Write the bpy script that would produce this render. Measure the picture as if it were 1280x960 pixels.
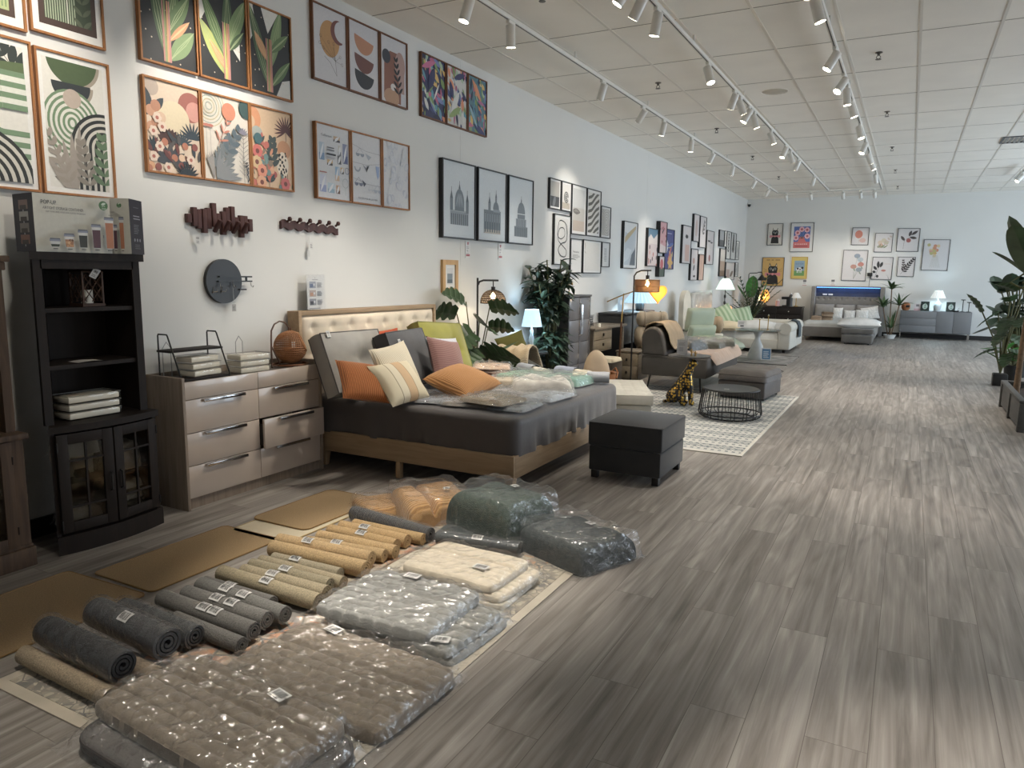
import bpy, bmesh, math, random
from mathutils import Vector, Matrix, Euler, noise
PI = math.pi
D = math.radians
random.seed(11)
S = bpy.context.scene
for o in list(bpy.data.objects):
    bpy.data.objects.remove(o)
C = S.collection

# ---------------------------------------------------------------- camera
yaw, pitch, roll, fpx = -0.490967, 0.147871, 0.012486, 919.59
cam = bpy.data.cameras.new('camera')
cam.sensor_width = 36.0
cam.lens = 36.0 * fpx / 1280.0
cam.clip_end = 100
co = bpy.data.objects.new('camera', cam)
C.objects.link(co)
fw = Vector((math.sin(yaw) * math.cos(pitch), math.cos(yaw) * math.cos(pitch), -math.sin(pitch)))
rt = Vector((math.cos(yaw), -math.sin(yaw), 0))
up = rt.cross(fw)
rt2 = rt * math.cos(roll) + up * math.sin(roll)
up2 = up * math.cos(roll) - rt * math.sin(roll)
co.matrix_world = Matrix(((rt2.x, up2.x, -fw.x, 0), (rt2.y, up2.y, -fw.y, 0), (rt2.z, up2.z, -fw.z, 1.5), (0, 0, 0, 1)))
S.camera = co

# ---------------------------------------------------------------- light and exposure
S.view_settings.view_transform = 'Standard'
S.view_settings.look = 'None'
S.view_settings.gamma = 1.0
S.view_settings.use_curve_mapping = False
S.view_settings.exposure = 0.55
S.cycles.max_bounces = 8
S.cycles.diffuse_bounces = 6
S.cycles.glossy_bounces = 3
S.cycles.transparent_max_bounces = 16
S.cycles.transmission_bounces = 4
S.cycles.sample_clamp_indirect = 4.0
S.cycles.use_denoising = True
S.cycles.caustics_reflective = False
S.cycles.caustics_refractive = False
XW, YB, ZC = -4.232, 21.89, 3.667          # left wall, back wall, ceiling
XR, YF = 6.2, -4.0                         # right wall, wall behind the viewpoint

W = bpy.data.worlds.new('world')
S.world = W
W.use_nodes = True
nt = W.node_tree
bg = nt.nodes['Background']
sky = nt.nodes.new('ShaderNodeTexSky')
sky.sky_type = 'HOSEK_WILKIE'
sky.turbidity = 4
nt.links.new(sky.outputs[0], bg.inputs[0])
bg.inputs[1].default_value = 1.0

SPOT_POWER = 62.0
def area(name, loc, rot, sx, sy, power, col):
    l = bpy.data.lights.new(name, 'AREA')
    l.shape = 'RECTANGLE'
    l.size, l.size_y, l.energy, l.color = sx, sy, power, col
    o = bpy.data.objects.new(name, l)
    o.location, o.rotation_euler = loc, rot
    C.objects.link(o)
    return o
# daylight through the shop windows of the right-hand wall (window openings at these places)
WINDOWS = [(3.0, 6.4), (7.4, 10.8), (11.8, 15.2), (16.2, 19.6)]
for k, (a, b) in enumerate(WINDOWS):
    area('window_daylight', (XR + 0.10, (a + b) / 2, 1.75), (0, D(90), 0), 2.3, b - a - 0.2, [28, 85, 170, 190][k], [(0.92, 0.95, 1.0), (0.84, 0.91, 1.0), (0.74, 0.87, 1.0), (0.72, 0.86, 1.0)][k])
# added fill light, an unseen source behind the viewpoint
area('front_fill_light', (3.4, YF - 0.05, 1.75), (D(90), 0, 0), 3.6, 2.3, 27, (1.0, 0.97, 0.93))

# ---------------------------------------------------------------- helpers
def lin(c):
    if isinstance(c, str):
        c = c.lstrip('#')
        if len(c) == 3: c = ''.join(q + q for q in c)
        c = [int(c[i:i + 2], 16) / 255 for i in (0, 2, 4)]
    return tuple(x / 12.92 if x <= 0.04045 else ((x + 0.055) / 1.055) ** 2.4 for x in c)

def thing(name, label, cat, loc=(0, 0, 0), rz=0.0, group=None):
    o = bpy.data.objects.new(name, None)
    o.empty_display_size = 0.1
    o.location = loc
    o.rotation_euler = (0, 0, rz)
    C.objects.link(o)
    tag(o, label, cat, group)
    return o

def tag(o, label, cat, group=None):
    o['label'] = label
    o['category'] = cat
    if group:
        o['group'] = group
    return o

def copy_tree(o, parent=None):
    c = o.copy()
    C.objects.link(c)
    c.parent = parent
    for ch in list(o.children):
        copy_tree(ch, c)
    return c

class G:
    """collects shapes, build() links them as ONE mesh object"""
    def __init__(s):
        s.v, s.f, s.m, s.c = [], [], [], []
        s.mat = 0
        s.col = None
        s.M = None
    def add(s, vs, fs, M=None):
        n = len(s.v)
        for p in vs:
            p = Vector(p)
            if M is not None: p = M @ p
            if s.M is not None: p = s.M @ p
            s.v.append(p)
        for f in fs:
            s.f.append([n + i for i in f])
            s.m.append(s.mat)
            s.c.append(s.col)
    def box(s, c, sz, bev=0.0, rot=None, seg=2):
        M = Matrix.Translation(Vector(c))
        if rot: M = M @ Euler(rot).to_matrix().to_4x4()
        x, y, z = sz[0] / 2, sz[1] / 2, sz[2] / 2
        if bev <= 0:
            s.add([(-x, -y, -z), (x, -y, -z), (x, y, -z), (-x, y, -z), (-x, -y, z), (x, -y, z), (x, y, z), (-x, y, z)],
                  [(0, 3, 2, 1), (4, 5, 6, 7), (0, 1, 5, 4), (1, 2, 6, 5), (2, 3, 7, 6), (3, 0, 4, 7)], M)
            return s
        b = bmesh.new()
        bmesh.ops.create_cube(b, size=1.0)
        bmesh.ops.scale(b, vec=(sz[0], sz[1], sz[2]), verts=b.verts)
        bmesh.ops.bevel(b, geom=list(b.edges), offset=min(bev, min(sz) * 0.49), segments=seg, affect='EDGES', profile=0.5)
        b.verts.index_update()
        s.add([v.co.copy() for v in b.verts], [[v.index for v in f.verts] for f in b.faces], M)
        b.free()
        return s
    def b2(s, lo, hi, bev=0.0, seg=2):
        return s.box([(a + b) / 2 for a, b in zip(lo, hi)], [abs(b - a) for a, b in zip(lo, hi)], bev, None, seg)
    def tube(s, path, r, n=8, closed=False, caps=True):
        P = [Vector(p) for p in path]
        k = len(P)
        rr = r if isinstance(r, (list, tuple)) else [r] * k
        rings, prev = [], None
        for i in range(k):
            if closed: t = P[(i + 1) % k] - P[i - 1]
            else: t = P[min(i + 1, k - 1)] - P[max(i - 1, 0)]
            if t.length < 1e-9: t = Vector((0, 0, 1))
            t.normalize()
            if prev is None:
                a = Vector((0, 0, 1)) if abs(t.z) < 0.9 else Vector((1, 0, 0))
                u = t.cross(a).normalized()
            else:
                u = prev - t * prev.dot(t)
                u = u.normalized() if u.length > 1e-6 else t.orthogonal().normalized()
            prev = u
            w = t.cross(u)
            rings.append([P[i] + (u * math.cos(2 * PI * j / n) + w * math.sin(2 * PI * j / n)) * rr[i] for j in range(n)])
        vs = [p for q in rings for p in q]
        fs = []
        for i in range(k if closed else k - 1):
            a, b = i * n, ((i + 1) % k) * n
            for j in range(n):
                fs.append((a + j, a + (j + 1) % n, b + (j + 1) % n, b + j))
        if caps and not closed:
            fs.append(tuple(range(n - 1, -1, -1)))
            fs.append(tuple((k - 1) * n + j for j in range(n)))
        s.add(vs, fs)
        return s
    def cyl(s, a, b, r0, r1=None, n=16):
        return s.tube([a, b], [r0, r0 if r1 is None else r1], n)
    def lathe(s, prof, n=28, c=(0, 0, 0), M=None, sx=1.0, sy=1.0):
        vs, fs, k = [], [], len(prof)
        for r_, z_ in prof:
            for j in range(n):
                a = 2 * PI * j / n
                vs.append((c[0] + r_ * sx * math.cos(a), c[1] + r_ * sy * math.sin(a), c[2] + z_))
        for i in range(k - 1):
            for j in range(n):
                fs.append((i * n + j, i * n + (j + 1) % n, (i + 1) * n + (j + 1) % n, (i + 1) * n + j))
        if prof[0][0] > 1e-5: fs.append(tuple(range(n - 1, -1, -1)))
        if prof[-1][0] > 1e-5: fs.append(tuple((k - 1) * n + j for j in range(n)))
        s.add(vs, fs, M)
        return s
    def grid(s, fn, nu, nv, cu=False, cv=False, M=None):
        vs = [fn(i / nu, j / nv) for i in range(nu + (0 if cu else 1)) for j in range(nv + (0 if cv else 1))]
        ru, rv = (nu if cu else nu + 1), (nv if cv else nv + 1)
        fs = []
        for i in range(nu):
            for j in range(nv):
                a, b = i, (i + 1) % ru
                c, d = j, (j + 1) % rv
                fs.append((a * rv + c, b * rv + c, b * rv + d, a * rv + d))
        s.add(vs, fs, M)
        return s
    def prism(s, pts, h, axis='z', base=0.0):
        """extrude a 2D outline by h along an axis"""
        n = len(pts)
        def P(p, t):
            return {'z': (p[0], p[1], t), 'y': (p[0], t, p[1]), 'x': (t, p[0], p[1])}[axis]
        s.add([P(p, base) for p in pts] + [P(p, base + h) for p in pts],
              [tuple(range(n - 1, -1, -1)), tuple(range(n, 2 * n))] + [(i, (i + 1) % n, n + (i + 1) % n, n + i) for i in range(n)])
        return s
    def build(s, name, mat, parent=None, sharp=38, loc=None, rot=None, kind=None, fix=True):
        me = bpy.data.meshes.new(name)
        me.from_pydata([tuple(p) for p in s.v], [], s.f)
        mats = mat if isinstance(mat, (list, tuple)) else [mat]
        for m in mats: me.materials.append(m)
        if len(mats) > 1: me.polygons.foreach_set('material_index', s.m)
        if any(c is not None for c in s.c):
            ca = me.color_attributes.new('Col', 'FLOAT_COLOR', 'CORNER')
            buf = []
            for p in me.polygons:
                c = s.c[p.index] or (1, 1, 1)
                buf.extend([c[0], c[1], c[2], 1.0] * p.loop_total)
            ca.data.foreach_set('color', buf)
        if fix:
            b = bmesh.new()
            b.from_mesh(me)
            bmesh.ops.recalc_face_normals(b, faces=b.faces)
            b.to_mesh(me)
            b.free()
        if sharp:
            me.polygons.foreach_set('use_smooth', [True] * len(me.polygons))
            me.set_sharp_from_angle(angle=D(sharp))
        o = bpy.data.objects.new(name, me)
        C.objects.link(o)
        if parent: o.parent = parent
        if loc: o.location = loc
        if rot: o.rotation_euler = rot
        if kind: o['kind'] = kind
        return o

def struct(name, g, m, **k):
    o = g.build(name, m, **k)
    o['kind'] = 'structure'
    return o

# ---------------------------------------------------------------- materials
MATS = {}
def nodes(name):
    m = bpy.data.materials.new(name)
    m.use_nodes = True
    t = m.node_tree
    return m, t, t.nodes['Principled BSDF']
def N(t, typ, **k):
    n = t.nodes.new(typ)
    for a, v in k.items():
        if a in n.inputs: n.inputs[a].default_value = v
        else: setattr(n, a, v)
    return n
def L(t, a, b): t.links.new(a, b)
def rgba(c): return (*lin(c), 1.0)
def ramp(t, fac, stops):
    r = N(t, 'ShaderNodeValToRGB')
    e = r.color_ramp.elements
    while len(e) < len(stops): e.new(0.5)
    for q, (p, c) in zip(e, stops):
        q.position = p
        q.color = rgba(c) if not isinstance(c, tuple) else (*c, 1.0)
    L(t, fac, r.inputs[0])
    return r.outputs[0]
def coords(t, scale=(1, 1, 1), rot=(0, 0, 0)):
    tc = N(t, 'ShaderNodeTexCoord')
    mp = N(t, 'ShaderNodeMapping')
    mp.inputs['Scale'].default_value = scale
    mp.inputs['Rotation'].default_value = rot
    L(t, tc.outputs['Object'], mp.inputs[0])
    return mp.outputs[0]
def dark(c, k):
    return tuple(x * k for x in lin(c))

def mat(key, col, rough=0.6, metal=0.0, var=0.10, vs=6.0, bump=0.0, bs=200.0, emit=None, es=1.0, coat=0.0, sheen=0.0, stretch=(1, 1, 1), spec=0.5, trans=0.0, bdist=0.01):
    """plain surface: a noise varies the colour a little, another gives a fine bump"""
    if key in MATS: return MATS[key]
    m, t, p = nodes(key)
    v = coords(t, stretch)
    n = N(t, 'ShaderNodeTexNoise', Scale=vs, Detail=4.0)
    L(t, v, n.inputs['Vector'])
    a, b = dark(col, 1 - var), dark(col, 1 + var)
    L(t, ramp(t, n.outputs[0], [(0.3, a), (0.7, tuple(min(1, x) for x in b))]), p.inputs['Base Color'])
    p.inputs['Roughness'].default_value = rough
    p.inputs['Metallic'].default_value = metal
    p.inputs['Coat Weight'].default_value = coat
    p.inputs['Sheen Weight'].default_value = sheen
    p.inputs['Specular IOR Level'].default_value = spec
    p.inputs['Transmission Weight'].default_value = trans
    if bump:
        n2 = N(t, 'ShaderNodeTexNoise', Scale=bs, Detail=3.0)
        L(t, v, n2.inputs['Vector'])
        bp = N(t, 'ShaderNodeBump', Strength=bump, Distance=bdist)
        L(t, n2.outputs[0], bp.inputs['Height'])
        L(t, bp.outputs[0], p.inputs['Normal'])
    if emit:
        p.inputs['Emission Color'].default_value = rgba(emit)
        p.inputs['Emission Strength'].default_value = es
    MATS[key] = m
    return m

def wood(key, c1, c2, axis='x', scale=1.0, rough=0.5, bump=0.15):
    if key in MATS: return MATS[key]
    m, t, p = nodes(key)
    sc = {'x': (1.2, 14, 14), 'y': (14, 1.2, 14), 'z': (14, 14, 1.2)}[axis]
    v = coords(t, tuple(s * scale for s in sc))
    n = N(t, 'ShaderNodeTexNoise', Scale=2.2, Detail=7.0, Distortion=1.0)
    L(t, v, n.inputs['Vector'])
    L(t, ramp(t, n.outputs[0], [(0.25, c1), (0.75, c2)]), p.inputs['Base Color'])
    p.inputs['Roughness'].default_value = rough
    p.inputs['Specular IOR Level'].default_value = 0.3
    bp = N(t, 'ShaderNodeBump', Strength=bump, Distance=0.004)
    L(t, n.outputs[0], bp.inputs['Height'])
    L(t, bp.outputs[0], p.inputs['Normal'])
    MATS[key] = m
    return m

def stripes(key, c1, c2, axis='x', scale=40.0, rough=0.9, bump=0.5, lo=0.3, hi=0.7, distort=0.3):
    """bands of two colours (corduroy, ribbing, pleats)"""
    if key in MATS: return MATS[key]
    m, t, p = nodes(key)
    w = N(t, 'ShaderNodeTexWave', wave_type='BANDS', bands_direction=axis.upper(), Scale=scale, Distortion=distort, Detail=2.0)
    L(t, coords(t), w.inputs['Vector'])
    L(t, ramp(t, w.outputs['Fac'], [(lo, c1), (hi, c2)]), p.inputs['Base Color'])
    p.inputs['Roughness'].default_value = rough
    p.inputs['Sheen Weight'].default_value = 0.2
    bp = N(t, 'ShaderNodeBump', Strength=bump, Distance=0.004)
    L(t, w.outputs['Fac'], bp.inputs['Height'])
    L(t, bp.outputs[0], p.inputs['Normal'])
    MATS[key] = m
    return m

def film(key='plastic_film', tint='#ffffff', amt=0.22, rough=0.18, scale=14.0, haze=0.02):
    """clear crinkled plastic wrap: mostly see-through, glossy on the creases"""
    if key in MATS: return MATS[key]
    m = bpy.data.materials.new(key)
    m.use_nodes = True
    t = m.node_tree
    t.nodes.clear()
    out = N(t, 'ShaderNodeOutputMaterial')
    tr = N(t, 'ShaderNodeBsdfTransparent', Color=rgba(tint))
    gl = N(t, 'ShaderNodeBsdfGlossy', Roughness=rough, Color=(1, 1, 1, 1))
    df = N(t, 'ShaderNodeBsdfDiffuse', Color=(0.9, 0.9, 0.9, 1))
    v = coords(t)
    n = N(t, 'ShaderNodeTexNoise', Scale=scale * 0.55, Detail=3.0, Distortion=2.2)
    L(t, v, n.inputs['Vector'])
    vo = N(t, 'ShaderNodeTexVoronoi', Scale=scale * 0.8, feature='DISTANCE_TO_EDGE')
    L(t, v, vo.inputs['Vector'])
    ad = N(t, 'ShaderNodeMath', operation='ADD')
    L(t, n.outputs[0], ad.inputs[0])
    L(t, vo.outputs[0], ad.inputs[1])
    bp = N(t, 'ShaderNodeBump', Strength=0.8, Distance=0.02)
    L(t, ad.outputs[0], bp.inputs['Height'])
    L(t, bp.outputs[0], gl.inputs['Normal'])
    lw = N(t, 'ShaderNodeLayerWeight', Blend=0.5)
    L(t, bp.outputs[0], lw.inputs['Normal'])
    pw = N(t, 'ShaderNodeMath', operation='POWER')
    pw.inputs[1].default_value = 3.0
    L(t, lw.outputs['Facing'], pw.inputs[0])
    mu = N(t, 'ShaderNodeMath', operation='MULTIPLY_ADD', use_clamp=True)
    mu.inputs[1].default_value = 0.45
    mu.inputs[2].default_value = amt * 0.25
    L(t, pw.outputs[0], mu.inputs[0])
    mx = N(t, 'ShaderNodeMixShader')
    L(t, mu.outputs[0], mx.inputs[0])
    L(t, tr.outputs[0], mx.inputs[1])
    L(t, gl.outputs[0], mx.inputs[2])
    mx2 = N(t, 'ShaderNodeMixShader')
    mx2.inputs[0].default_value = haze
    L(t, mx.outputs[0], mx2.inputs[1])
    L(t, df.outputs[0], mx2.inputs[2])
    L(t, mx2.outputs[0], out.inputs[0])
    MATS[key] = m
    return m

def glass(key='clear_pane', tint='#ffffff', rough=0.03, refl=0.06):
    if key in MATS: return MATS[key]
    m = bpy.data.materials.new(key)
    m.use_nodes = True
    t = m.node_tree
    t.nodes.clear()
    out = N(t, 'ShaderNodeOutputMaterial')
    tr = N(t, 'ShaderNodeBsdfTransparent', Color=rgba(tint))
    gl = N(t, 'ShaderNodeBsdfGlossy', Roughness=rough)
    lw = N(t, 'ShaderNodeLayerWeight', Blend=0.5)
    pw = N(t, 'ShaderNodeMath', operation='POWER')
    pw.inputs[1].default_value = 4.0
    L(t, lw.outputs['Facing'], pw.inputs[0])
    fr = N(t, 'ShaderNodeMath', operation='MULTIPLY_ADD', use_clamp=True)
    fr.inputs[1].default_value = 0.7
    fr.inputs[2].default_value = 0.03
    L(t, pw.outputs[0], fr.inputs[0])
    mx = N(t, 'ShaderNodeMixShader')
    L(t, fr.outputs[0], mx.inputs[0])
    L(t, tr.outputs[0], mx.inputs[1])
    L(t, gl.outputs[0], mx.inputs[2])
    L(t, mx.outputs[0], out.inputs[0])
    MATS[key] = m
    return m

def print_mat():
    if 'print' in MATS: return MATS['print']
    m, t, p = nodes('print')
    a = N(t, 'ShaderNodeVertexColor', layer_name='Col')
    n = N(t, 'ShaderNodeTexNoise', Scale=60.0, Detail=3.0)
    L(t, coords(t), n.inputs['Vector'])
    mx = N(t, 'ShaderNodeMix', data_type='RGBA', blend_type='MULTIPLY')
    mx.inputs['Factor'].default_value = 0.15
    L(t, a.outputs[0], mx.inputs['A'])
    L(t, n.outputs[0], mx.inputs['B'])
    hs = N(t, 'ShaderNodeHueSaturation', Saturation=0.82, Value=0.95)
    L(t, mx.outputs['Result'], hs.inputs['Color'])
    L(t, hs.outputs[0], p.inputs['Base Color'])
    p.inputs['Roughness'].default_value = 0.55
    MATS['print'] = m
    return m

def lit_shade(key, col, es, trans_col=None):
    return mat(key, col, rough=0.8, var=0.08, vs=20, emit=trans_col or col, es=es)

# ---------------------------------------------------------------- flat artwork (prints, labels, signs)
FONT_CACHE = {}
def glyphs(txt):
    """outline polygons of a short text, 1 unit high"""
    if txt in FONT_CACHE: return FONT_CACHE[txt]
    cu = bpy.data.curves.new('lettering', 'FONT')
    cu.body = txt
    cu.resolution_u = 2
    cu.align_x = 'LEFT'
    ob = bpy.data.objects.new('lettering', cu)
    C.objects.link(ob)
    dg = bpy.context.evaluated_depsgraph_get()
    me = bpy.data.meshes.new_from_object(ob.evaluated_get(dg))
    r_ = ([(v.co.x, v.co.y) for v in me.vertices], [list(p.vertices) for p in me.polygons])
    bpy.data.objects.remove(ob)
    bpy.data.meshes.remove(me)
    FONT_CACHE[txt] = r_
    return r_

class Art:
    """coloured polygons on a w x h sheet, authored in 0..1 x 0..1"""
    def __init__(s, w, h, bg=None):
        s.w, s.h, s.p = w, h, []
        s.win = (0.0, 0.0, 1.0, 1.0)
        if bg: s.rect(0, 0, 1, 1, bg)
    def clip(s, pts):
        x0, y0, x1, y1 = s.win
        for ax, lim, sg in ((0, x0, 1), (0, x1, -1), (1, y0, 1), (1, y1, -1)):
            out = []
            n = len(pts)
            for i in range(n):
                a, b = pts[i - 1], pts[i]
                ia, ib = (a[ax] - lim) * sg >= 0, (b[ax] - lim) * sg >= 0
                if ia != ib:
                    t = (lim - a[ax]) / (b[ax] - a[ax])
                    q = [a[0] + (b[0] - a[0]) * t, a[1] + (b[1] - a[1]) * t]
                    q[ax] = lim
                    out.append(tuple(q))
                if ib: out.append(b)
            pts = out
            if not pts: return []
        return pts
    def poly(s, pts, col):
        pts = s.clip([tuple(q) for q in pts])
        if len(pts) > 2: s.p.append((pts, lin(col)))
        return s
    def rect(s, x0, y0, x1, y1, col): return s.poly([(x0, y0), (x1, y0), (x1, y1), (x0, y1)], col)
    def ell(s, cx, cy, rx, ry, col, a0=0, a1=360, n=28, rot=0):
        c, d = math.cos(D(rot)), math.sin(D(rot))
        k = s.w / s.h
        out = []
        for i in range(n + (0 if a1 - a0 >= 360 else 1)):
            t = D(a0 + (a1 - a0) * i / n)
            x, y = rx * math.cos(t), ry * math.sin(t)
            out.append((cx + x * c - y * d, cy + (x * d + y * c) * k))
        return s.poly(out, col)
    def circ(s, cx, cy, r, col, a0=0, a1=360): return s.ell(cx, cy, r, r, col, a0, a1)
    def band(s, cx, cy, r0, r1, col, a0=0, a1=180, n=16):
        k = s.w / s.h
        for i in range(n):
            t0, t1 = D(a0 + (a1 - a0) * i / n), D(a0 + (a1 - a0) * (i + 1) / n)
            s.poly([(cx + r_ * math.cos(t), cy + r_ * math.sin(t) * k) for r_, t in ((r0, t0), (r1, t0), (r1, t1), (r0, t1))], col)
        return s
    def leaf(s, x0, y0, x1, y1, wd, col, n=7):
        k = s.h / s.w
        dx, dy = x1 - x0, (y1 - y0) * k
        l = math.hypot(dx, dy) or 1e-6
        nx, ny = -dy / l * wd, dx / l * wd / k
        A = [(x0 + (x1 - x0) * i / n + nx * math.sin(PI * i / n) ** 0.8, y0 + (y1 - y0) * i / n + ny * math.sin(PI * i / n) ** 0.8) for i in range(n + 1)]
        B = [(x0 + (x1 - x0) * i / n - nx * math.sin(PI * i / n) ** 0.8, y0 + (y1 - y0) * i / n - ny * math.sin(PI * i / n) ** 0.8) for i in range(n - 1, 0, -1)]
        return s.poly(A + B, col)
    def line(s, pts, wd, col):
        k = s.h / s.w
        for a, b in zip(pts, pts[1:]):
            dx, dy = b[0] - a[0], (b[1] - a[1]) * k
            l = math.hypot(dx, dy) or 1e-6
            nx, ny = -dy / l * wd / 2, dx / l * wd / 2 / k
            s.poly([(a[0] + nx, a[1] + ny), (b[0] + nx, b[1] + ny), (b[0] - nx, b[1] - ny), (a[0] - nx, a[1] - ny)], col)
        return s
    def sprig(s, x0, y0, x1, y1, n, ln, wd, col, stem=0.008, spread=0.9):
        s.line([(x0, y0), (x1, y1)], stem, col)
        k = s.h / s.w
        base = math.atan2((y1 - y0) * k, x1 - x0)
        for i in range(n):
            t = 0.2 + 0.8 * i / max(1, n - 1)
            px, py = x0 + (x1 - x0) * t, y0 + (y1 - y0) * t
            q = ln * (1.1 - 0.5 * t)
            for sg in (1, -1):
                a = base + sg * spread * (1.1 - 0.5 * t)
                s.leaf(px, py, px + q * math.cos(a), py + q * math.sin(a) / k, wd, col)
        return s
    def fan(s, x, y, n, ln, wd, col, a0=20, a1=160):
        k = s.h / s.w
        for i in range(n):
            a = D(a0 + (a1 - a0) * i / (n - 1))
            s.leaf(x, y, x + ln * math.cos(a), y + ln * math.sin(a) / k, wd, col)
        return s
    def text(s, txt, x, y, size, col, width=None):
        vs, fs = glyphs(txt)
        k = s.w / s.h
        sx = size
        if width: 
            ext = max(v[0] for v in vs) or 1
            sx = width / ext
        for f in fs:
            s.poly([(x + vs[i][0] * sx, y + vs[i][1] * size * k) for i in f], col)
        return s
    def lines(s, x0, y0, x1, y1, n, col, frac=0.45, ragged=0.3):
        """rows of small print too small to read"""
        st = (y1 - y0) / n
        for i in range(n):
            s.rect(x0, y0 + st * i, x1 - (x1 - x0) * ragged * random.random(), y0 + st * (i + frac), col)
        return s
    def barcode(s, x0, y0, x1, y1, col='#1c1c1c'):
        x = x0
        while x < x1:
            b = (x1 - x0) * random.choice((0.02, 0.035, 0.05))
            s.rect(x, y0, min(x1, x + b), y1, col)
            x += b + (x1 - x0) * random.choice((0.025, 0.04, 0.05))
        return s
    def put(s, g, fn=None, step=0.00006):
        """write the polygons into a G; fn(x, z, lift) gives a 3D point (default: the XZ plane facing -Y, centred)"""
        if fn is None: fn = lambda x, z, d: (x - s.w / 2, -d, z - s.h / 2)
        for i, (pts, c) in enumerate(s.p):
            g.col = c
            g.add([fn(a * s.w, b * s.h, 0.0002 + i * step) for a, b in pts], [tuple(range(len(pts)))])
        return g
    def build(s, name, parent, fn=None, step=0.00006, loc=None, rot=None):
        g = G()
        s.put(g, fn, step)
        return g.build(name, print_mat(), parent, sharp=0, loc=loc, rot=rot, fix=False)

# ================================================================ the room
def floor_material():
    m, t, p = nodes('plank_floor')
    tc = N(t, 'ShaderNodeTexCoord')
    sp = N(t, 'ShaderNodeSeparateXYZ')
    L(t, tc.outputs['Object'], sp.inputs[0])
    cb = N(t, 'ShaderNodeCombineXYZ')
    L(t, sp.outputs['Y'], cb.inputs['X'])
    L(t, sp.outputs['X'], cb.inputs['Y'])
    br = N(t, 'ShaderNodeTexBrick', offset=0.37, offset_frequency=2)
    br.inputs['Scale'].default_value = 1.0
    br.inputs['Mortar Size'].default_value = 0.0012
    br.inputs['Mortar Smooth'].default_value = 0.1
    br.inputs['Brick Width'].default_value = 1.22
    br.inputs['Row Height'].default_value = 0.19
    br.inputs['Color1'].default_value = (0.0, 0.0, 0.0, 1)
    br.inputs['Color2'].default_value = (1.0, 1.0, 1.0, 1)
    br.inputs['Mortar'].default_value = (0.3, 0.3, 0.3, 1)
    L(t, cb.outputs[0], br.inputs['Vector'])
    # every plank shifts the grain so that it does not run on into its neighbour
    sh = N(t, 'ShaderNodeVectorMath', operation='MULTIPLY_ADD')
    sh.inputs[1].default_value = (3.7, 9.1, 2.3)
    L(t, br.outputs['Color'], sh.inputs[0])
    L(t, tc.outputs['Object'], sh.inputs[2])
    mp = N(t, 'ShaderNodeMapping')
    mp.inputs['Scale'].default_value = (15.0, 0.55, 1.0)
    L(t, sh.outputs[0], mp.inputs[0])
    n1 = N(t, 'ShaderNodeTexNoise', Scale=1.6, Detail=8.0, Roughness=0.62, Distortion=0.6)
    L(t, mp.outputs[0], n1.inputs['Vector'])
    mp2 = N(t, 'ShaderNodeMapping')
    mp2.inputs['Scale'].default_value = (5.5, 0.8, 1.0)
    L(t, sh.outputs[0], mp2.inputs[0])
    n0 = N(t, 'ShaderNodeTexNoise', Scale=1.0, Detail=2.0, Distortion=0.4)
    L(t, mp2.outputs[0], n0.inputs['Vector'])
    # growth-ring figure: bands of a slow noise
    mr = N(t, 'ShaderNodeMath', operation='MULTIPLY')
    mr.inputs[1].default_value = 34.0
    L(t, n0.outputs[0], mr.inputs[0])
    sn = N(t, 'ShaderNodeMath', operation='SINE')
    L(t, mr.outputs[0], sn.inputs[0])
    a1 = N(t, 'ShaderNodeMath', operation='MULTIPLY_ADD')
    a1.inputs[1].default_value = 0.05
    L(t, sn.outputs[0], a1.inputs[0])
    L(t, n1.outputs[0], a1.inputs[2])
    a2 = N(t, 'ShaderNodeMath', operation='MULTIPLY_ADD')
    a2.inputs[1].default_value = 0.11
    sb = N(t, 'ShaderNodeMath', operation='SUBTRACT')
    sb.inputs[1].default_value = 0.5
    L(t, br.outputs['Color'], sb.inputs[0])
    L(t, sb.outputs[0], a2.inputs[0])
    L(t, a1.outputs[0], a2.inputs[2])
    c = ramp(t, a2.outputs[0], [(0.22, '#5a544d'), (0.42, '#7c7670'), (0.58, '#928c86'), (0.80, '#b1aca6')])
    mx = N(t, 'ShaderNodeMix', data_type='RGBA')
    L(t, br.outputs['Fac'], mx.inputs['Factor'])
    L(t, c, mx.inputs['A'])
    mx.inputs['B'].default_value = rgba('#5c554f')
    L(t, mx.outputs['Result'], p.inputs['Base Color'])
    rr = N(t, 'ShaderNodeMapRange')
    rr.inputs['To Min'].default_value = 0.36
    rr.inputs['To Max'].default_value = 0.52
    L(t, n1.outputs[0], rr.inputs[0])
    L(t, rr.outputs[0], p.inputs['Roughness'])
    bp = N(t, 'ShaderNodeBump', Strength=0.16, Distance=0.006)
    L(t, a1.outputs[0], bp.inputs['Height'])
    L(t, bp.outputs[0], p.inputs['Normal'])
    return m

WALL = mat('painted_wall', '#d2d2cf', rough=0.85, var=0.015, vs=1.5, bump=0.03, bs=180)
TILE = mat('ceiling_tile', '#f1ede5', rough=0.9, var=0.03, vs=2.0, bump=0.12, bs=160)
BASE = mat('black_baseboard', '#161515', rough=0.5)
WHITE_METAL = mat('white_metal', '#dcdad4', rough=0.35, var=0.02)
BLACK_METAL = mat('black_metal', '#1b1a19', rough=0.45, var=0.1)

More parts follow.
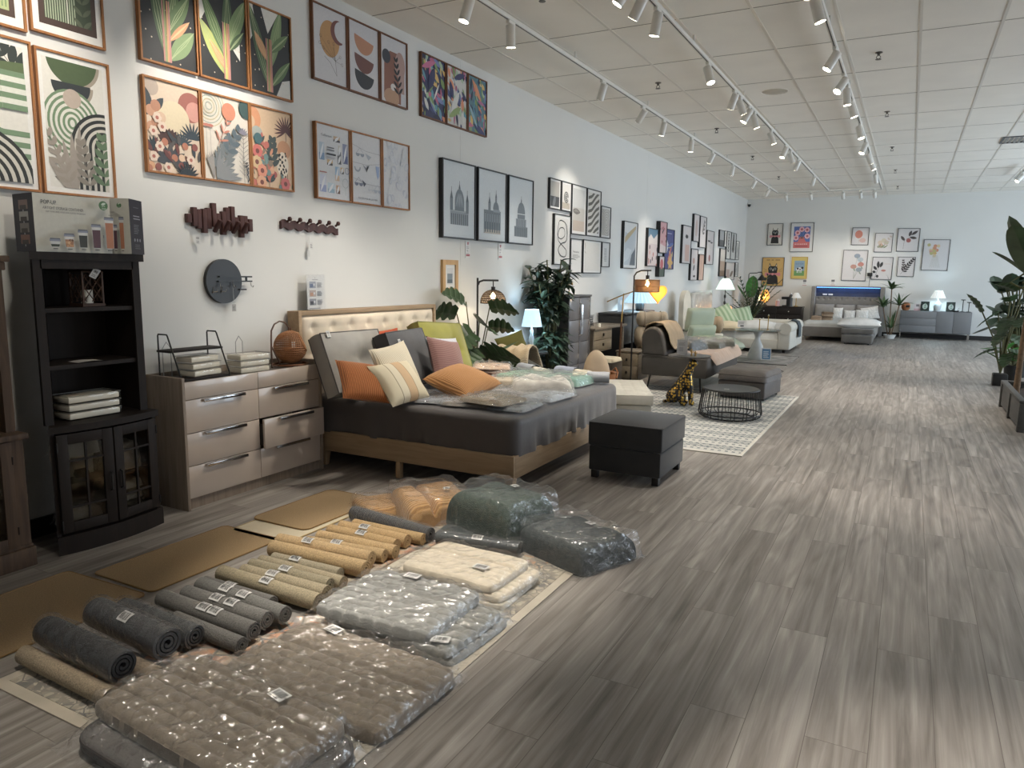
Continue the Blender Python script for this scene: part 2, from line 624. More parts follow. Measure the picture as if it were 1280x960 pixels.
struct('floor', G().b2((XW - 0.1, YF, -0.1), (XR, YB + 0.1, 0)), floor_material(), sharp=0)
struct('ceiling', G().b2((XW - 0.1, YF, ZC), (XR, YB + 0.1, ZC + 0.1)), TILE, sharp=0)
struct('wall_left', G().b2((XW - 0.1, YF, 0), (XW, YB + 0.1, ZC)), WALL, sharp=0)
struct('wall_back', G().b2((XW, YB, 0), (XR, YB + 0.1, ZC)), WALL, sharp=0)
g = G()
ys = [YF] + [q for w in WINDOWS for q in w] + [YB]
for i in range(0, len(ys), 2):
    g.b2((XR, ys[i], 0), (XR + 0.1, ys[i + 1], ZC))
for a, b in WINDOWS:
    g.b2((XR, a, 0), (XR + 0.1, b, 0.5))
    g.b2((XR, a, 3.0), (XR + 0.1, b, ZC))
struct('wall_right', g, WALL, sharp=0)
g = G()
g.b2((XW, YF - 0.1, 0), (1.5, YF, ZC)).b2((5.3, YF - 0.1, 0), (XR, YF, ZC)).b2((1.5, YF - 0.1, 3.0), (5.3, YF, ZC)).b2((1.5, YF - 0.1, 0), (5.3, YF, 0.5))
struct('wall_front', g, WALL, sharp=0)
for k, (a, b) in enumerate(WINDOWS):
    g = G()
    for y in (a + 0.03, (a + b) / 2, b - 0.03): g.box((XR + 0.03, y, 1.75), (0.06, 0.06, 2.5))
    for z in (0.53, 2.97): g.box((XR + 0.03, (a + b) / 2, z), (0.06, b - a, 0.06))
    struct('window_%d' % (k + 1), g, BLACK_METAL, sharp=0)
struct('baseboard_left', G().b2((XW, YF, 0), (XW + 0.012, YB, 0.11)), BASE, sharp=0)
struct('baseboard_back', G().b2((XW + 0.012, YB - 0.012, 0), (XR, YB, 0.11)), BASE, sharp=0)

# suspended-ceiling grid: pale bars along the room every 0.6 m, thin dark joints across every 1.22 m
g = G()
x = -0.10 - 0.61 * 6
while x < XR:
    g.box((x, (YF + YB) / 2, ZC - 0.002), (0.024, YB - YF, 0.004))
    x += 0.61
struct('trim_1', g, mat('grid_bar', '#d9d4ca', rough=0.28, var=0.02), sharp=0)
g = G()
y = 6.52 - 1.22 * 8
while y < YB:
    g.box(((XW + XR) / 2, y, ZC - 0.001), (XR - XW, 0.008, 0.002))
    y += 1.22
struct('trim_2', g, mat('grid_joint', '#8f897e', rough=0.8), sharp=0)
# plasterboard joints up the left wall
g = G()
for y in (6.72, 12.9): g.box((XW + 0.0006, y, 2.0), (0.0012, 0.010, 3.3))
struct('trim_3', g, mat('wall_joint', '#d6d6d2', rough=0.85), sharp=0)

# ---------------------------------------------------------------- lighting tracks and their spotlights
LENS = mat('spot_lens', '#fff6e6', rough=0.3, emit='#fff3dd', es=14)
SLOT = mat('track_slot', '#4a4a48', rough=0.6)
ZT = 3.60
def track(name_label, a, b):
    t = thing('lighting_track', name_label, 'lighting track', (0, 0, 0), 0, 'ceiling lighting tracks')
    a, b = Vector(a), Vector(b)
    d = (b - a)
    mid = (a + b) / 2
    horiz = abs(d.x) > abs(d.y)
    sz = (d.length, 0.036, 0.034) if horiz else (0.036, d.length, 0.034)
    G().box((mid.x, mid.y, ZT - 0.017), sz, 0.004).build('rail', WHITE_METAL, t)
    s2 = (d.length, 0.010, 0.003) if horiz else (0.010, d.length, 0.003)
    G().box((mid.x, mid.y, ZT - 0.0345), s2).build('slot', SLOT, t, sharp=0)
    n = int(d.length / 2.4) + 1
    for i in range(n):
        q = a + d * ((i + 0.5) / n)
        G().cyl((q.x, q.y, ZT), (q.x, q.y, ZC), 0.012, n=8).build('hanger', WHITE_METAL, t)
    return t
TX = (-3.08, -1.91, -0.775)
track('white lighting track running beside the long picture wall', (TX[0], -1.0, 0), (TX[0], 19.55, 0))
track('white lighting track along the middle, between the two other long tracks', (TX[1], -1.0, 0), (TX[1], 19.55, 0))
track('white lighting track farthest from the picture wall, over the open floor', (TX[2], -1.0, 0), (TX[2], 19.55, 0))
track('short white lighting track crossing the room in front of the end wall', (TX[0], 19.6, 0), (TX[2], 19.6, 0))

SPOT_PROTO = {}
def spot(x, y, d, label, power=1.0, size=58, group=None, col=(1.0, 0.925, 0.82)):
    """a track head: adapter and arm at the rail, a can aimed along d, its lamp inside the mouth"""
    t = thing('track_spotlight', label, 'spotlight', (x, y, ZT - 0.036), 0, group)
    g = G()
    g.box((0, 0, -0.012), (0.034, 0.11, 0.026), 0.004)
    g.cyl((0, 0, -0.02), (0, 0, -0.075), 0.008, n=8)
    g.build('adapter', WHITE_METAL, t)
    d = Vector(d).normalized()
    q = d.to_track_quat('-Z', 'Y')
    M = Matrix.Translation((0, 0, -0.085)) @ q.to_matrix().to_4x4()
    g = G()
    g.M = M
    g.lathe([(0.001, 0.055), (0.036, 0.055), (0.040, 0.048), (0.040, -0.115), (0.038, -0.116), (0.001, -0.116)], 20)
    g.build('housing', WHITE_METAL, t)
    g = G()
    g.M = M
    g.lathe([(0.001, -0.1165), (0.0365, -0.1165)], 20)
    g.build('lens', LENS, t, sharp=0)
    l = bpy.data.lights.new('spot_lamp', 'SPOT')
    l.energy = SPOT_POWER * power
    l.color = col
    l.spot_size = D(size)
    l.spot_blend = 0.75
    l.shadow_soft_size = 0.035
    o = bpy.data.objects.new('spot_lamp', l)
    C.objects.link(o)
    o.parent = t
    o.matrix_local = M @ Matrix.Translation((0, 0, -0.125))
    return t
ORD = 'first second third fourth fifth sixth seventh eighth ninth tenth eleventh twelfth thirteenth fourteenth fifteenth'.split()
# (y, aim, power): heads outside the picture first (they light the front of the shop), then those in view
LH = [(2.15, (-0.95, 0.1, -0.75), 1.0), (3.55, (-0.95, 0.0, -0.78), 1.2)]
LV = [(4.99, (-0.22, -0.2, -1), 1.35), (5.66, (-0.05, 0.15, -1), 1.0), (7.75, (-0.35, 0.1, -1), 0.8), (9.1, (-0.8, 0.3, -1), 1.1), (9.97, (-0.25, 0.1, -1), 0.8),
      (11.4, (-0.1, 0.1, -1), 0.8), (12.73, (-0.5, 0.1, -1), 0.8), (14.33, (-0.2, 0.2, -1), 0.8), (16.53, (-0.5, 0.2, -1), 0.8), (18.23, (-0.6, 0.5, -1), 0.8)]
MH = [(1.9, (-0.95, 0.25, -0.85), 0.6), (1.45, (-0.01, 0.03, -1), 2.6), (2.75, (-0.06, 0.05, -1), 5.5)]  # first two heads are added unseen to brighten the carton and near goods
MV = [(5.2, (-0.66, -0.2, -1), 1.15), (5.5, (-0.65, 0.2, -1), 0.85), (5.9, (-0.2, 0.1, -1), 0.9), (7.56, (0.35, -0.2, -1), 0.9), (8.77, (-0.4, 0.2, -1), 0.9), (9.1, (0.4, 0.3, -1), 0.7),
      (9.61, (-0.5, -0.2, -1), 0.9), (9.97, (0.3, 0.2, -1), 0.7), (11.25, (0.4, 0.2, -1), 0.8), (12.6, (-0.3, -0.3, -1), 0.9), (13.2, (0.4, 0.2, -1), 0.7), (14.1, (-0.4, 0.3, -1), 0.8), (16.5, (-0.3, 0.5, -1), 0.9)]
RH = [(2.3, (0.40, -0.12, -1), 5.2)]
RV = [(5.6, (0.15, -0.3, -1), 1.5), (6.13, (0.3, 0.1, -1), 1.5), (7.57, (-0.55, -0.2, -1), 1.0), (8.56, (-0.5, -0.6, -1), 1.0), (9.07, (0.1, 0.05, -1), 0.9), (9.78, (0.35, 0.1, -1), 0.9),
      (11.3, (0.3, -0.2, -1), 0.9), (12.66, (-0.35, -0.3, -1), 0.9), (13.8, (0.4, 0.2, -1), 0.9), (14.6, (0.5, 0.1, -1), 0.9), (16.5, (0.2, 0.4, -1), 0.9)]
for tx, off, vis, nm in ((TX[0], LH, LV, 'ceiling track beside the picture wall'), (TX[1], MH, MV, 'middle ceiling track'), (TX[2], RH, RV, 'ceiling track over the open floor')):
    for y, d, p in off:
        spot(tx, y, d, 'unseen white can spotlight near the viewpoint on the ' + nm, p, 42 if p > 2 else 62, 'spotlights on the ' + nm)
    for i, (y, d, p) in enumerate(vis):
        p *= 1.0 if tx < -3 else 1.6
        spot(tx, y, d, 'white spotlight, %s from the near end of the %s' % (ORD[i], nm), p, 62, 'spotlights on the ' + nm)
for i, x in enumerate((-2.88, -2.31, -1.59, -1.21, -0.91)):
    spot(x, 19.6, (0.05, 0.75, -0.7), 'white spotlight, %s from the picture wall on the crossing track' % ORD[i], 0.55, 62, 'spotlights on the crossing track')
t = track('stub of white lighting track near the potted banana trees by the windows', (1.72, 17.0, 0), (1.72, 18.6, 0))
spot(1.72, 17.5, (-0.5, -0.2, -0.6), 'white can spotlight alone on the short track by the windows', 0.5)

# sprinklers: two rows down the ceiling
CHROME = mat('chrome', '#c9c9c9', rough=0.12, metal=1.0, var=0.03)
STEEL = mat('dull_steel', '#6d6862', rough=0.4, metal=0.8)
for row, x, ysp in (('over the picture-wall side', -2.7, (5.47, 8.47, 11.35, 14.16, 17.18)), ('over the open floor', -0.45, (8.28, 11.15, 14.1, 17.0, 19.95))):
    for i, y in enumerate(ysp):
        t = thing('ceiling_sprinkler', 'small metal ceiling sprinkler, %s from the near end of the row %s' % (ORD[i], row), 'sprinkler', (x, y, ZC), 0, 'ceiling sprinklers')
        G().lathe([(0.001, 0), (0.034, 0), (0.034, -0.006), (0.014, -0.012), (0.012, -0.03), (0.001, -0.03)], 16).build('collar', STEEL, t)
        g = G()
        for s in (-1, 1): g.tube([(0.008 * s, 0, -0.028), (0.02 * s, 0, -0.045), (0.006 * s, 0, -0.062)], 0.004, 6)
        g.lathe([(0.001, -0.062), (0.028, -0.063), (0.026, -0.067), (0.001, -0.068)], 12)
        g.build('deflector', STEEL, t)
t = thing('ceiling_speaker', 'round flush white disc in a ceiling tile', 'ceiling speaker', (-1.59, 9.44, ZC))
G().lathe([(0.001, -0.004), (0.13, -0.004), (0.145, 0.0)], 32).build('grille', mat('disc', '#bdb6a9', rough=0.8), t)
G().lathe([(0.145, 0), (0.15, -0.006), (0.155, 0)], 32).build('rim', TILE, t)
t = thing('air_vent', 'square ceiling air vent with bright slats above the potted trees', 'air vent', (1.37, 14.1, ZC))
g = G()
for s in (-1, 1): g.box((0.29 * s, 0, -0.006), (0.03, 0.61, 0.012)).box((0, 0.29 * s, -0.006), (0.55, 0.03, 0.012))
g.build('frame', mat('vent_frame', '#55585c', rough=0.5), t, sharp=0)
g = G()
for i in range(9): g.box((-0.24 + i * 0.06, 0, -0.008), (0.045, 0.55, 0.003), rot=(0, D(35), 0))
g.build('slat', mat('vent_slat', '#a9adb2', rough=0.3, metal=0.3), t, sharp=0)
t = thing('security_camera', 'small dark camera under the ceiling in the far corner', 'camera', (XW + 0.06, YB - 0.06, 3.50))
G().lathe([(0.001, 0.05), (0.05, 0.05), (0.05, 0.03), (0.001, 0.03)], 16).build('mount', WHITE_METAL, t)
G().lathe([(0.04, 0.03), (0.042, 0.0), (0.03, -0.03), (0.001, -0.042)], 16).build('dome', BLACK_METAL, t)

# ================================================================ pictures on the walls
OAK = wood('frame_oak', '#8a5a35', '#a8764a', 'z', 1.5, 0.5)
WALNUT = wood('frame_walnut', '#5e3d2a', '#7a5238', 'z', 1.5, 0.5)
BLACKF = mat('frame_black', '#1f1f20', rough=0.45)
GREYF = mat('frame_dark_grey', '#3c3d3f', rough=0.5)
YELLOWF = mat('frame_yellow', '#b98f2e', rough=0.5)

def picture(u0, u1, z0, z1, fmat, fn, label, group=None, wall='left', fw=0.012, d=0.03, name='framed_picture', bg='#e9e7e1', tilt=0.0):
    w, h = u1 - u0, z1 - z0
    uc, zc = (u0 + u1) / 2, (z0 + z1) / 2
    if wall == 'left': t = thing(name, label, 'picture', (XW + 0.001, uc, zc), D(90), group)
    else: t = thing(name, label, 'picture', (uc, YB - 0.001, zc), 0, group)
    if tilt: t.rotation_euler[1] = D(tilt)
    g = G()
    for s in (-1, 1):
        g.box((s * (w - fw) / 2, -d / 2, 0), (fw, d, h))
        g.box((0, -d / 2, s * (h - fw) / 2), (w - 2 * fw, d, fw))
    g.build('frame', fmat, t, sharp=0)
    a = Art(w - 2 * fw, h - 2 * fw, bg)
    fn(a)
    g = G()
    g.col = lin(bg)
    yb = d - 0.012
    g.box((0, -yb / 2, 0), (w - 2 * fw, yb, h - 2 * fw))
    a.put(g, lambda x, z, dd: (x - a.w / 2, -yb - dd, z - a.h / 2))
    g.build('print', print_mat(), t, sharp=0, fix=False)
    return t

GREEN, DKGREEN, SAGE, TAUPE, CHAR, CREAM = '#5d7a4a', '#39492f', '#7c9a72', '#a3988a', '#33352f', '#e4dfd2'
def window(a, m, bgc):
    """a white mat round the picture area"""
    a.win = (m, m * a.w / a.h, 1 - m, 1 - m * a.w / a.h)
    a.rect(0, 0, 1, 1, bgc)
# --- green abstract set at the near end of the wall
def art_green_a(a):
    a.rect(0.10, 0.06, 0.9, 0.94, '#4e3529'); a.rect(0.17, 0.10, 0.83, 0.90, '#a9b878')
    for i in range(14): a.rect(0.2 + i * 0.045, 0.12, 0.215 + i * 0.045, 0.88, '#6d8a55')
def art_green_b(a):
    a.rect(0.10, 0.06, 0.92, 0.94, '#4a352b')
    a.win = (0.18, 0.11, 0.85, 0.9)
    a.rect(0, 0, 1, 1, '#3c4a34')
    for i in range(13): a.rect(0.19 + i * 0.034, 0, 0.207 + i * 0.034, 1, '#a8b896' if i != 9 else '#dfe2cf')
    for i in range(9):
        for s in (-1, 1): a.leaf(0.72, 0.1 + i * 0.09, 0.72 + s * 0.13, 0.17 + i * 0.09, 0.03, '#5b654b')
def art_green_c(a):
    window(a, 0.07, '#e2ded3')
    a.sprig(0.93, 0.72, 0.55, 0.99, 5, 0.32, 0.06, '#2f3a35')
    a.ell(0.62, 0.80, 0.36, 0.36, '#c9b9a0', 180, 372); a.ell(0.58, 0.82, 0.36, 0.36, '#586b3d', 180, 372)
    a.circ(0.2, 0.70, 0.13, '#b9a68f')
    for i, r_ in enumerate((0.62, 0.55, 0.48, 0.41, 0.34, 0.27, 0.20)):
        c = '#6f8f68' if i % 2 == 0 else '#dfe0d2'
        a.band(0.62, 0.46, r_ - 0.07, r_, c, 90, 270, 20)
        a.rect(0.62, 0.46 + (r_ - 0.07) * a.w / a.h, 1, 0.46 + r_ * a.w / a.h, c)
        a.rect(0.62, 0.46 - r_ * a.w / a.h, 1, 0.46 - (r_ - 0.07) * a.w / a.h, c)
    a.circ(0.25, 0.02, 0.72, '#2d2f2a')
    for i in range(6):
        a.band(0.25, 0.02, 0.62 - i * 0.1, 0.67 - i * 0.1, '#cfc9ba', 0, 180, 20)
def art_green_d(a):
    window(a, 0.07, '#e2ded3')
    a.circ(0.53, 0.97, 0.36, '#a59884', 180, 360); a.circ(0.49, 0.985, 0.36, '#4b5f37', 180, 360)
    a.circ(0.50, 0.80, 0.28, '#a59884', 180, 360); a.circ(0.46, 0.81, 0.28, '#33383a', 180, 360)
    for i in range(6):
        a.ell(0.44, 0.52, 0.42 - i * 0.07, 0.46 - i * 0.075, '#6c8a62'); a.ell(0.44, 0.52, 0.385 - i * 0.07, 0.425 - i * 0.075, '#dedccf')
    a.circ(0.46, 0.70, 0.13, '#bba897')
    for i in range(6):
        r_ = 0.50 - i * 0.085
        for rr, c in ((r_, '#2b2d2a'), (r_ - 0.045, '#cfc9bb')):
            a.circ(0.90, 0.36, rr, c, 0, 180); a.rect(0.90 - rr, 0, 0.90 + rr, 0.36, c)
    for i in range(5): a.leaf(0.42, -0.05, 0.02 + i * 0.13, 0.28 + 0.06 * i, 0.05, '#a3978a')
    a.sprig(0.40, 0.0, 0.10, 0.40, 6, 0.22, 0.035, '#9d9183'); a.sprig(0.66, 0.0, 0.55, 0.36, 6, 0.22, 0.04, '#8f8577')
    a.sprig(0.86, 0.0, 0.86, 0.42, 6, 0.24, 0.045, '#5f7a55')
picture(1.99, 2.405, 2.73, 3.49, OAK, art_green_a, 'green abstract print in oak frame, upper row, cut off by the photo edge', 'green abstract prints', d=0.025)
picture(2.425, 2.84, 2.75, 3.49, OAK, art_green_b, 'green striped print with brown border and leaf shadow, upper row above the storage carton', 'green abstract prints', d=0.025)
picture(1.99, 2.415, 1.91, 2.685, OAK, art_green_c, 'print of green hooped stripes under a green bowl, left of the stacked bowls print', 'green abstract prints', d=0.025)
picture(2.43, 2.85, 1.91, 2.675, OAK, art_green_d, 'print of stacked green and black bowls over arches, right behind the storage carton', 'green abstract prints', d=0.025)

# --- dark banana-leaf triptych
def art_dark(k):
    def f(a):
        a.rect(0, 0, 1, 1, '#26282a')
        a.poly([(0, 0.55), (0.18, 0.75), (0.10, 1), (0, 1)], '#d8d6cf')
        if k == 1: a.poly([(0.62, 0.45), (0.86, 0.72), (0.86, 0.28)], '#dcdad2')
        if k == 2: a.poly([(0.62, 0), (0.78, 0.2), (0.98, 0.24), (0.98, 0)], '#dcdad2'); a.poly([(0.3, 1), (0.45, 0.72), (0.72, 1)], '#dcdad2')
        for i in range(16): a.circ(random.random(), random.random(), 0.012, '#cbb79a')
        bx = (0.46, 0.56, 0.46)[k]
        G1, G2, G3, YG, PK, OR = '#5c7a45', '#46603c', '#76935a', '#b3bd58', '#b9736c', '#c98a4a'
        sets = (((0.44, 0.05, 0.20, 1.02, 0.10, G2), (0.44, 0.10, 0.72, 1.02, 0.10, G1), (0.50, 0.05, 0.98, 0.42, 0.14, G3), (0.46, 0.30, 0.92, 0.80, 0.12, G1), (0.50, 0.25, 0.90, 0.52, 0.06, OR)),
                ((0.58, 0.05, 0.02, 0.62, 0.13, YG), (0.56, 0.25, 0.06, 0.95, 0.11, G1), (0.58, 0.30, 0.62, 1.05, 0.11, G2), (0.60, 0.40, 1.0, 0.98, 0.13, G3), (0.60, 0.10, 0.20, 0.42, 0.06, OR), (0.62, 0.36, 0.95, 0.62, 0.07, G2)),
                ((0.46, 0.05, 0.02, 1.0, 0.12, G2), (0.48, 0.30, 0.78, 1.05, 0.12, G3), (0.50, 0.10, 0.98, 0.46, 0.09, G1), (0.44, 0.38, 0.12, 0.70, 0.08, OR), (0.48, 0.50, 0.95, 0.78, 0.09, G1)))[k]
        for (x0, y0, x1, y1, wd, c) in sets:
            mx, my = (x0 + x1) / 2, (y0 + y1) / 2
            a.leaf(x0, y0, x1, y1, wd, c, 12)
            for q in (-0.55, 0.0, 0.55): a.line([(x0, y0), (mx + q * wd * 0.9, my + q * wd * 0.3), (x1, y1)], 0.010, '#9db07a' if c != OR else '#e0b070')
        for dx, c in ((-0.05, PK), (-0.02, YG if k == 1 else '#8d9a5a'), (0.02, OR), (0.05, PK)):
            a.poly([(bx + dx - 0.022, 0.03), (bx + dx + 0.022, 0.03), (bx + dx * 1.2 + 0.012, 0.66), (bx + dx * 1.2 - 0.012, 0.66)], c)
    return f
for k, (u0, u1) in enumerate(((3.06, 3.475), (3.485, 3.895), (3.905, 4.315))):
    picture(u0, u1, 2.76, 3.36, OAK, art_dark(k), 'banana leaves on black, %s panel of the dark triptych' % ('left', 'middle', 'right')[k], 'dark banana leaf triptych', d=0.03)

# --- boho botanical triptych
def art_bot(k):
    def f(a):
        a.rect(0, 0, 1, 1, ('#dcc4a8', '#e6dccd', '#d9b48a')[k])
        if k == 0:
            a.circ(0.12, 0.92, 0.14, '#b8a493'); a.circ(0.85, 0.78, 0.24, '#a2503f'); a.circ(0.92, 0.74, 0.16, '#d28a78'); a.circ(0.52, 0.60, 0.30, '#e0cda6')
            for x, y, x1, y1 in ((0.1, 0.62, 0.02, 0.9), (0.12, 0.64, 0.34, 0.82), (0.1, 0.62, -0.05, 0.68)): a.leaf(x, y, x1, y1, 0.07, '#39434a')
            for i in range(5): a.circ(0.1 + 0.09 * (i % 3), 0.48 + 0.06 * i, 0.09, ('#c98c62', '#b9784f', '#d7b08e')[i % 3])
            a.fan(0.42, 0.32, 9, 0.26, 0.05, '#4b2a25', 30, 150); a.fan(0.86, 0.42, 10, 0.28, 0.02, '#33424c', 10, 170); a.fan(0.66, 0.34, 10, 0.22, 0.018, '#3c4a52', 10, 170)
            a.fan(0.12, 0.22, 9, 0.24, 0.025, '#2f3b42', 20, 160); a.fan(0.42, 0.12, 7, 0.32, 0.05, '#41444b', 5, 175)
            for i in range(26):
                x, y = random.random(), random.random() * 0.34
                if i % 2: a.circ(x, y, 0.06, random.choice(('#b8683e', '#8c3f33', '#d59a63', '#dcb48f')))
                else: a.leaf(x, y, x + random.uniform(-0.2, 0.2), y + 0.14, 0.035, random.choice(('#3b4349', '#54504f', '#6b2f2a')))
            for x, y in ((0.2, 0.59), (0.12, 0.44), (0.22, 0.28), (0.8, 0.18), (0.1, 0.16), (0.36, 0.06), (0.28, 0.5)):
                for q in range(6): a.circ(x + 0.05 * math.cos(q * PI / 3), y + 0.035 * math.sin(q * PI / 3), 0.035, '#e3c9b2')
                a.circ(x, y, 0.03, '#b0533a')
            a.fan(0.72, -0.02, 9, 0.24, 0.02, '#2b343b', 20, 160)
        if k == 1:
            for i in range(6): a.band(0.14, 0.86, 0.33 - i * 0.055, 0.345 - i * 0.055, '#9fb0a2' if i % 2 else '#cabf8f', 0, 360, 26)
            a.circ(0.56, 0.84, 0.15, '#d87a4b'); a.circ(0.96, 0.92, 0.17, '#3d5a58')
            for x0, x1, y1 in ((0.25, 0.42, 0.62), (0.3, 0.5, 0.5)): a.line([(x0, 0), (x1, y1)], 0.008, '#8a8580')
            a.sprig(0.26, 0.0, 0.55, 0.46, 7, 0.34, 0.045, '#7a8285'); a.sprig(0.45, 0.3, 0.75, 0.62, 4, 0.24, 0.05, '#5d6e78'); a.sprig(0.3, 0.42, 0.5, 0.68, 3, 0.2, 0.02, '#cf7a5c')
            for i in range(7): a.leaf(0.24, 0.02, 0.34 + 0.08 * i, 0.36 - 0.05 * i, 0.04, '#8d9092')
            a.line([(0.86, 0), (0.86, 0.62)], 0.01, '#78746f')
            for i in range(9): a.line([(0.86, 0.1 + i * 0.055), (0.97, 0.16 + i * 0.055)], 0.007, '#78746f'); a.line([(0.86, 0.1 + i * 0.055), (0.75, 0.16 + i * 0.055)], 0.007, '#78746f')
            a.fan(0.86, 0.6, 7, 0.13, 0.015, '#8b8797', 20, 160)
            for x in (0.06, 0.14): a.line([(x, 0.2), (x, 0.62)], 0.006, '#9a918a'); a.ell(x, 0.63, 0.07, 0.025, '#c96b4f')
            for i in range(6): a.leaf(0.2, 0, 0.02 + 0.03 * i, 0.3 + 0.01 * i, 0.015, '#a29c96')
            for i in range(12): a.leaf(0.92 + random.uniform(-0.06, 0.05), 0.02 + i * 0.02, 0.95, 0.05 + i * 0.02, 0.015, '#4b4a4c')
        if k == 2:
            a.circ(0.0, 0.84, 0.24, '#d98a4a'); a.circ(-0.02, 0.80, 0.12, '#d9b48a'); a.circ(0.14, 0.66, 0.14, '#a9b1ab')
            a.fan(0.86, 0.76, 15, 0.30, 0.018, '#5a2c2c', -30, 210); a.line([(0.86, 0.76), (0.88, 0)], 0.012, '#4a3633')
            a.circ(0.80, 0.52, 0.17, '#c98850'); a.ell(0.76, 0.32, 0.15, 0.24, '#e7d8c1')
            for i in range(30): a.ell(0.66 + random.random() * 0.2, 0.16 + random.random() * 0.32, 0.018, 0.026, '#33302d', n=8)
            a.sprig(0.45, 0.2, 0.50, 0.58, 5, 0.26, 0.05, '#47524f'); a.sprig(0.40, 0.0, 0.40, 0.32, 5, 0.22, 0.04, '#3d4a49')
            for i in range(44):
                x, y = random.random() * 0.45 if i % 3 else random.random(), random.random() * (0.6 if i % 3 else 0.22)
                c = random.choice(('#c4553a', '#d98a5a', '#b23f33', '#8d7a63', '#6f8f8c', '#e0a070', '#3e4f50'))
                if i % 2: a.circ(x, y, 0.06, c)
                else: a.leaf(x, y, x + random.uniform(-0.12, 0.12), y + 0.10, 0.03, c)
            for x, y, c in ((0.12, 0.44, '#cf4f3f'), (0.10, 0.30, '#d6b077'), (0.22, 0.2, '#de7f55'), (0.80, 0.07, '#cf4f4a'), (0.2, 0.05, '#dd9a6a')):
                for q in range(8): a.circ(x + 0.08 * math.cos(q * PI / 4), y + 0.055 * math.sin(q * PI / 4), 0.045, c)
                a.circ(x, y, 0.045, '#7b3a2c')
            a.circ(0.14, 0.6, 0.1, '#3f6a70')
    return f
for k, (u0, u1) in enumerate(((3.06, 3.472), (3.476, 3.886), (3.89, 4.30))):
    picture(u0, u1, 2.10, 2.675, OAK, art_bot(k), 'botanical print, %s, under the dark banana leaf pictures' % ('with red arch and dark foliage', 'with orange sun on cream', 'with burgundy palm head')[k], 'botanical triptych', d=0.03)

# --- boho shapes
def art_shape(k):
    def f(a):
        a.rect(0, 0, 1, 1, '#cdccd0')
        if k == 0:
            a.ell(0.50, 0.60, 0.30, 0.36, '#b98436'); a.circ(0.77, 0.73, 0.24, '#74382c', 75, 300); a.circ(0.86, 0.75, 0.21, '#cdccd0')
            a.line([(0.7, 0.12), (0.66, 0.32), (0.60, 0.5)], 0.008, '#4b443e'); a.line([(0.7, 0.12), (0.5, 0.28), (0.33, 0.34)], 0.008, '#4b443e')
            for x, y in ((0.3, 0.45), (0.2, 0.5), (0.22, 0.6), (0.8, 0.4), (0.86, 0.3), (0.45, 0.55), (0.6, 0.55)):
                a.line([(0.66, 0.32), (x, y)], 0.005, '#5a5148'); a.band(x, y, 0.028, 0.034, '#5a5148', 0, 360, 10)
        if k == 1:
            for y, c in ((0.80, '#b9774a'), (0.53, '#6d3b32'), (0.30, '#33353a')): a.ell(0.52, y, 0.33, 0.33, c, 175, 355, rot=-4)
        if k == 2:
            a.poly([(0.12, 0.06), (0.78, 0.02), (0.80, 0.75), (0.62, 0.80), (0.35, 0.80), (0.14, 0.62)], '#8a4f36')
            a.ell(0.75, 0.62, 0.2, 0.32, '#b08b80'); a.rect(0.70, 0.2, 0.92, 0.62, '#b08b80'); a.ell(0.42, 0.10, 0.3, 0.2, '#b98a63'); a.ell(0.48, 0.26, 0.1, 0.08, '#d7d0cb')
            a.circ(0.22, 0.70, 0.16, '#3b3f48')
            a.sprig(0.72, 0.06, 0.60, 0.66, 6, 0.24, 0.035, '#26282b')
    return f
for k, (u0, u1) in enumerate(((4.54, 4.945), (4.955, 5.36), (5.37, 5.765))):
    picture(u0, u1, 2.985, 3.56, WALNUT, art_shape(k), ('print of an ochre sun and brown crescent over a line flower', 'print of three stacked half bowls, tan, maroon and black', 'print of terracotta arch with dark fern and navy disc')[k], 'abstract boho triptych', d=0.03)

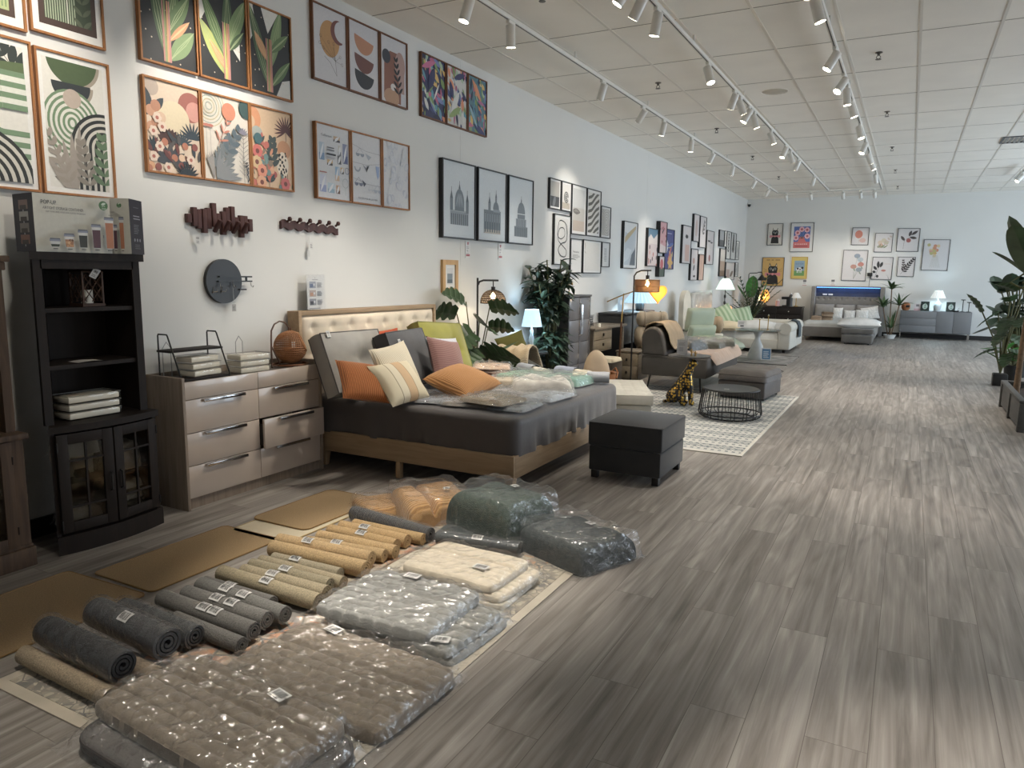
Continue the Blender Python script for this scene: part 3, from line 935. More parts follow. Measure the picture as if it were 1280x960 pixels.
# --- beach triptych in blue and white
def art_beach(k):
    def f(a):
        a.rect(0, 0, 1, 1, '#d4d5d8')
        if k == 0:
            for x0, y0, x1, y1, c, c2 in ((0.08, 0.52, 0.24, 0.76, '#a9bccd', '#6d8fb5'), (0.52, 0.80, 0.72, 0.88, '#c9a987', '#4a4a50'), (0.80, 0.52, 0.96, 0.80, '#7f88ad', '#555f8f'), (0.63, 0.5, 0.75, 0.62, '#6d6f74', '#4f5156'), (0.66, 0.62, 0.75, 0.76, '#c9c4b4', '#77787c'),
                                          (0.31, 0.46, 0.48, 0.54, '#c9a262', '#55504a'), (0.55, 0.26, 0.68, 0.46, '#8fb4d6', '#d8b48e'), (0.72, 0.37, 0.82, 0.46, '#d6ad6a', '#444444'), (0.08, 0.08, 0.27, 0.32, '#c7cde0', '#8d9cc9'), (0.31, 0.08, 0.52, 0.22, '#b7ccd9', '#8faec2'), (0.57, 0.08, 0.69, 0.2, '#c79b74', '#6a4a3a')):
                a.rect(x0, y0, x1, y1, c); a.rect(x0, y0, x1, y0 + (y1 - y0) * 0.4, c2); a.leaf(x0 + 0.02, y0, x1 - 0.02, y1, 0.03, '#e2e4e8')
            a.text('Collection', 0.12, 0.845, 0.07, '#4a4a50', 0.34); a.rect(0.28, 0.60, 0.56, 0.625, '#3c3c40'); a.lines(0.3, 0.66, 0.54, 0.73, 2, '#66666c')
            a.lines(0.28, 0.55, 0.56, 0.585, 2, '#9a9aa2'); a.rect(0.06, 0.345, 0.27, 0.36, '#b55e4e')
            a.band(0.84, 0.24, 0.09, 0.1, '#9aa', 0, 360, 16); a.line([(0.84, 0.17), (0.84, 0.06)], 0.008, '#9aa'); a.band(0.9, 0.42, 0.06, 0.075, '#889', 0, 360, 8)
        if k == 1:
            for y0, y1 in ((0.84, 0.74), (0.58, 0.60), (0.36, 0.26)): a.line([(0.0, y0), (0.5, (y0 + y1) / 2 - 0.02), (1.0, y1 + 0.02)], 0.006, '#7f8088')
            def bra(x, y, c, s=1): a.circ(x - 0.07 * s, y, 0.07 * s, c, 180, 360); a.circ(x + 0.08 * s, y, 0.07 * s, c, 180, 360); a.line([(x - 0.12 * s, y), (x, y + 0.08), (x + 0.13 * s, y)], 0.008, c)
            bra(0.28, 0.72, '#8e96a3'); a.poly([(0.46, 0.74), (0.68, 0.70), (0.57, 0.64)], '#a5adb9')
            a.band(0.19, 0.52, 0.07, 0.11, '#9aa2ae', 180, 360); a.poly([(0.36, 0.57), (0.5, 0.52), (0.6, 0.57), (0.5, 0.55), (0.5, 0.46)], '#8d929c'); a.poly([(0.82, 0.58), (0.96, 0.58), (0.95, 0.44), (0.9, 0.38), (0.86, 0.44)], '#8ea4cf')
            bra(0.22, 0.29, '#6f788f'); a.poly([(0.34, 0.34), (0.48, 0.29), (0.40, 0.24)], '#44485a'); bra(0.64, 0.22, '#c2c7ce', 0.7); bra(0.88, 0.22, '#a9b3c4')
            a.text('FAITES POUR LA MER', 0.16, 0.055, 0.05, '#5a5a62', 0.72)
        if k == 2:
            for i in range(40):
                x, y, r_ = random.random(), random.random(), random.uniform(0.05, 0.14)
                c = random.choice(('#c3c7d1', '#c9ccd4', '#babfcc', '#cdd0d6'))
                a.ell(x, y, r_ * 0.7, r_, c, rot=random.uniform(-60, 60)); a.ell(x, y, r_ * 0.4, r_ * 0.7, '#d2d4d9', rot=random.uniform(-60, 60))
    return f
for k, (u0, u1) in enumerate(((4.54, 4.95), (4.96, 5.365), (5.375, 5.78))):
    picture(u0, u1, 2.08, 2.67, OAK, art_beach(k), ('blue and white beach collage print with small tiles, left of the swimwear print', 'print of swimwear on washing lines reading FAITES POUR LA MER', 'pale print of scattered shells, right of the swimwear print')[k], 'beach triptych', d=0.035)

# --- bright abstract triptych
def art_abstract(k):
    def f(a):
        a.rect(0, 0, 1, 1, ('#2f3360', '#d2cfc8', '#4f7f8c')[k])
        cols = ['#2b2d63', '#7a9a4e', '#e0b13c', '#d7d5cf', '#c44d7d', '#4f9bb0', '#e07a35', '#23264a', '#a9c7a0', '#6f7fb8', '#86a05a', '#37457f']
        for i in range(90):
            x, y = random.random() * 1.2 - 0.1, random.random() * 1.1 - 0.05
            an = random.gauss(2.2 if k != 2 else 2.0, 0.45)
            ln, wd = random.uniform(0.12, 0.4), random.uniform(0.02, 0.075)
            a.leaf(x, y, x + ln * math.cos(an), y + ln * math.sin(an) * 0.7, wd, random.choice(cols), 5)
        if k == 0: a.leaf(0.0, 0.78, 0.6, 0.95, 0.07, '#c9568a'); a.leaf(0.45, 0.82, 0.75, 0.62, 0.07, '#dfb13f'); a.leaf(0.3, 0.45, 0.55, 0.85, 0.12, '#2a2c5e'); a.leaf(0.5, 0.3, 0.75, 0.62, 0.03, '#e2e0da')
        if k == 1: a.leaf(0.2, 0.2, 0.62, 0.62, 0.10, '#dedcd6'); a.leaf(0.1, 0.12, 0.7, 0.35, 0.09, '#8da35a'); a.leaf(0.35, 0.82, 0.9, 0.95, 0.08, '#34366a'); a.leaf(0.15, 0.75, 0.3, 0.45, 0.09, '#2b2d63')
        if k == 2: a.leaf(0.2, 0.95, 0.7, 0.6, 0.09, '#dd7f3a'); a.leaf(0.3, 0.15, 0.95, 0.0, 0.09, '#2e3170'); a.leaf(0.5, 0.6, 0.9, 0.55, 0.05, '#b25a8d'); a.leaf(0.0, 0.5, 0.5, 0.1, 0.06, '#86b0c0')
    return f
for k, (u0, u1) in enumerate(((5.98, 6.40), (6.415, 6.81), (6.82, 7.21))):
    picture(u0, u1, 2.975, 3.555, WALNUT, art_abstract(k), 'multicoloured abstract canvas, %s panel of the paint-stroke triptych' % ('left', 'middle', 'right')[k], 'paint-stroke triptych', d=0.03)

# --- domed buildings in grey
def art_tower(k):
    def f(a):
        a.rect(0, 0, 1, 1, '#c9d0d4'); a.rect(0.05, 0.04, 0.95, 0.96, '#ccd3d7')
        g1, g2, g3, g4 = '#6f7a82', '#8b959c', '#58626a', '#a4adb2'
        def tower(cx, b, w_, h_, c): a.rect(cx - w_, b, cx + w_, b + h_, c); a.poly([(cx - w_, b + h_), (cx + w_, b + h_), (cx, b + h_ + w_ * 2.6)], g3); a.line([(cx, b + h_ + 0.02), (cx, b + h_ + w_ * 3.4)], 0.012, g3)
        if k == 0:
            a.rect(0.22, 0.17, 0.80, 0.36, g2)
            for i in range(9): a.rect(0.25 + i * 0.062, 0.17, 0.28 + i * 0.062, 0.32, g3)
            a.rect(0.22, 0.35, 0.80, 0.37, g4); tower(0.26, 0.36, 0.045, 0.16, g1); tower(0.76, 0.34, 0.045, 0.16, g1)
            a.rect(0.36, 0.36, 0.66, 0.46, g1); a.ell(0.51, 0.46, 0.15, 0.24, g1, 0, 180)
            for i in range(5): a.leaf(0.39 + i * 0.06, 0.40, 0.47 + i * 0.02, 0.60, 0.01, g4)
            tower(0.51, 0.60, 0.03, 0.06, g1)
        if k == 1:
            a.rect(0.20, 0.10, 0.82, 0.44, g1); a.rect(0.22, 0.10, 0.82, 0.16, '#b0a89c')
            for i in range(7):
                a.rect(0.24 + i * 0.085, 0.12, 0.275 + i * 0.085, 0.40, g3); a.rect(0.245 + i * 0.085, 0.27, 0.27 + i * 0.085, 0.39, g2)
            tower(0.40, 0.44, 0.045, 0.10, g1); a.rect(0.54, 0.42, 0.78, 0.46, g2); a.ell(0.64, 0.46, 0.11, 0.14, g1, 0, 180); tower(0.64, 0.54, 0.03, 0.10, g1)
        if k == 2:
            a.rect(0.24, 0.10, 0.80, 0.26, g1); a.rect(0.30, 0.26, 0.74, 0.38, g2)
            for i in range(7): a.rect(0.27 + i * 0.075, 0.10, 0.30 + i * 0.075, 0.24, g3); 
            for i in range(5): a.rect(0.34 + i * 0.08, 0.26, 0.37 + i * 0.08, 0.37, g3)
            a.rect(0.36, 0.38, 0.68, 0.46, g1); a.rect(0.36, 0.45, 0.68, 0.46, '#dfe4e6'); a.ell(0.52, 0.46, 0.16, 0.22, g1, 0, 180); tower(0.52, 0.58, 0.025, 0.07, g1)
    return f
for k, (u0, u1) in enumerate(((6.31, 6.95), (7.0, 7.64), (7.69, 8.33))):
    picture(u0, u1, 1.86, 2.64, BLACKF, art_tower(k), 'black framed grey drawing of a %s' % ('domed church with two side spires, left of three', 'gothic church with two tall spires, middle of three', 'single tall stepped dome, right of three')[k], 'grey building drawings', d=0.05, fw=0.014)
def art_small(a):
    a.rect(0.18, 0.14, 0.82, 0.86, '#d9d9d6'); a.rect(0.24, 0.2, 0.76, 0.62, '#7f8d94'); a.rect(0.24, 0.2, 0.76, 0.36, '#5a6770')
picture(6.34, 6.63, 1.305, 1.64, wood('frame_pale', '#b08a5c', '#c9a577', 'z', 1.5), art_small, 'small pale wood picture frame low on the wall above the tall plant', fw=0.05, d=0.03)

# --- black and white gallery
def bw(k):
    def f(a):
        a.rect(0, 0, 1, 1, '#d9d9d6')
        a.win = (0.09, 0.06, 0.91, 0.94)
        if k == 0: a.rect(0, 0, 1, 1, '#a7a49c'); a.rect(0, 0, 1, 0.42, '#3c4043'); a.leaf(0.3, 0, 0.55, 0.45, 0.12, '#6d7174')
        if k == 1:
            a.rect(0, 0, 1, 1, '#cfcdc8'); a.rect(0, 0.05, 1, 0.28, '#b3a897')
            for r_ in (0.25, 0.17, 0.09): a.band(0.5, 0.48, r_ - 0.05, r_, '#4c4f50', 0, 330, 14)
            a.line([(0.5, 0.5), (0.62, 0.2)], 0.04, '#77726a')
        if k == 2: a.rect(0, 0, 1, 1, '#b9b6ae'); a.rect(0, 0.55, 1, 1, '#c3c4c2'); a.rect(0, 0, 1, 0.28, '#b9a897'); a.leaf(0.05, 0.48, 0.6, 0.46, 0.08, '#6f6a64'); a.poly([(0.1, 0.46), (0.55, 0.46), (0.3, 0.52)], '#8b877f')
        if k == 3:
            a.rect(0, 0, 1, 1, '#d2cec5')
            for i in range(13):
                y = -0.55 + i * 0.15
                a.line([(0, y), (0.35, y + 0.06), (0.65, y + 0.22), (1.0, y + 0.32 + 0.02 * (i % 3))], 0.085, '#5c584f')
        if k == 4:
            a.rect(0, 0, 1, 1, '#c6c3bb')
            for i in range(6): a.band(0.6, 0.5, 0.10 + i * 0.1, 0.125 + i * 0.1, '#a29f97', 0, 360, 22)
        if k == 5:
            a.rect(0, 0, 1, 1, '#d4d2cc')
            pts = [(0.28, 0.86), (0.2, 0.6), (0.42, 0.52), (0.66, 0.6), (0.6, 0.74), (0.32, 0.72), (0.24, 0.5), (0.6, 0.36), (0.78, 0.28), (0.7, 0.16), (0.4, 0.18), (0.26, 0.3), (0.44, 0.42), (0.74, 0.48), (0.8, 0.68), (0.7, 0.84), (0.4, 0.90), (0.28, 0.86)]
            sm = []
            for i in range(len(pts) - 1):
                p0, p1, p2, p3 = pts[max(0, i - 1)], pts[i], pts[i + 1], pts[min(len(pts) - 1, i + 2)]
                for q in range(5):
                    t = q / 5
                    sm.append(tuple(0.5 * (2 * p1[c] + (p2[c] - p0[c]) * t + (2 * p0[c] - 5 * p1[c] + 4 * p2[c] - p3[c]) * t * t + (3 * p1[c] - p0[c] - 3 * p2[c] + p3[c]) * t ** 3) for c in (0, 1)))
            a.line(sm, 0.025, '#1f1f20')
        if k == 6: a.rect(0, 0, 1, 1, '#d8d8d5'); a.text('Wanderlust', 0.16, 0.60, 0.1, '#2f2f30', 0.6); a.lines(0.16, 0.44, 0.8, 0.56, 4, '#8b8b89')
        if k == 7: a.rect(0, 0, 1, 1, '#cbc9c3'); a.rect(0.12, 0.08, 0.92, 0.92, '#d0cec8'); a.leaf(0.04, 0.62, 0.10, 0.95, 0.04, '#a28b72'); a.line([(0.06, 0.7), (0.14, 0.6)], 0.015, '#8a7a68')
        if k == 8:
            a.rect(0, 0, 1, 1, '#d6d6d3')
            for i in range(9): a.rect(0.35 - 0.03 * (i % 3), 0.22 + i * 0.065, 0.66, 0.245 + i * 0.065, '#8d8d8b')
        if k == 9:
            a.rect(0, 0, 1, 1, '#b4bcc3'); a.poly([(0, 1), (1, 1), (0.6, 0.8), (0.35, 0.75), (0, 0.8)], '#d4d6d6'); a.poly([(0, 0.62), (0.3, 0.76), (1, 0.98), (1, 0.92), (0.45, 0.68), (0, 0.5)], '#b59f72')
            a.poly([(0.45, 0.0), (0.62, 0.3), (0.85, 0.42), (1, 0.6), (1, 0)], '#5b6670'); a.poly([(0, 0.3), (0.3, 0.44), (0.62, 0.4), (0.4, 0.2), (0, 0.1)], '#c6ccd0')
    return f
BWL = ('narrow sea horizon print, first in the top row', 'narrow curled fern print, second in the top row', 'tall hazy boat print, third in the top row', 'tall zebra-wave print, fourth in the top row', 'pale ripple print at the top right end',
       'black loop-line print in the lower row', 'print with one lettered word beside the loop-line print', 'wide pale sand print in the lower row', 'narrow print with lines of type at the lower right end')
BWR = ((8.83, 9.18, 2.355, 2.745), (9.20, 9.53, 2.355, 2.745), (9.545, 10.07, 2.065, 2.745), (10.09, 10.63, 2.07, 2.745), (10.65, 11.06, 2.07, 2.545), (8.99, 9.525, 1.635, 2.305), (9.54, 9.955, 1.525, 2.01), (9.99, 10.705, 1.53, 2.015), (10.725, 11.06, 1.63, 2.01))
for k in range(9):
    u0, u1, z0, z1 = BWR[k]
    picture(u0, u1, z0, z1, BLACKF, bw(k), BWL[k] + ' of the nearer grey gallery', 'nearer grey gallery wall', d=0.035)
picture(11.64, 12.325, 1.62, 2.39, BLACKF, bw(9), 'black framed grey and gold marble print hanging alone', d=0.05)

# --- blue and pink pictures
def pink(k):
    def f(a):
        if k == 0:
            a.rect(0, 0, 1, 1, '#d8c6c4'); a.rect(0, 0.72, 1, 1, '#55809a'); a.poly([(0, 0.72), (0.3, 0.86), (0.6, 0.74), (1, 0.9), (1, 0.6), (0, 0.6)], '#e2d6cf')
            for i in range(14): a.ell(random.random(), random.random() * 0.55, 0.05, 0.07, random.choice(('#b8543f', '#4a3a3a', '#d68e7a', '#3b3f52')))
        if k == 1:
            a.rect(0, 0, 1, 1, '#d59a9d')
            for i in range(12): a.ell(random.random(), random.random(), 0.07, 0.06, random.choice(('#a8323f', '#3b3036', '#e8d5d2', '#b96b70')))
            a.poly([(0, 0), (1, 0), (1, 0.2), (0, 0.3)], '#e3cfc9')
        if k == 2:
            a.rect(0, 0, 1, 1, '#3a3f86'); a.rect(0.3, 0.9, 0.75, 0.915, '#b9bcd8')
            a.poly([(0.25, 0.75), (0.45, 0.6), (0.3, 0.4), (0.1, 0.5)], '#d9dbe6')
            for i in range(9): a.leaf(0.3 + random.random() * 0.6, 0.1 + random.random() * 0.5, 0.4 + random.random() * 0.6, 0.1 + random.random() * 0.6, 0.06, random.choice(('#d9a63a', '#3d5fa8', '#d8c04f', '#c94f4a')))
            for q in range(6): a.leaf(0.68, 0.16, 0.68 + 0.3 * math.cos(q * 1.05), 0.16 + 0.2 * math.sin(q * 1.05), 0.07, '#d9a63a')
        if k == 3: a.rect(0, 0, 1, 1, '#d8c9c4'); a.rect(0, 0, 1, 0.45, '#57685a'); a.circ(0.5, 0.62, 0.3, '#c23b45')
    return f
picture(12.90, 13.50, 1.675, 2.355, BLACKF, pink(0), 'print of speckled cream hill under teal sky, left of the pink picture', 'blue and pink pictures', d=0.05)
picture(13.50, 13.95, 1.93, 2.51, BLACKF, pink(1), 'narrow pink print hung highest between the teal and navy pictures', 'blue and pink pictures', d=0.08)
picture(13.95, 14.60, 1.635, 2.405, BLACKF, pink(2), 'navy blue print with yellow flowers, rightmost of the pink and blue set', 'blue and pink pictures', d=0.04)
picture(13.54, 13.88, 1.49, 1.875, BLACKF, pink(3), 'smallest picture of the blue and pink set, red disc over dark green', 'blue and pink pictures', d=0.08)
# --- blush line-art set
def blush(k):
    def f(a):
        a.rect(0, 0, 1, 1, '#d3cccb' if k != 5 else '#c9a48f')
        if k == 0: a.rect(0.35, 0.05, 0.85, 0.5, '#d2aa9b'); a.ell(0.5, 0.72, 0.16, 0.06, '#3a3638'); a.line([(0.4, 0.78), (0.6, 0.68)], 0.03, '#3a3638')
        if k == 1: a.ell(0.55, 0.5, 0.2, 0.4, '#cbb0a6'); a.line([(0.4, 0.2), (0.5, 0.8)], 0.02, '#a8857a')
        if k == 2: a.sprig(0.45, 0.35, 0.7, 0.8, 4, 0.25, 0.05, '#55514f')
        if k == 3: a.ell(0.35, 0.72, 0.2, 0.06, '#3a3a3a', 180, 360); a.ell(0.7, 0.68, 0.18, 0.05, '#3a3a3a', 180, 360); a.circ(0.5, 0.18, 0.12, '#8e3b35'); a.line([(0.5, 0.6), (0.55, 0.3)], 0.03, '#bba39a')
        if k == 4: a.ell(0.45, 0.62, 0.16, 0.12, '#b99084'); a.leaf(0.4, 0.3, 0.6, 0.5, 0.08, '#4a4340'); a.ell(0.6, 0.12, 0.18, 0.04, '#2f2b2b')
        if k == 5: a.line([(0.4, 0.2), (0.5, 0.8)], 0.03, '#8d6a58')
    return f
for k, (r4, lb) in enumerate((((15.16, 15.85, 1.77, 2.55), 'blush line-art print with a pink column, left of the cluster'), ((16.0, 16.48, 2.255, 2.835), 'blush line-art print hung highest on the left of the cluster'), ((16.54, 17.11, 2.145, 2.83), 'tall line-art print with a dark sprig, top right of the cluster'),
                              ((17.2, 17.9, 1.785, 2.56), 'line-art print of two eyes and a red dot, right of the cluster'), ((15.9, 16.47, 1.42, 2.10), 'line-art print with a dark leaf, lower left of the cluster'), ((16.6, 17.04, 1.42, 2.0), 'narrow tan print at the lower right of the cluster'))):
    picture(*r4, BLACKF, blush(k), lb, 'blush line-art cluster', d=0.05)
# --- far gallery
FARL = ('small dark print', 'small narrow pale print', 'tall print of a black fern', 'tall print of dense black branches', 'small grey print at the top right', 'tan desert print', 'wide pale beach print', 'small pale print at the lower right')
FAR = ((18.5, 19.02, 2.245, 2.645), (19.05, 19.29, 2.255, 2.65), (19.32, 19.82, 1.955, 2.655), (19.84, 20.45, 1.96, 2.65), (20.47, 20.89, 1.965, 2.465), (18.67, 19.25, 1.515, 2.205), (19.37, 20.42, 1.425, 1.885), (20.52, 20.89, 1.51, 1.895))
def farart(k):
    def f(a):
        if k == 0: a.rect(0, 0, 1, 1, '#8b9195'); a.rect(0, 0, 1, 0.4, '#4c5154')
        elif k in (2, 3): a.rect(0, 0, 1, 1, '#d2d2cd'); a.sprig(0.5, 0.1, 0.5, 0.85, 6 if k == 2 else 9, 0.3, 0.06, '#3a3d3a')
        elif k == 5: a.rect(0, 0, 1, 1, '#b59a82'); a.rect(0, 0.55, 1, 1, '#d4cbbf'); a.rect(0, 0, 1, 0.2, '#8a6f58')
        elif k == 6: a.rect(0, 0, 1, 1, '#d5cdc6'); a.rect(0.1, 0.1, 0.45, 0.6, '#b99e92'); a.leaf(0.5, 0.2, 0.9, 0.5, 0.06, '#7d6a5c')
        else: a.rect(0.1, 0.08, 0.9, 0.92, '#bfc0bc'); a.leaf(0.3, 0.3, 0.7, 0.7, 0.1, '#9b9b95')
    return f
for k in range(8):
    picture(*FAR[k], BLACKF, farart(k), FARL[k] + ' of the far gallery group near the corner', 'far gallery group', d=0.04)

# --- end wall
def cat_art(bgc, txt, txc):
    def f(a):
        a.rect(0, 0, 1, 1, bgc)
        y = 0.03 if bgc != '#cf9f35' else 0.0
        a.poly([(0.22, y + 0.04), (0.78, y + 0.04), (0.74, y + 0.30), (0.64, y + 0.40), (0.36, y + 0.40), (0.26, y + 0.30)], '#262626')
        a.poly([(0.30, 0.44), (0.70, 0.44), (0.73, 0.62), (0.66, 0.70), (0.34, 0.70), (0.27, 0.62)], '#262626')
        for s in (-1, 1):
            a.poly([(0.5 + s * 0.20, 0.66), (0.5 + s * 0.08, 0.69), (0.5 + s * 0.17, 0.82)], '#262626'); a.poly([(0.5 + s * 0.185, 0.68), (0.5 + s * 0.12, 0.695), (0.5 + s * 0.165, 0.77)], '#cdbfa6')
            a.poly([(0.5, 0.42), (0.5 + s * 0.34, 0.48), (0.5 + s * 0.38, 0.40), (0.5 + s * 0.34, 0.33)], '#cf6a74'); a.circ(0.5 + s * 0.10, 0.60, 0.055, '#a9b0b0'); a.circ(0.5 + s * 0.10, 0.60, 0.035, '#262626')
            for q in range(3): a.line([(0.5 + s * 0.28, 0.56 - q * 0.03), (0.5 + s * 0.44, 0.62 - q * 0.06)], 0.008, '#3a3128')
        a.circ(0.5, 0.41, 0.06, '#d5767c'); a.poly([(0.49, 0.60), (0.51, 0.60), (0.54, 0.53), (0.48, 0.52)], '#d8d0bb')
        if bgc == '#cf9f35':
            for x0, x1 in ((0.18, 0.34), (0.41, 0.52), (0.6, 0.82)): a.rect(x0, 0.905, x1, 0.93, txc)
        else: a.text(txt, 0.12, 0.015, 0.075, txc, 0.76)
    return f
picture(-3.64, -3.235, 2.395, 2.99, GREYF, cat_art('#d4cfc4', 'THE BLACK CAT', '#5a3a32'), 'small white poster of a black cat in a pink bow, top left', 'end wall posters', 'back')
picture(-3.73, -3.145, 1.27, 2.065, GREYF, cat_art('#cf9f35', 'LE CHAT NOIR', '#6a4a22'), 'yellow poster of a black cat with a pink bow above the dark dresser', 'end wall posters', 'back', d=0.03)
def flowers(a):
    a.rect(0, 0, 1, 1, '#d2d2d0')
    a.win = (0.13, 0.12, 0.87, 0.88)
    a.rect(0, 0, 1, 1, '#2f57a5'); a.rect(0, 0, 1, 0.34, '#c53d3c'); a.poly([(0.3, 0.3), (0.72, 0.3), (0.58, 0.52), (0.42, 0.52)], '#c53d3c')
    for x, y in ((0.3, 0.66), (0.48, 0.78), (0.72, 0.76), (0.24, 0.48), (0.74, 0.54)):
        a.line([(0.5, 0.46), (x, y)], 0.02, '#2a4a3a')
        for q in range(8): a.circ(x + 0.075 * math.cos(q * PI / 4), y + 0.058 * math.sin(q * PI / 4), 0.05, '#e0a3ab')
        a.circ(x, y, 0.055, '#b03a44')
    a.win = (0, 0, 1, 1); a.rect(0.22, 0.16, 0.78, 0.21, '#a32f33')
    for q in range(7): a.rect(0.2 + 0.085 * q, 0.245, 0.245 + 0.085 * q, 0.275, '#e3c9c0')
picture(-3.03, -2.435, 2.21, 3.0, GREYF, flowers, 'blue and red flower poster with white mat, top right of the cat posters', 'end wall posters', 'back')
def cow(a):
    a.rect(0, 0, 1, 1, '#d0b63f'); a.rect(0.16, 0.12, 0.84, 0.84, '#7fa0b8'); a.rect(0.16, 0.12, 0.84, 0.36, '#5f9a4c'); a.text('BUTTER', 0.24, 0.66, 0.14, '#55748c', 0.52)
    a.ell(0.48, 0.44, 0.2, 0.11, '#e2e2de'); a.ell(0.70, 0.5, 0.08, 0.08, '#2b2b2b'); a.circ(0.4, 0.46, 0.07, '#2b2b2b'); a.circ(0.56, 0.42, 0.06, '#2b2b2b')
    for x in (0.34, 0.42, 0.54, 0.62): a.rect(x, 0.26, x + 0.04, 0.42, '#e2e2de')
picture(-2.95, -2.535, 1.48, 2.075, YELLOWF, cow, 'yellow poster of a spotted cow on green grass', 'end wall posters', 'back')
def redart(k):
    def f(a):
        a.rect(0, 0, 1, 1, '#d3cfcf')
        if k == 0: a.ell(0.40, 0.62, 0.24, 0.27, '#c9694a'); a.ell(0.66, 0.26, 0.2, 0.16, '#cda79e'); a.line([(0.4, 0.4), (0.45, 0.1)], 0.012, '#a89a94')
        if k == 1:
            for x, y, c in ((0.3, 0.5, '#cdb8a0'), (0.5, 0.62, '#c9c0a4'), (0.36, 0.34, '#c9a08a'), (0.66, 0.5, '#b9b79c')): a.circ(x, y, 0.14, c)
            for i in range(8): a.leaf(0.2 + 0.05 * i, 0.2, 0.15 + 0.09 * i, 0.34 + 0.05 * (i % 3), 0.03, '#7f8a63')
            a.sprig(0.5, 0.3, 0.86, 0.8, 4, 0.2, 0.04, '#c7b0a0')
        if k == 2:
            for x0, y0, x1, y1 in ((0.52, 0.66, 0.62, 0.92), (0.62, 0.72, 0.92, 0.92), (0.55, 0.62, 0.9, 0.58), (0.34, 0.46, 0.14, 0.68)): a.leaf(x0, y0, x1, y1, 0.07, '#4a4040')
            a.circ(0.52, 0.48, 0.11, '#a3483f'); a.line([(0.3, 0.1), (0.32, 0.5), (0.58, 0.62), (0.66, 0.78)], 0.012, '#6b5a56')
        if k == 3:
            for i in range(22): a.ell(0.42 + random.gauss(0, 0.11), 0.64 + random.gauss(0, 0.07), 0.07, 0.07, random.choice(('#c9a24f', '#c97f55', '#d3b98a', '#b9b06a', '#c98f7e')))
            for i in range(9): a.line([(0.40 + 0.02 * i, 0.5), (0.3 + 0.05 * i, 0.08)], 0.008, '#b5b2a5')
        if k == 4:
            for x, y, c in ((0.58, 0.82, '#8a98a8'), (0.72, 0.70, '#a9b5c0'), (0.46, 0.46, '#b9806d'), (0.76, 0.54, '#c0705e'), (0.7, 0.36, '#8f9aa3')):
                a.ell(x, y, 0.13, 0.10, c); a.line([(x, y), (0.5, 0.04)], 0.01, '#9a9c94'); a.leaf(x, y - 0.05, x + 0.1, y - 0.16, 0.03, '#8d9a8a')
        if k == 5:
            for x0, y0, x1, y1 in ((0.3, 0.5, 0.28, 0.84), (0.4, 0.54, 0.5, 0.8), (0.24, 0.42, 0.06, 0.6), (0.2, 0.3, 0.02, 0.36), (0.26, 0.2, 0.32, 0.06)): a.leaf(x0, y0, x1, y1, 0.075, '#333436')
            a.line([(0.16, 0.04), (0.3, 0.5), (0.44, 0.7)], 0.014, '#333436'); a.ell(0.58, 0.4, 0.12, 0.06, '#b9705f'); a.rect(0.6, 0.7, 0.9, 0.715, '#c9a89c')
        if k == 6: a.sprig(0.2, 0.1, 0.86, 0.86, 7, 0.28, 0.055, '#3c3838', 0.014); a.sprig(0.4, 0.2, 0.3, 0.8, 5, 0.2, 0.045, '#4a4040', 0.012)
    return f
for k, (r4, lb) in enumerate((((-1.48, -1.07, 2.385, 2.84), 'small print of an orange bloom, top left of the end-wall florals'), ((-0.92, -0.5, 2.195, 2.69), 'faint pastel wildflower print in the top row of the end wall'), ((-0.40, 0.11, 2.21, 2.80), 'print of dark leaves with one red berry in the top row'),
                              ((0.21, 0.80, 1.73, 2.51), 'large print of a yellow bouquet, farthest right on the end wall'), ((-1.66, -1.06, 1.445, 2.255), 'large pale poppy print above the tufted bed'), ((-0.94, -0.45, 1.485, 2.07), 'print of black leaves and a pink petal in the lower row'), ((-0.34, 0.06, 1.57, 2.075), 'print of a dark leafy branch above the tall corn plant'))):
    picture(*r4, GREYF, redart(k), lb, 'end wall floral prints', 'back', d=0.03, tilt=1.0)

# --- things hung on the picture wall
TAG = mat('paper_tag', '#d6d5d2', rough=0.7, var=0.03)
DWOOD = wood('dark_red_wood', '#3f2826', '#543733', 'z', 2.0, 0.55)
t = thing('coat_rack', 'dark wooden coat rack of uneven upright slats under the botanical prints', 'coat rack', (XW, 3.60, 1.86), D(90))
random.seed(3)
tops = (1.88, 1.925, 1.915, 1.92, 1.93, 1.965, 1.90, 1.915, 1.945, 1.955, 1.885, 1.90, 1.90, 1.88)
bots = (1.80, 1.78, 1.765, 1.74, 1.77, 1.785, 1.775, 1.735, 1.77, 1.765, 1.775, 1.725, 1.755, 1.77)
for i in range(14):
    a_, b_ = tops[i] - 1.86 - 0.012, bots[i] - 1.86 + 0.01
    G().box((-0.255 + i * 0.039, -0.018 - 0.006 * (i % 2), (a_ + b_) / 2), (0.034, 0.03, a_ - b_), 0.003).build('slat', DWOOD, t)
for i in (5, 7, 9, 11):
    G().box((-0.255 + i * 0.039, -0.06, 1.80 - 1.86), (0.026, 0.02, 0.10), 0.003, rot=(D(40), 0, 0)).build('hook', DWOOD, t)
Art(0.04, 0.06, '#d9d8d4').lines(0.2, 0.15, 0.8, 0.5, 3, '#7a7a78').barcode(0.2, 0.6, 0.8, 0.85).build('price_tag', t, loc=(-0.20, -0.03, -0.16))
t = thing('coat_rack', 'dark wooden wave-shaped coat rack with six knobs beside the slatted rack', 'coat rack', (XW, 4.475, 1.845), D(90))
def wav(u): return 0.012 * math.sin(u * 12 * PI - 0.6) - 0.016 * (u - 0.5)
g = G()
n = 72
pts = [(-0.315 + 0.63 * i / n, 0.028 + wav(i / n)) for i in range(n + 1)] + [(-0.315 + 0.63 * i / n, -0.028 + wav(i / n) * 0.8) for i in range(n, -1, -1)]
g.prism(pts, 0.022, 'y', -0.022).build('board', DWOOD, t)
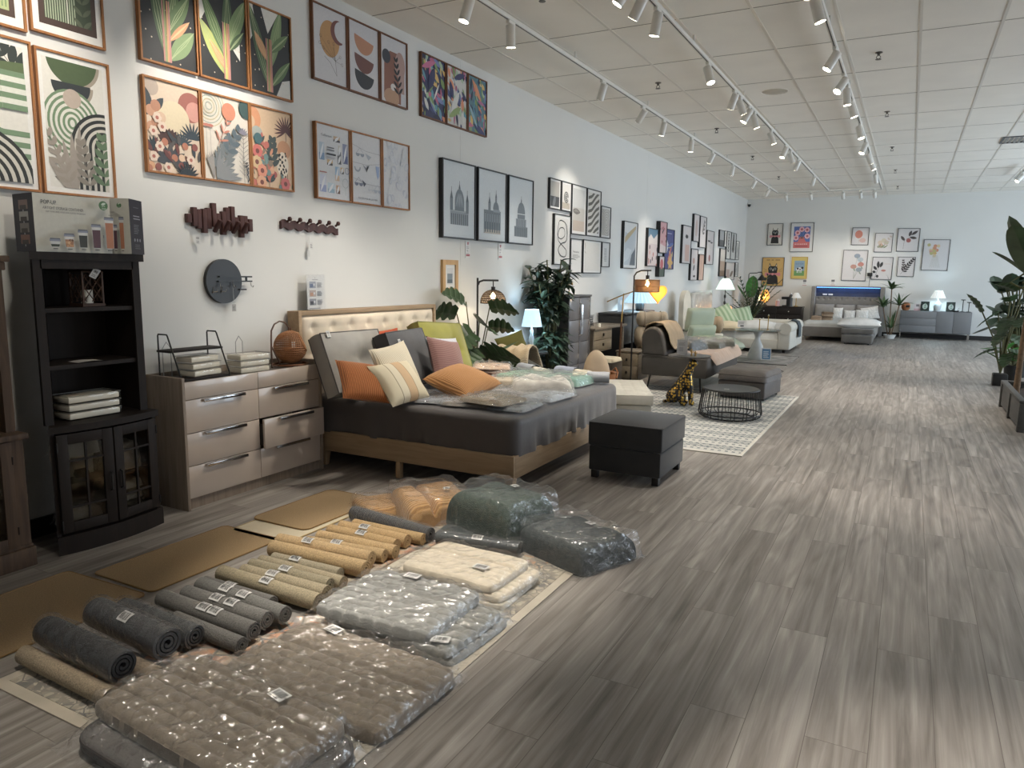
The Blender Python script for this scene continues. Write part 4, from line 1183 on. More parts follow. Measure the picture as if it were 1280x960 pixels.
for i in range(6):
    x = -0.255 + i * 0.108
    g = G()
    g.cyl((x, -0.02, 0.03), (x, -0.045, 0.045), 0.009, n=10)
    g.lathe([(0.001, -0.018), (0.012, -0.014), (0.017, 0), (0.012, 0.014), (0.001, 0.018)], 14, (x, -0.05, 0.05))
    g.build('knob', DWOOD, t)
g = G().tube([(-0.03, -0.025, 0.0), (-0.03, -0.026, -0.12)], 0.001, 4)
g.build('string', TAG, t)
Art(0.035, 0.055, '#d6d5d1').lines(0.2, 0.2, 0.8, 0.8, 4, '#77767a').build('price_tag', t, loc=(-0.012, -0.03, -0.14))
Art(0.03, 0.05, '#cfceca').build('price_tag', t, loc=(-0.035, -0.02, -0.2))
t = thing('round_mirror', 'round dark tinted wall mirror with black bars and hooks', 'mirror', (XW, 3.60, 1.428), D(90))
g = G()
M = Matrix.Translation((0, -0.02, 0)) @ Matrix.Rotation(D(90), 4, 'X')
g.lathe([(0.001, -0.012), (0.147, -0.012), (0.147, 0.012), (0.001, 0.012)], 48, M=M).build('mirror_glass', mat('tinted_mirror', '#6a5743', rough=0.6, metal=0.0, spec=0.25, var=0.05), t)
g = G()
M = Matrix.Translation((0, -0.02, 0)) @ Matrix.Rotation(D(90), 4, 'X')
g.lathe([(0.147, -0.014), (0.152, -0.014), (0.152, 0.014), (0.147, 0.014)], 48, M=M).build('rim', BLACK_METAL, t)
for z, x0, x1 in ((0.032, -0.05, 0.235), (0.0, -0.06, 0.235), (-0.058, 0.12, 0.18)):
    G().box(((x0 + x1) / 2, -0.042, z), (x1 - x0, 0.012, 0.010)).build('bar', BLACK_METAL, t, sharp=0)
G().box((0.185, -0.042, 0.016), (0.012, 0.010, 0.034)).build('bar_strut', BLACK_METAL, t, sharp=0)
for x, z in ((0.22, -0.012), (-0.05, -0.012), (0.06, -0.012)):
    G().tube([(x, -0.046, z + 0.01), (x, -0.05, z - 0.02), (x + 0.004, -0.062, z - 0.03), (x + 0.006, -0.068, z - 0.018)], 0.003, 6).build('hook', CHROME, t)
for x in (-0.10, -0.03):
    G().tube([(x, -0.036, -0.04), (x, -0.038, -0.075), (x - 0.02, -0.052, -0.078), (x - 0.026, -0.056, -0.06)], 0.003, 6).tube([(x, -0.038, -0.07), (x + 0.022, -0.052, -0.07), (x + 0.026, -0.056, -0.055)], 0.003, 6).build('coat_hook', CHROME, t)
G().tube([(0.06, -0.048, -0.02), (0.06, -0.048, -0.16)], 0.0012, 4).build('string', TAG, t)
Art(0.036, 0.05, '#a9a7a2').lines(0.2, 0.2, 0.8, 0.8, 4, '#6a6966').build('price_tag', t, loc=(0.06, -0.048, -0.185))

def card(kind, label, cat, loc, rz, w, h, fn, group=None, bg='#e3e2df'):
    t = thing(kind, label, cat, loc, rz, group)
    a = Art(w, h, bg)
    fn(a)
    g = G()
    g.col = lin(bg)
    g.box((0, 0.0015, 0), (w, 0.003, h))
    a.put(g)
    o = g.build('card', print_mat(), t, sharp=0, fix=False)
    return t
def price(a):
    a.poly([(0.3, 0.92), (0.7, 0.92), (0.55, 0.74), (0.45, 0.74)], '#b4474f'); a.lines(0.2, 0.55, 0.8, 0.7, 2, '#9c9a98'); a.lines(0.25, 0.38, 0.6, 0.5, 2, '#8a8888'); a.rect(0.12, 0.1, 0.88, 0.22, '#b4474f'); a.lines(0.15, 0.26, 0.8, 0.33, 1, '#b0aeac')
for k, (y, lb) in enumerate(((6.86, 'left one under the domed church drawing'), (7.58, 'right one under the gothic church drawing'))):
    card('price_card', 'red and white price card on the wall, ' + lb, 'price card', (XW + 0.006, y, 1.76), D(90), 0.10, 0.18, price, 'wall price cards')

# ================================================================ shapes shared by the furniture and the goods
def GW(t):
    g = G()
    g.M = t.matrix_basis.inverted()
    return g
def nz(x, y, z=0.0): return noise.noise(Vector((x, y, z)))
def pose(o, loc, yaw=0.0, lean=0.0, roll=0.0):
    """local X = width, Y = up, Z = outward face; the face looks along yaw (0 = +X), leaning back"""
    ya, le = D(yaw), D(lean)
    n = Vector((math.cos(ya) * math.cos(le), math.sin(ya) * math.cos(le), math.sin(le)))
    r_ = Vector((-math.sin(ya), math.cos(ya), 0))
    u = n.cross(r_)
    c, s = math.cos(D(roll)), math.sin(D(roll))
    r2, u2 = r_ * c + u * s, u * c - r_ * s
    o.matrix_world = Matrix(((r2.x, u2.x, n.x, loc[0]), (r2.y, u2.y, n.y, loc[1]), (r2.z, u2.z, n.z, loc[2]), (0, 0, 0, 1)))
    return o
def cushion_mesh(w, h, t, pin=0.07, ex=0.42, tufts=(), n=22, wr=0.004, seed=0.0, tr=0.09):
    g = G()
    def f(sg):
        def q(a, b):
            u, v = a * 2 - 1, b * 2 - 1
            x = w / 2 * u * (1 - pin * (1 - v * v))
            y = h / 2 * v * (1 - pin * (1 - u * u))
            z = t / 2 * (max(0, (1 - u * u)) * max(0, (1 - v * v))) ** ex
            for tx, ty in tufts:
                d2 = ((x - tx) ** 2 + (y - ty) ** 2) / (tr * tr)
                z *= 1 - 0.75 * math.exp(-d2)
            e = (1 - u ** 8) * (1 - v ** 8)
            z += wr * nz(x * 9 + seed, y * 9, seed) * e
            return (x, y, sg * z)
        return q
    g.grid(f(1), n, n)
    g.grid(f(-1), n, n)
    return g
def seam(w, h, pin, r=0.004, n=12):
    P = []
    for k in range(4):
        for i in range(n):
            s = i / n * 2 - 1
            u, v = ((s, -1), (1, s), (-s, 1), (-1, -s))[k]
            P.append((w / 2 * u * (1 - pin * (1 - v * v)), h / 2 * v * (1 - pin * (1 - u * u)), 0))
    return G().tube(P, r, 6, closed=True)
def hang_tag(parent, loc, rot=(0, 0, 0), w=0.03, h=0.045, body='#dcdbd7'):
    a = Art(w, h, body)
    a.lines(0.2, 0.15, 0.8, 0.45, 2, '#8a8986'); a.barcode(0.2, 0.55, 0.8, 0.8)
    g = G()
    g.col = lin(body)
    g.box((0, 0.001, 0), (w, 0.0016, h))
    a.put(g)
    return g.build('price_tag', print_mat(), parent, sharp=0, loc=loc, rot=rot, fix=False)
def cushion(label, loc, w, h, t, m, yaw=0, lean=20, roll=0, pin=0.07, ex=0.42, tufts=(), piping=None, group=None, seed=0.0, tagpos=None, name='cushion', wr=0.004):
    o = thing(name, label, 'cushion', group=group)
    cushion_mesh(w, h, t, pin, ex, tufts, seed=seed, wr=wr).build('cushion_cover', m, o, sharp=60)
    if piping: seam(w, h, pin).build('piping', piping, o)
    for tx, ty in tufts:
        G().lathe([(0.001, 0.012), (0.009, 0.010), (0.013, 0.004), (0.013, 0)], 12, (tx, ty, t / 2 * 0.22)).build('button', m, o)
    if tagpos: hang_tag(o, tagpos, (D(-90), 0, 0))
    return pose(o, loc, yaw, lean, roll)
def box_cushion(label, loc, w, h, t, m, yaw=0, lean=20, roll=0, tufts=(), piping=None, group=None, name='back_cushion', tagpos=None):
    """thick cushion with flat sides and piped edges"""
    o = thing(name, label, 'cushion', group=group)
    g = G()
    def q(a, b):
        u, v = a * 2 - 1, b * 2 - 1
        z = t / 2 + 0.035 * (1 - u ** 4) * (1 - v ** 4)
        x, y = w / 2 * u, h / 2 * v
        for tx, ty in tufts:
            d = math.hypot(x - tx, y - ty)
            z -= 0.065 * math.exp(-(d / 0.075) ** 2)
            an = math.atan2(y - ty, x - tx)
            z -= 0.010 * max(0, math.cos(an * 4 + 0.8)) ** 6 * math.exp(-(d / 0.16) ** 2) * min(1, d / 0.03)
        return (x, y, z + 0.003 * nz(x * 8, y * 8, w))
    g.grid(q, 26, 26)
    g.grid(lambda a, b: ((a * 2 - 1) * w / 2, (b * 2 - 1) * h / 2, -t / 2 - 0.02 * (1 - (a * 2 - 1) ** 4) * (1 - (b * 2 - 1) ** 4)), 10, 10)
    P = []
    for k in range(4):
        for i in range(14):
            s = i / 14 * 2 - 1
            u, v = ((s, -1), (1, s), (-s, 1), (-1, -s))[k]
            P.append((u * w / 2, v * h / 2))
    n = len(P)
    bulge = lambda k: 1 + 0.03 * math.sin(PI * k)
    rows = 6
    vs = [(P[i][0] * bulge(j / rows), P[i][1] * bulge(j / rows), -t / 2 + t * j / rows) for j in range(rows + 1) for i in range(n)]
    g.add(vs, [(j * n + i, j * n + (i + 1) % n, (j + 1) * n + (i + 1) % n, (j + 1) * n + i) for j in range(rows) for i in range(n)])
    g.build('cushion_cover', m, o, sharp=50)
    pm = piping or m
    for z in (t / 2, -t / 2):
        G().tube([(x, y, z) for x, y in P], 0.005, 6, closed=True).build('piping', pm, o)
    if tagpos: hang_tag(o, tagpos, (D(-90), 0, 0), 0.035, 0.05)
    return pose(o, loc, yaw, lean, roll)

def slab_mesh(w, l, t, ex=0.16, nu=26, nv=26, wr=0.004, ws=8.0, seed=0.0, folds=(), quilt=None, lift=None, grow=0.0, flat=True):
    """soft folded goods lying on XY: base at z=0"""
    g = G()
    def top(a, b):
        u, v = a * 2 - 1, b * 2 - 1
        c = 1 - 0.06 * (u * u * v * v) ** 3
        x, y = (w / 2 + grow) * u * c, (l / 2 + grow) * v * c
        e = ((1 - u ** 6) * (1 - v ** 6)) if abs(u) < 1 and abs(v) < 1 else 0.0
        z = t * max(0.0, e) ** ex
        k = min(1.0, e * 4)
        z += wr * nz(x * ws + seed, y * ws - seed, seed * 1.7) * k
        for v0, dep, wd in folds:
            z -= dep * math.exp(-((v - v0) / wd) ** 2) * k
        if quilt:
            px, py, am = quilt
            row = math.floor(y / py)
            qx = (x / px + 0.5 * (row % 2) + 0.45 * nz(x * 9, y * 9, 3.0))
            z += am * (abs(math.sin(PI * qx)) * abs(math.sin(PI * y / py))) ** 0.32 * k - am * 0.6 * k
        z = max(z, 0.0) + (grow if k > 0 else 0)
        if lift: z += lift(u, v)
        return (x, y, z)
    g.grid(top, nu, nv)
    def bot(a, b):
        p = top(a, b)
        u, v = a * 2 - 1, b * 2 - 1
        return (p[0], p[1], lift(u, v) if lift else 0.0)
    if flat: g.grid(bot, nu if lift else 8, nv if lift else 8) if (lift or True) and False else g.grid(bot, nu, nv)
    return g
def film_over(parent, w, l, t, grow=0.006, skirt=0.03, seed=1.0, wr=0.006, name='plastic_wrap', m=None, lift=None, nu=44, nv=44, ws=13.0, strength=1.0):
    """crinkled clear bag around a slab: a top sheet that falls to a flat welded skirt"""
    def top(a, b):
        u, v = (a * 2 - 1) * 1.0, (b * 2 - 1) * 1.0
        x, y = (w / 2 + skirt) * u, (l / 2 + skirt) * v
        ix, iy = max(0.0, (w / 2 + grow - abs(x)) / 0.02), max(0.0, (l / 2 + grow - abs(y)) / 0.02)
        e = min(1.0, ix) * min(1.0, iy)
        z = 0.003 + (t + grow) * (e ** 0.5)
        k1 = 0.9 + 0.6 * nz(x * 2 + seed, y * 2, 7.0)
        p1, q1 = x * math.cos(k1) + y * math.sin(k1), y * math.cos(k1) - x * math.sin(k1)
        r1 = max(0.0, 1 - 2.6 * abs(nz(p1 * ws * 0.45 + seed, q1 * ws * 1.5, seed)))
        r2 = max(0.0, 1 - 2.6 * abs(nz(x * ws * 0.9 + seed, y * ws * 0.9, seed + 5)))
        z += wr * (r1 ** 2 + 0.6 * r2 ** 2) * (0.35 + e)
        z = max(z, 0.002)
        if lift: z += lift(max(-1, min(1, x / (w / 2))), max(-1, min(1, y / (l / 2))))
        return (x + 0.006 * nz(y * 9, seed), y + 0.006 * nz(x * 9, seed + 3), z)
    return G().grid(top, nu, nv).build(name, m or film(), parent, sharp=0 if False else 75, fix=False)
def flat_label(parent, x, y, z, w=0.07, h=0.045, rz=0.0, bars=True, name='barcode_label', lift=None):
    a = Art(w, h, '#e2e1de')
    if bars: a.barcode(0.12, 0.3, 0.88, 0.86)
    a.lines(0.12, 0.08, 0.88, 0.24, 1, '#555555')
    c, s = math.cos(rz), math.sin(rz)
    def fn(px, py, d):
        X, Y = px - w / 2, py - h / 2
        return (x + X * c - Y * s, y + X * s + Y * c, z + d + 0.001)
    return a.build(name, parent, fn)

FILM = film()

# ================================================================ far-left brown hutch
WEATH = wood('weathered_oak', '#3d3027', '#5a4738', 'z', 1.0, 0.7, 0.3)
t = thing('hutch_cabinet', 'weathered brown hutch with glazed doors at the left edge of the photo', 'cabinet', (-4.0, 1.45, 0))
g = GW(t)
y0, y1 = 0.85, 2.015
g.b2((XW + 0.012, y0, 0.10), (XW + 0.03, y1, 0.66)).b2((XW + 0.012, y0, 0.10), (-3.86, y0 + 0.03, 0.66)).b2((XW + 0.012, y1 - 0.03, 0.10), (-3.86, y1, 0.66)).b2((XW + 0.012, y0, 0.10), (-3.87, y1, 0.13)).b2((XW + 0.012, y0, 0.36), (-3.9, y1, 0.38))
for y in (y0, y1 - 0.06, (y0 + y1) / 2 - 0.03): g.b2((-3.87, y, 0.10), (-3.845, y + 0.06, 0.66))
g.build('base_cabinet', WEATH, t, sharp=30)
g = GW(t)
g.b2((XW + 0.012, y0 - 0.01, 0.0), (-3.825, y1 + 0.012, 0.10), 0.006).b2((XW + 0.012, y0 - 0.006, 0.10), (-3.838, y1 + 0.006, 0.115), 0.004)
g.build('plinth', WEATH, t)
GW(t).b2((XW + 0.012, y0 - 0.015, 0.66), (-3.815, y1 + 0.015, 0.69), 0.006).build('worktop', WEATH, t)
g = GW(t)
for y in (y0 + 0.02, y1 - 0.065): g.b2((XW + 0.012, y + 0.02, 0.69), (-3.90, y + 0.065, 1.49))
g.b2((XW + 0.012, y0 + 0.02, 0.69), (XW + 0.025, y1 - 0.02, 1.49)).b2((XW + 0.03, y0 + 0.05, 1.10), (-3.95, y1 - 0.05, 1.125))
g.build('upper_case', WEATH, t, sharp=30)
g = GW(t)
g.b2((XW + 0.012, y0, 1.49), (-3.88, y1 + 0.01, 1.53), 0.006).b2((XW + 0.012, y0 - 0.01, 1.53), (-3.865, y1 + 0.025, 1.56), 0.006)
g.build('crown_moulding', WEATH, t)
BRONZE = mat('dark_bronze', '#2a211b', rough=0.4, metal=0.6)
for a_, b_ in ((y0 + 0.06, 1.39), (1.45, y1 - 0.06)):
    g = GW(t)
    for y in (a_, b_ - 0.055): g.b2((-3.85, y, 0.115), (-3.832, y + 0.055, 0.655), 0.002)
    for z in (0.115, 0.60): g.b2((-3.85, a_ + 0.055, z), (-3.832, b_ - 0.055, z + 0.055), 0.002)
    d_ = g.build('door', WEATH, t)
    GW(t).b2((-3.843, a_ + 0.055, 0.17), (-3.839, b_ - 0.055, 0.60)).build('door_glass', glass(), d_, sharp=0)
    for z in (0.2, 0.56): GW(t).cyl((-3.834, b_ - 0.002, z - 0.02), (-3.834, b_ - 0.002, z + 0.02), 0.005, n=8).build('hinge', BRONZE, d_)
def carton(label, lo, hi, col, name='storage_box', cat='box', top=None):
    t_ = thing(name, label, cat, ((lo[0] + hi[0]) / 2, (lo[1] + hi[1]) / 2, lo[2]))
    hz_ = lo[2] + (hi[2] - lo[2]) * 0.72
    GW(t_).b2(lo, (hi[0], hi[1], hz_), 0.004).build('box_body', mat('box_' + col, col, rough=0.7), t_)
    GW(t_).b2((lo[0] - 0.003, lo[1] - 0.003, hz_), (hi[0] + 0.003, hi[1] + 0.003, hi[2]), 0.004).build('lid', mat('box_' + (top or col), top or col, rough=0.7), t_)
    return t_
carton('dull tan box on the lower shelf inside the weathered hutch', (-4.12, 1.58, 0.13), (-3.92, 1.86, 0.25), '#6d6150')
carton('pale grey box on the middle shelf inside the weathered hutch', (-4.12, 1.60, 0.38), (-3.93, 1.87, 0.47), '#8b8a80')
t = thing('serving_board', 'round wooden serving board lying on the worktop of the weathered hutch', 'serving board', (-3.97, 1.78, 0.69))
G().lathe([(0.001, 0), (0.12, 0), (0.125, 0.006), (0.125, 0.05), (0.12, 0.056), (0.001, 0.056)], 40).build('board', wood('board_wood', '#9a7440', '#b98f56', 'x', 1.5), t)
G().tube([(0.1, -0.05, 0.058), (0.07, -0.03, 0.075), (0.04, -0.01, 0.058)], 0.004, 6).build('loop_handle', BRONZE, t)

# ================================================================ black bookcase with the bowed front
ESP = wood('espresso_wood', '#19130f', '#231a15', 'z', 1.0, 0.65, 0.1)
t = thing('bookcase', 'tall espresso bookcase with bowed glass-door base beside the dresser', 'bookcase', (-4.0, 2.45, 0))
ya, yb = 2.145, 2.755
def bow(s, base, amp=0.045): return base + amp * (1 - (2 * s - 1) ** 2)
def bowed(lo, hi, base, e=0.0):
    pts = [(XW + 0.013, ya + 0.225 - e)] + [(bow(i / 12, base) + e, ya - e + (yb - ya + 2 * e) * i / 12) for i in range(13)] + [(XW + 0.013, yb + e)]
    return pts, lo, hi - lo
for nm, lo, hi, base, e in (('plinth', 0, 0.10, -3.838, 0.006), ('counter', 0.655, 0.69, -3.842, 0.010)):
    p_, b_, h_ = bowed(lo, hi, base, e)
    GW(t).prism(p_, h_, 'z', b_).build(nm, ESP, t, sharp=30)
g = GW(t)
yc = ya + 0.225
g.prism([(-3.848, ya), (-3.848, ya + 0.024), (XW + 0.013, yc + 0.024), (XW + 0.013, yc)], 0.555, 'z', 0.10).b2((XW + 0.013, yb - 0.022, 0.10), (-3.848, yb, 0.655)).b2((XW + 0.013, yc + 0.02, 0.10), (XW + 0.025, yb, 0.655))
for z in (0.10, 0.345): g.prism([(-3.87, ya + 0.035), (-3.87, yb - 0.02), (XW + 0.025, yb - 0.02), (XW + 0.025, yc + 0.02)], 0.015, 'z', z)
g.build('base_case', ESP, t, sharp=30)
g = GW(t)
xu = -3.90
g.prism([(xu, ya + 0.012), (xu, ya + 0.036), (XW + 0.013, yc + 0.024), (XW + 0.013, yc)], 0.855, 'z', 0.69).b2((XW + 0.013, yb - 0.034, 0.69), (xu, yb - 0.012, 1.545))
g.b2((XW + 0.013, yc + 0.012, 0.69), (XW + 0.025, yb - 0.012, 1.545))
for y in (ya + 0.012, yb - 0.057): g.b2((xu - 0.012, y, 0.69), (xu + 0.006, y + 0.045, 1.545))
g.b2((xu - 0.012, ya + 0.05, 1.50), (xu + 0.006, yb - 0.05, 1.545))
g.build('upper_case', ESP, t, sharp=30)
for z in (0.985, 1.285):
    GW(t).prism([(xu - 0.012, ya + 0.045), (xu - 0.012, yb - 0.034), (XW + 0.025, yb - 0.034), (XW + 0.025, yc + 0.03)], 0.022, 'z', z - 0.011).build('shelf', ESP, t, sharp=30)
GW(t).prism([(xu + 0.022, ya - 0.008), (xu + 0.022, yb + 0.008), (XW + 0.013, yb + 0.008), (XW + 0.013, yc - 0.008)], 0.04, 'z', 1.545).build('crown_moulding', ESP, t)
DG = glass('dark_pane', '#d8d6d2')
for k in (0, 1):
    s0, s1 = (0.035, 0.497) if k == 0 else (0.503, 0.965)
    pA = Vector((bow(s0, -3.846), ya + (yb - ya) * s0, 0))
    pB = Vector((bow(s1, -3.846), ya + (yb - ya) * s1, 0))
    e = (pB - pA)
    ln = e.length
    an = math.atan2(e.y, e.x)
    M = Matrix.Translation((pA.x, pA.y, 0)) @ Matrix.Rotation(an, 4, 'Z')     # local x runs along the door, -y outward
    def DG_(): 
        q = GW(t)
        q.M = q.M @ M
        return q
    g = DG_()
    for x in (0, ln - 0.055): g.b2((x, -0.018, 0.115), (x + 0.055, 0, 0.645), 0.002)
    for z in (0.115, 0.59): g.b2((0.055, -0.018, z), (ln - 0.055, 0, z + 0.055), 0.002)
    d_ = g.build('door', ESP, t)
    g = DG_()
    g.b2((ln / 2 - 0.005, -0.015, 0.17), (ln / 2 + 0.005, -0.004, 0.59))
    for z in (0.25, 0.50): g.b2((0.055, -0.015, z - 0.005), (ln - 0.055, -0.004, z + 0.005))
    g.build('muntin', ESP, d_, sharp=0)
    DG_().b2((0.055, -0.008, 0.17), (ln - 0.055, -0.005, 0.59)).build('door_glass', DG, d_, sharp=0)
    hx = ln - 0.025 if k == 0 else 0.025
    DG_().tube([(hx, -0.018, 0.30), (hx, -0.034, 0.305), (hx, -0.034, 0.395), (hx, -0.018, 0.40)], 0.006, 8).build('handle', BLACK_METAL, d_)
    for z in (0.16, 0.58):
        DG_().cyl((0.0 if k == 0 else ln, -0.02, z - 0.025), (0.0 if k == 0 else ln, -0.02, z + 0.025), 0.004, n=8).build('hinge', BLACK_METAL, d_)
# in the base of the bookcase
FELT = mat('beige_felt', '#b7ab9b', rough=0.95, bump=0.2, bs=300)
SOLE = mat('dark_sole', '#2e2a27', rough=0.8)
for i, (x, y) in enumerate(((-3.98, 2.27), (-3.97, 2.37))):
    t = thing('slipper', 'beige felt slipper %s behind the glass of the bookcase' % ('standing on its toe at the left', 'standing on its toe beside the first'  )[i], 'slipper', (x, y, 0.362))
    g = G()
    def f(a, b):
        an = 2 * PI * a
        zz = 0.20 * b
        w_ = 0.040 * math.sin(PI * min(1, 0.12 + b * 0.85)) ** 0.5
        return (w_ * 0.55 * math.cos(an) - 0.05 * b, w_ * math.sin(an), zz)
    g.grid(f, 18, 12, cu=True)
    g.build('upper', FELT, t)
    G().lathe([(0.001, 0), (0.038, 0.0), (0.042, 0.02), (0.034, 0.045), (0.001, 0.05)], 18, sx=0.7).build('toe_opening', SOLE, t)
def clear_bag(label, loc, w, l, h, col, group=None):
    t_ = thing('packaged_linen', label, 'packaged linen', loc, 0, group)
    slab_mesh(w, l, h, 0.25, 16, 16, 0.008, 12, seed=loc[1] * 3).build('folded_cloth', mat('linen_' + col, col, rough=0.9), t_, sharp=60)
    film_over(t_, w, l, h, 0.008, 0.015, seed=loc[1], wr=0.012, nu=24, nv=24)
    return t_
clear_bag('grey-white bagged linen high up behind the left glass door of the bookcase', (-3.96, 2.34, 0.50), 0.15, 0.2, 0.1, '#a9aaa6')
carton('white-lidded box the bagged linen lies on, behind the left glass door', (-4.06, 2.31, 0.362), (-4.0, 2.46, 0.495), '#d4d2cb')
clear_bag('pale bagged linen on the bottom of the bookcase, behind the left door', (-3.95, 2.33, 0.116), 0.15, 0.2, 0.09, '#9c9a95')
for i in range(3):
    clear_bag(('lowest', 'middle', 'topmost')[i] + ' grey bagged linen of the pile behind the right glass door', (-3.99, 2.59, 0.116 + 0.065 * i if i < 3 else 0), 0.2, 0.2, 0.05, '#77756f', 'linen behind the right bookcase door')
clear_bag('crumpled grey bagged linen on the shelf behind the right glass door', (-3.99, 2.59, 0.362), 0.2, 0.2, 0.16, '#807e78')
# on its shelves
WICK = mat('candle_white', '#d5d2c8', rough=0.6)
BRN = wood('lantern_brown', '#3a2a21', '#4c3629', 'z', 2.0, 0.6)
t = thing('candle_lantern', 'brown lattice-sided candle lantern on the top shelf of the black bookcase', 'lantern', (-4.02, 2.505, 1.297))
for a, b in ((-1, -1), (1, -1), (1, 1), (-1, 1)): G().box((a * 0.056, b * 0.056, 0.10), (0.010, 0.010, 0.17)).build('post', BRN, t, sharp=0)
G().b2((-0.064, -0.064, 0), (0.064, 0.064, 0.016)).build('base', BRN, t, sharp=0)
G().lathe([(0.09, 0.185), (0.085, 0.192), (0.03, 0.206), (0.001, 0.208)], 4, M=Matrix.Rotation(D(45), 4, 'Z')).build('lid', BRN, t, sharp=20)
for s in range(4):
    g = G()
    g.M = Matrix.Rotation(s * PI / 2, 4, 'Z')
    for d0 in (-0.09, -0.045, 0.0, 0.045, 0.09):
        for sg in (1, -1):
            x0, x1 = max(-0.052, d0 - 0.052), min(0.052, d0 + 0.052)
            pa = (x0, (x0 - d0) * sg); pb = (x1, (x1 - d0) * sg)
            if x1 - x0 > 0.01: g.tube([(pa[0], -0.057, 0.10 + pa[1] * 1.4), (pb[0], -0.057, 0.10 + pb[1] * 1.4)], 0.0028, 5)
    g.build('lattice', BRN, t)
G().lathe([(0.001, 0.016), (0.030, 0.016), (0.030, 0.09), (0.001, 0.088)], 20).build('candle', WICK, t)
hang_tag(t, (0.07, 0.01, 0.18), (D(20), D(25), D(90)), 0.04, 0.055)
def acrylic_set(label, loc, rz=0, n=3, w=0.19, d=0.26, step=(0, 0)):
    """clear-lidded packs of cream trays, stacked: each one a thing"""
    for i in range(n):
        t_ = thing('clear_tray_pack', label % ('bottom', 'middle', 'top')[i], 'tray pack', (loc[0] + step[0] * i, loc[1] + step[1] * i, loc[2] + 0.044 * i), rz, 'clear packs of cream trays')
        G().box((0, 0, 0.021), (w - 0.012, d - 0.012, 0.032), 0.006).build('cream_trays', mat('tray_cream', '#d8d0bd', rough=0.5), t_)
        g = G()
        g.box((0, 0, 0.0215), (w, d, 0.042), 0.004)
        g.build('clear_case', glass('acrylic', '#ffffff', 0.05), t_)
        G().tube([(w / 2, -d / 2, 0.0425), (w / 2, d / 2, 0.0425), (-w / 2, d / 2, 0.0425), (-w / 2, -d / 2, 0.0425)], 0.0015, 4, closed=True).build('rim', mat('pale_rim', '#8d8c86', rough=0.4), t_)
acrylic_set('%s clear pack of cream trays in the black bookcase', (-3.985, 2.44, 0.691), 0, 3, 0.16, 0.30)
t = thing('paper_sheet', 'thin white sheet lying on the middle shelf of the black bookcase', 'paper', (-3.97, 2.44, 0.997))
G().grid(lambda a, b: ((a - 0.5) * 0.1, (b - 0.5) * 0.14, 0.002 + 0.004 * math.sin(b * PI)), 4, 8).build('sheet', TAG, t, fix=False)

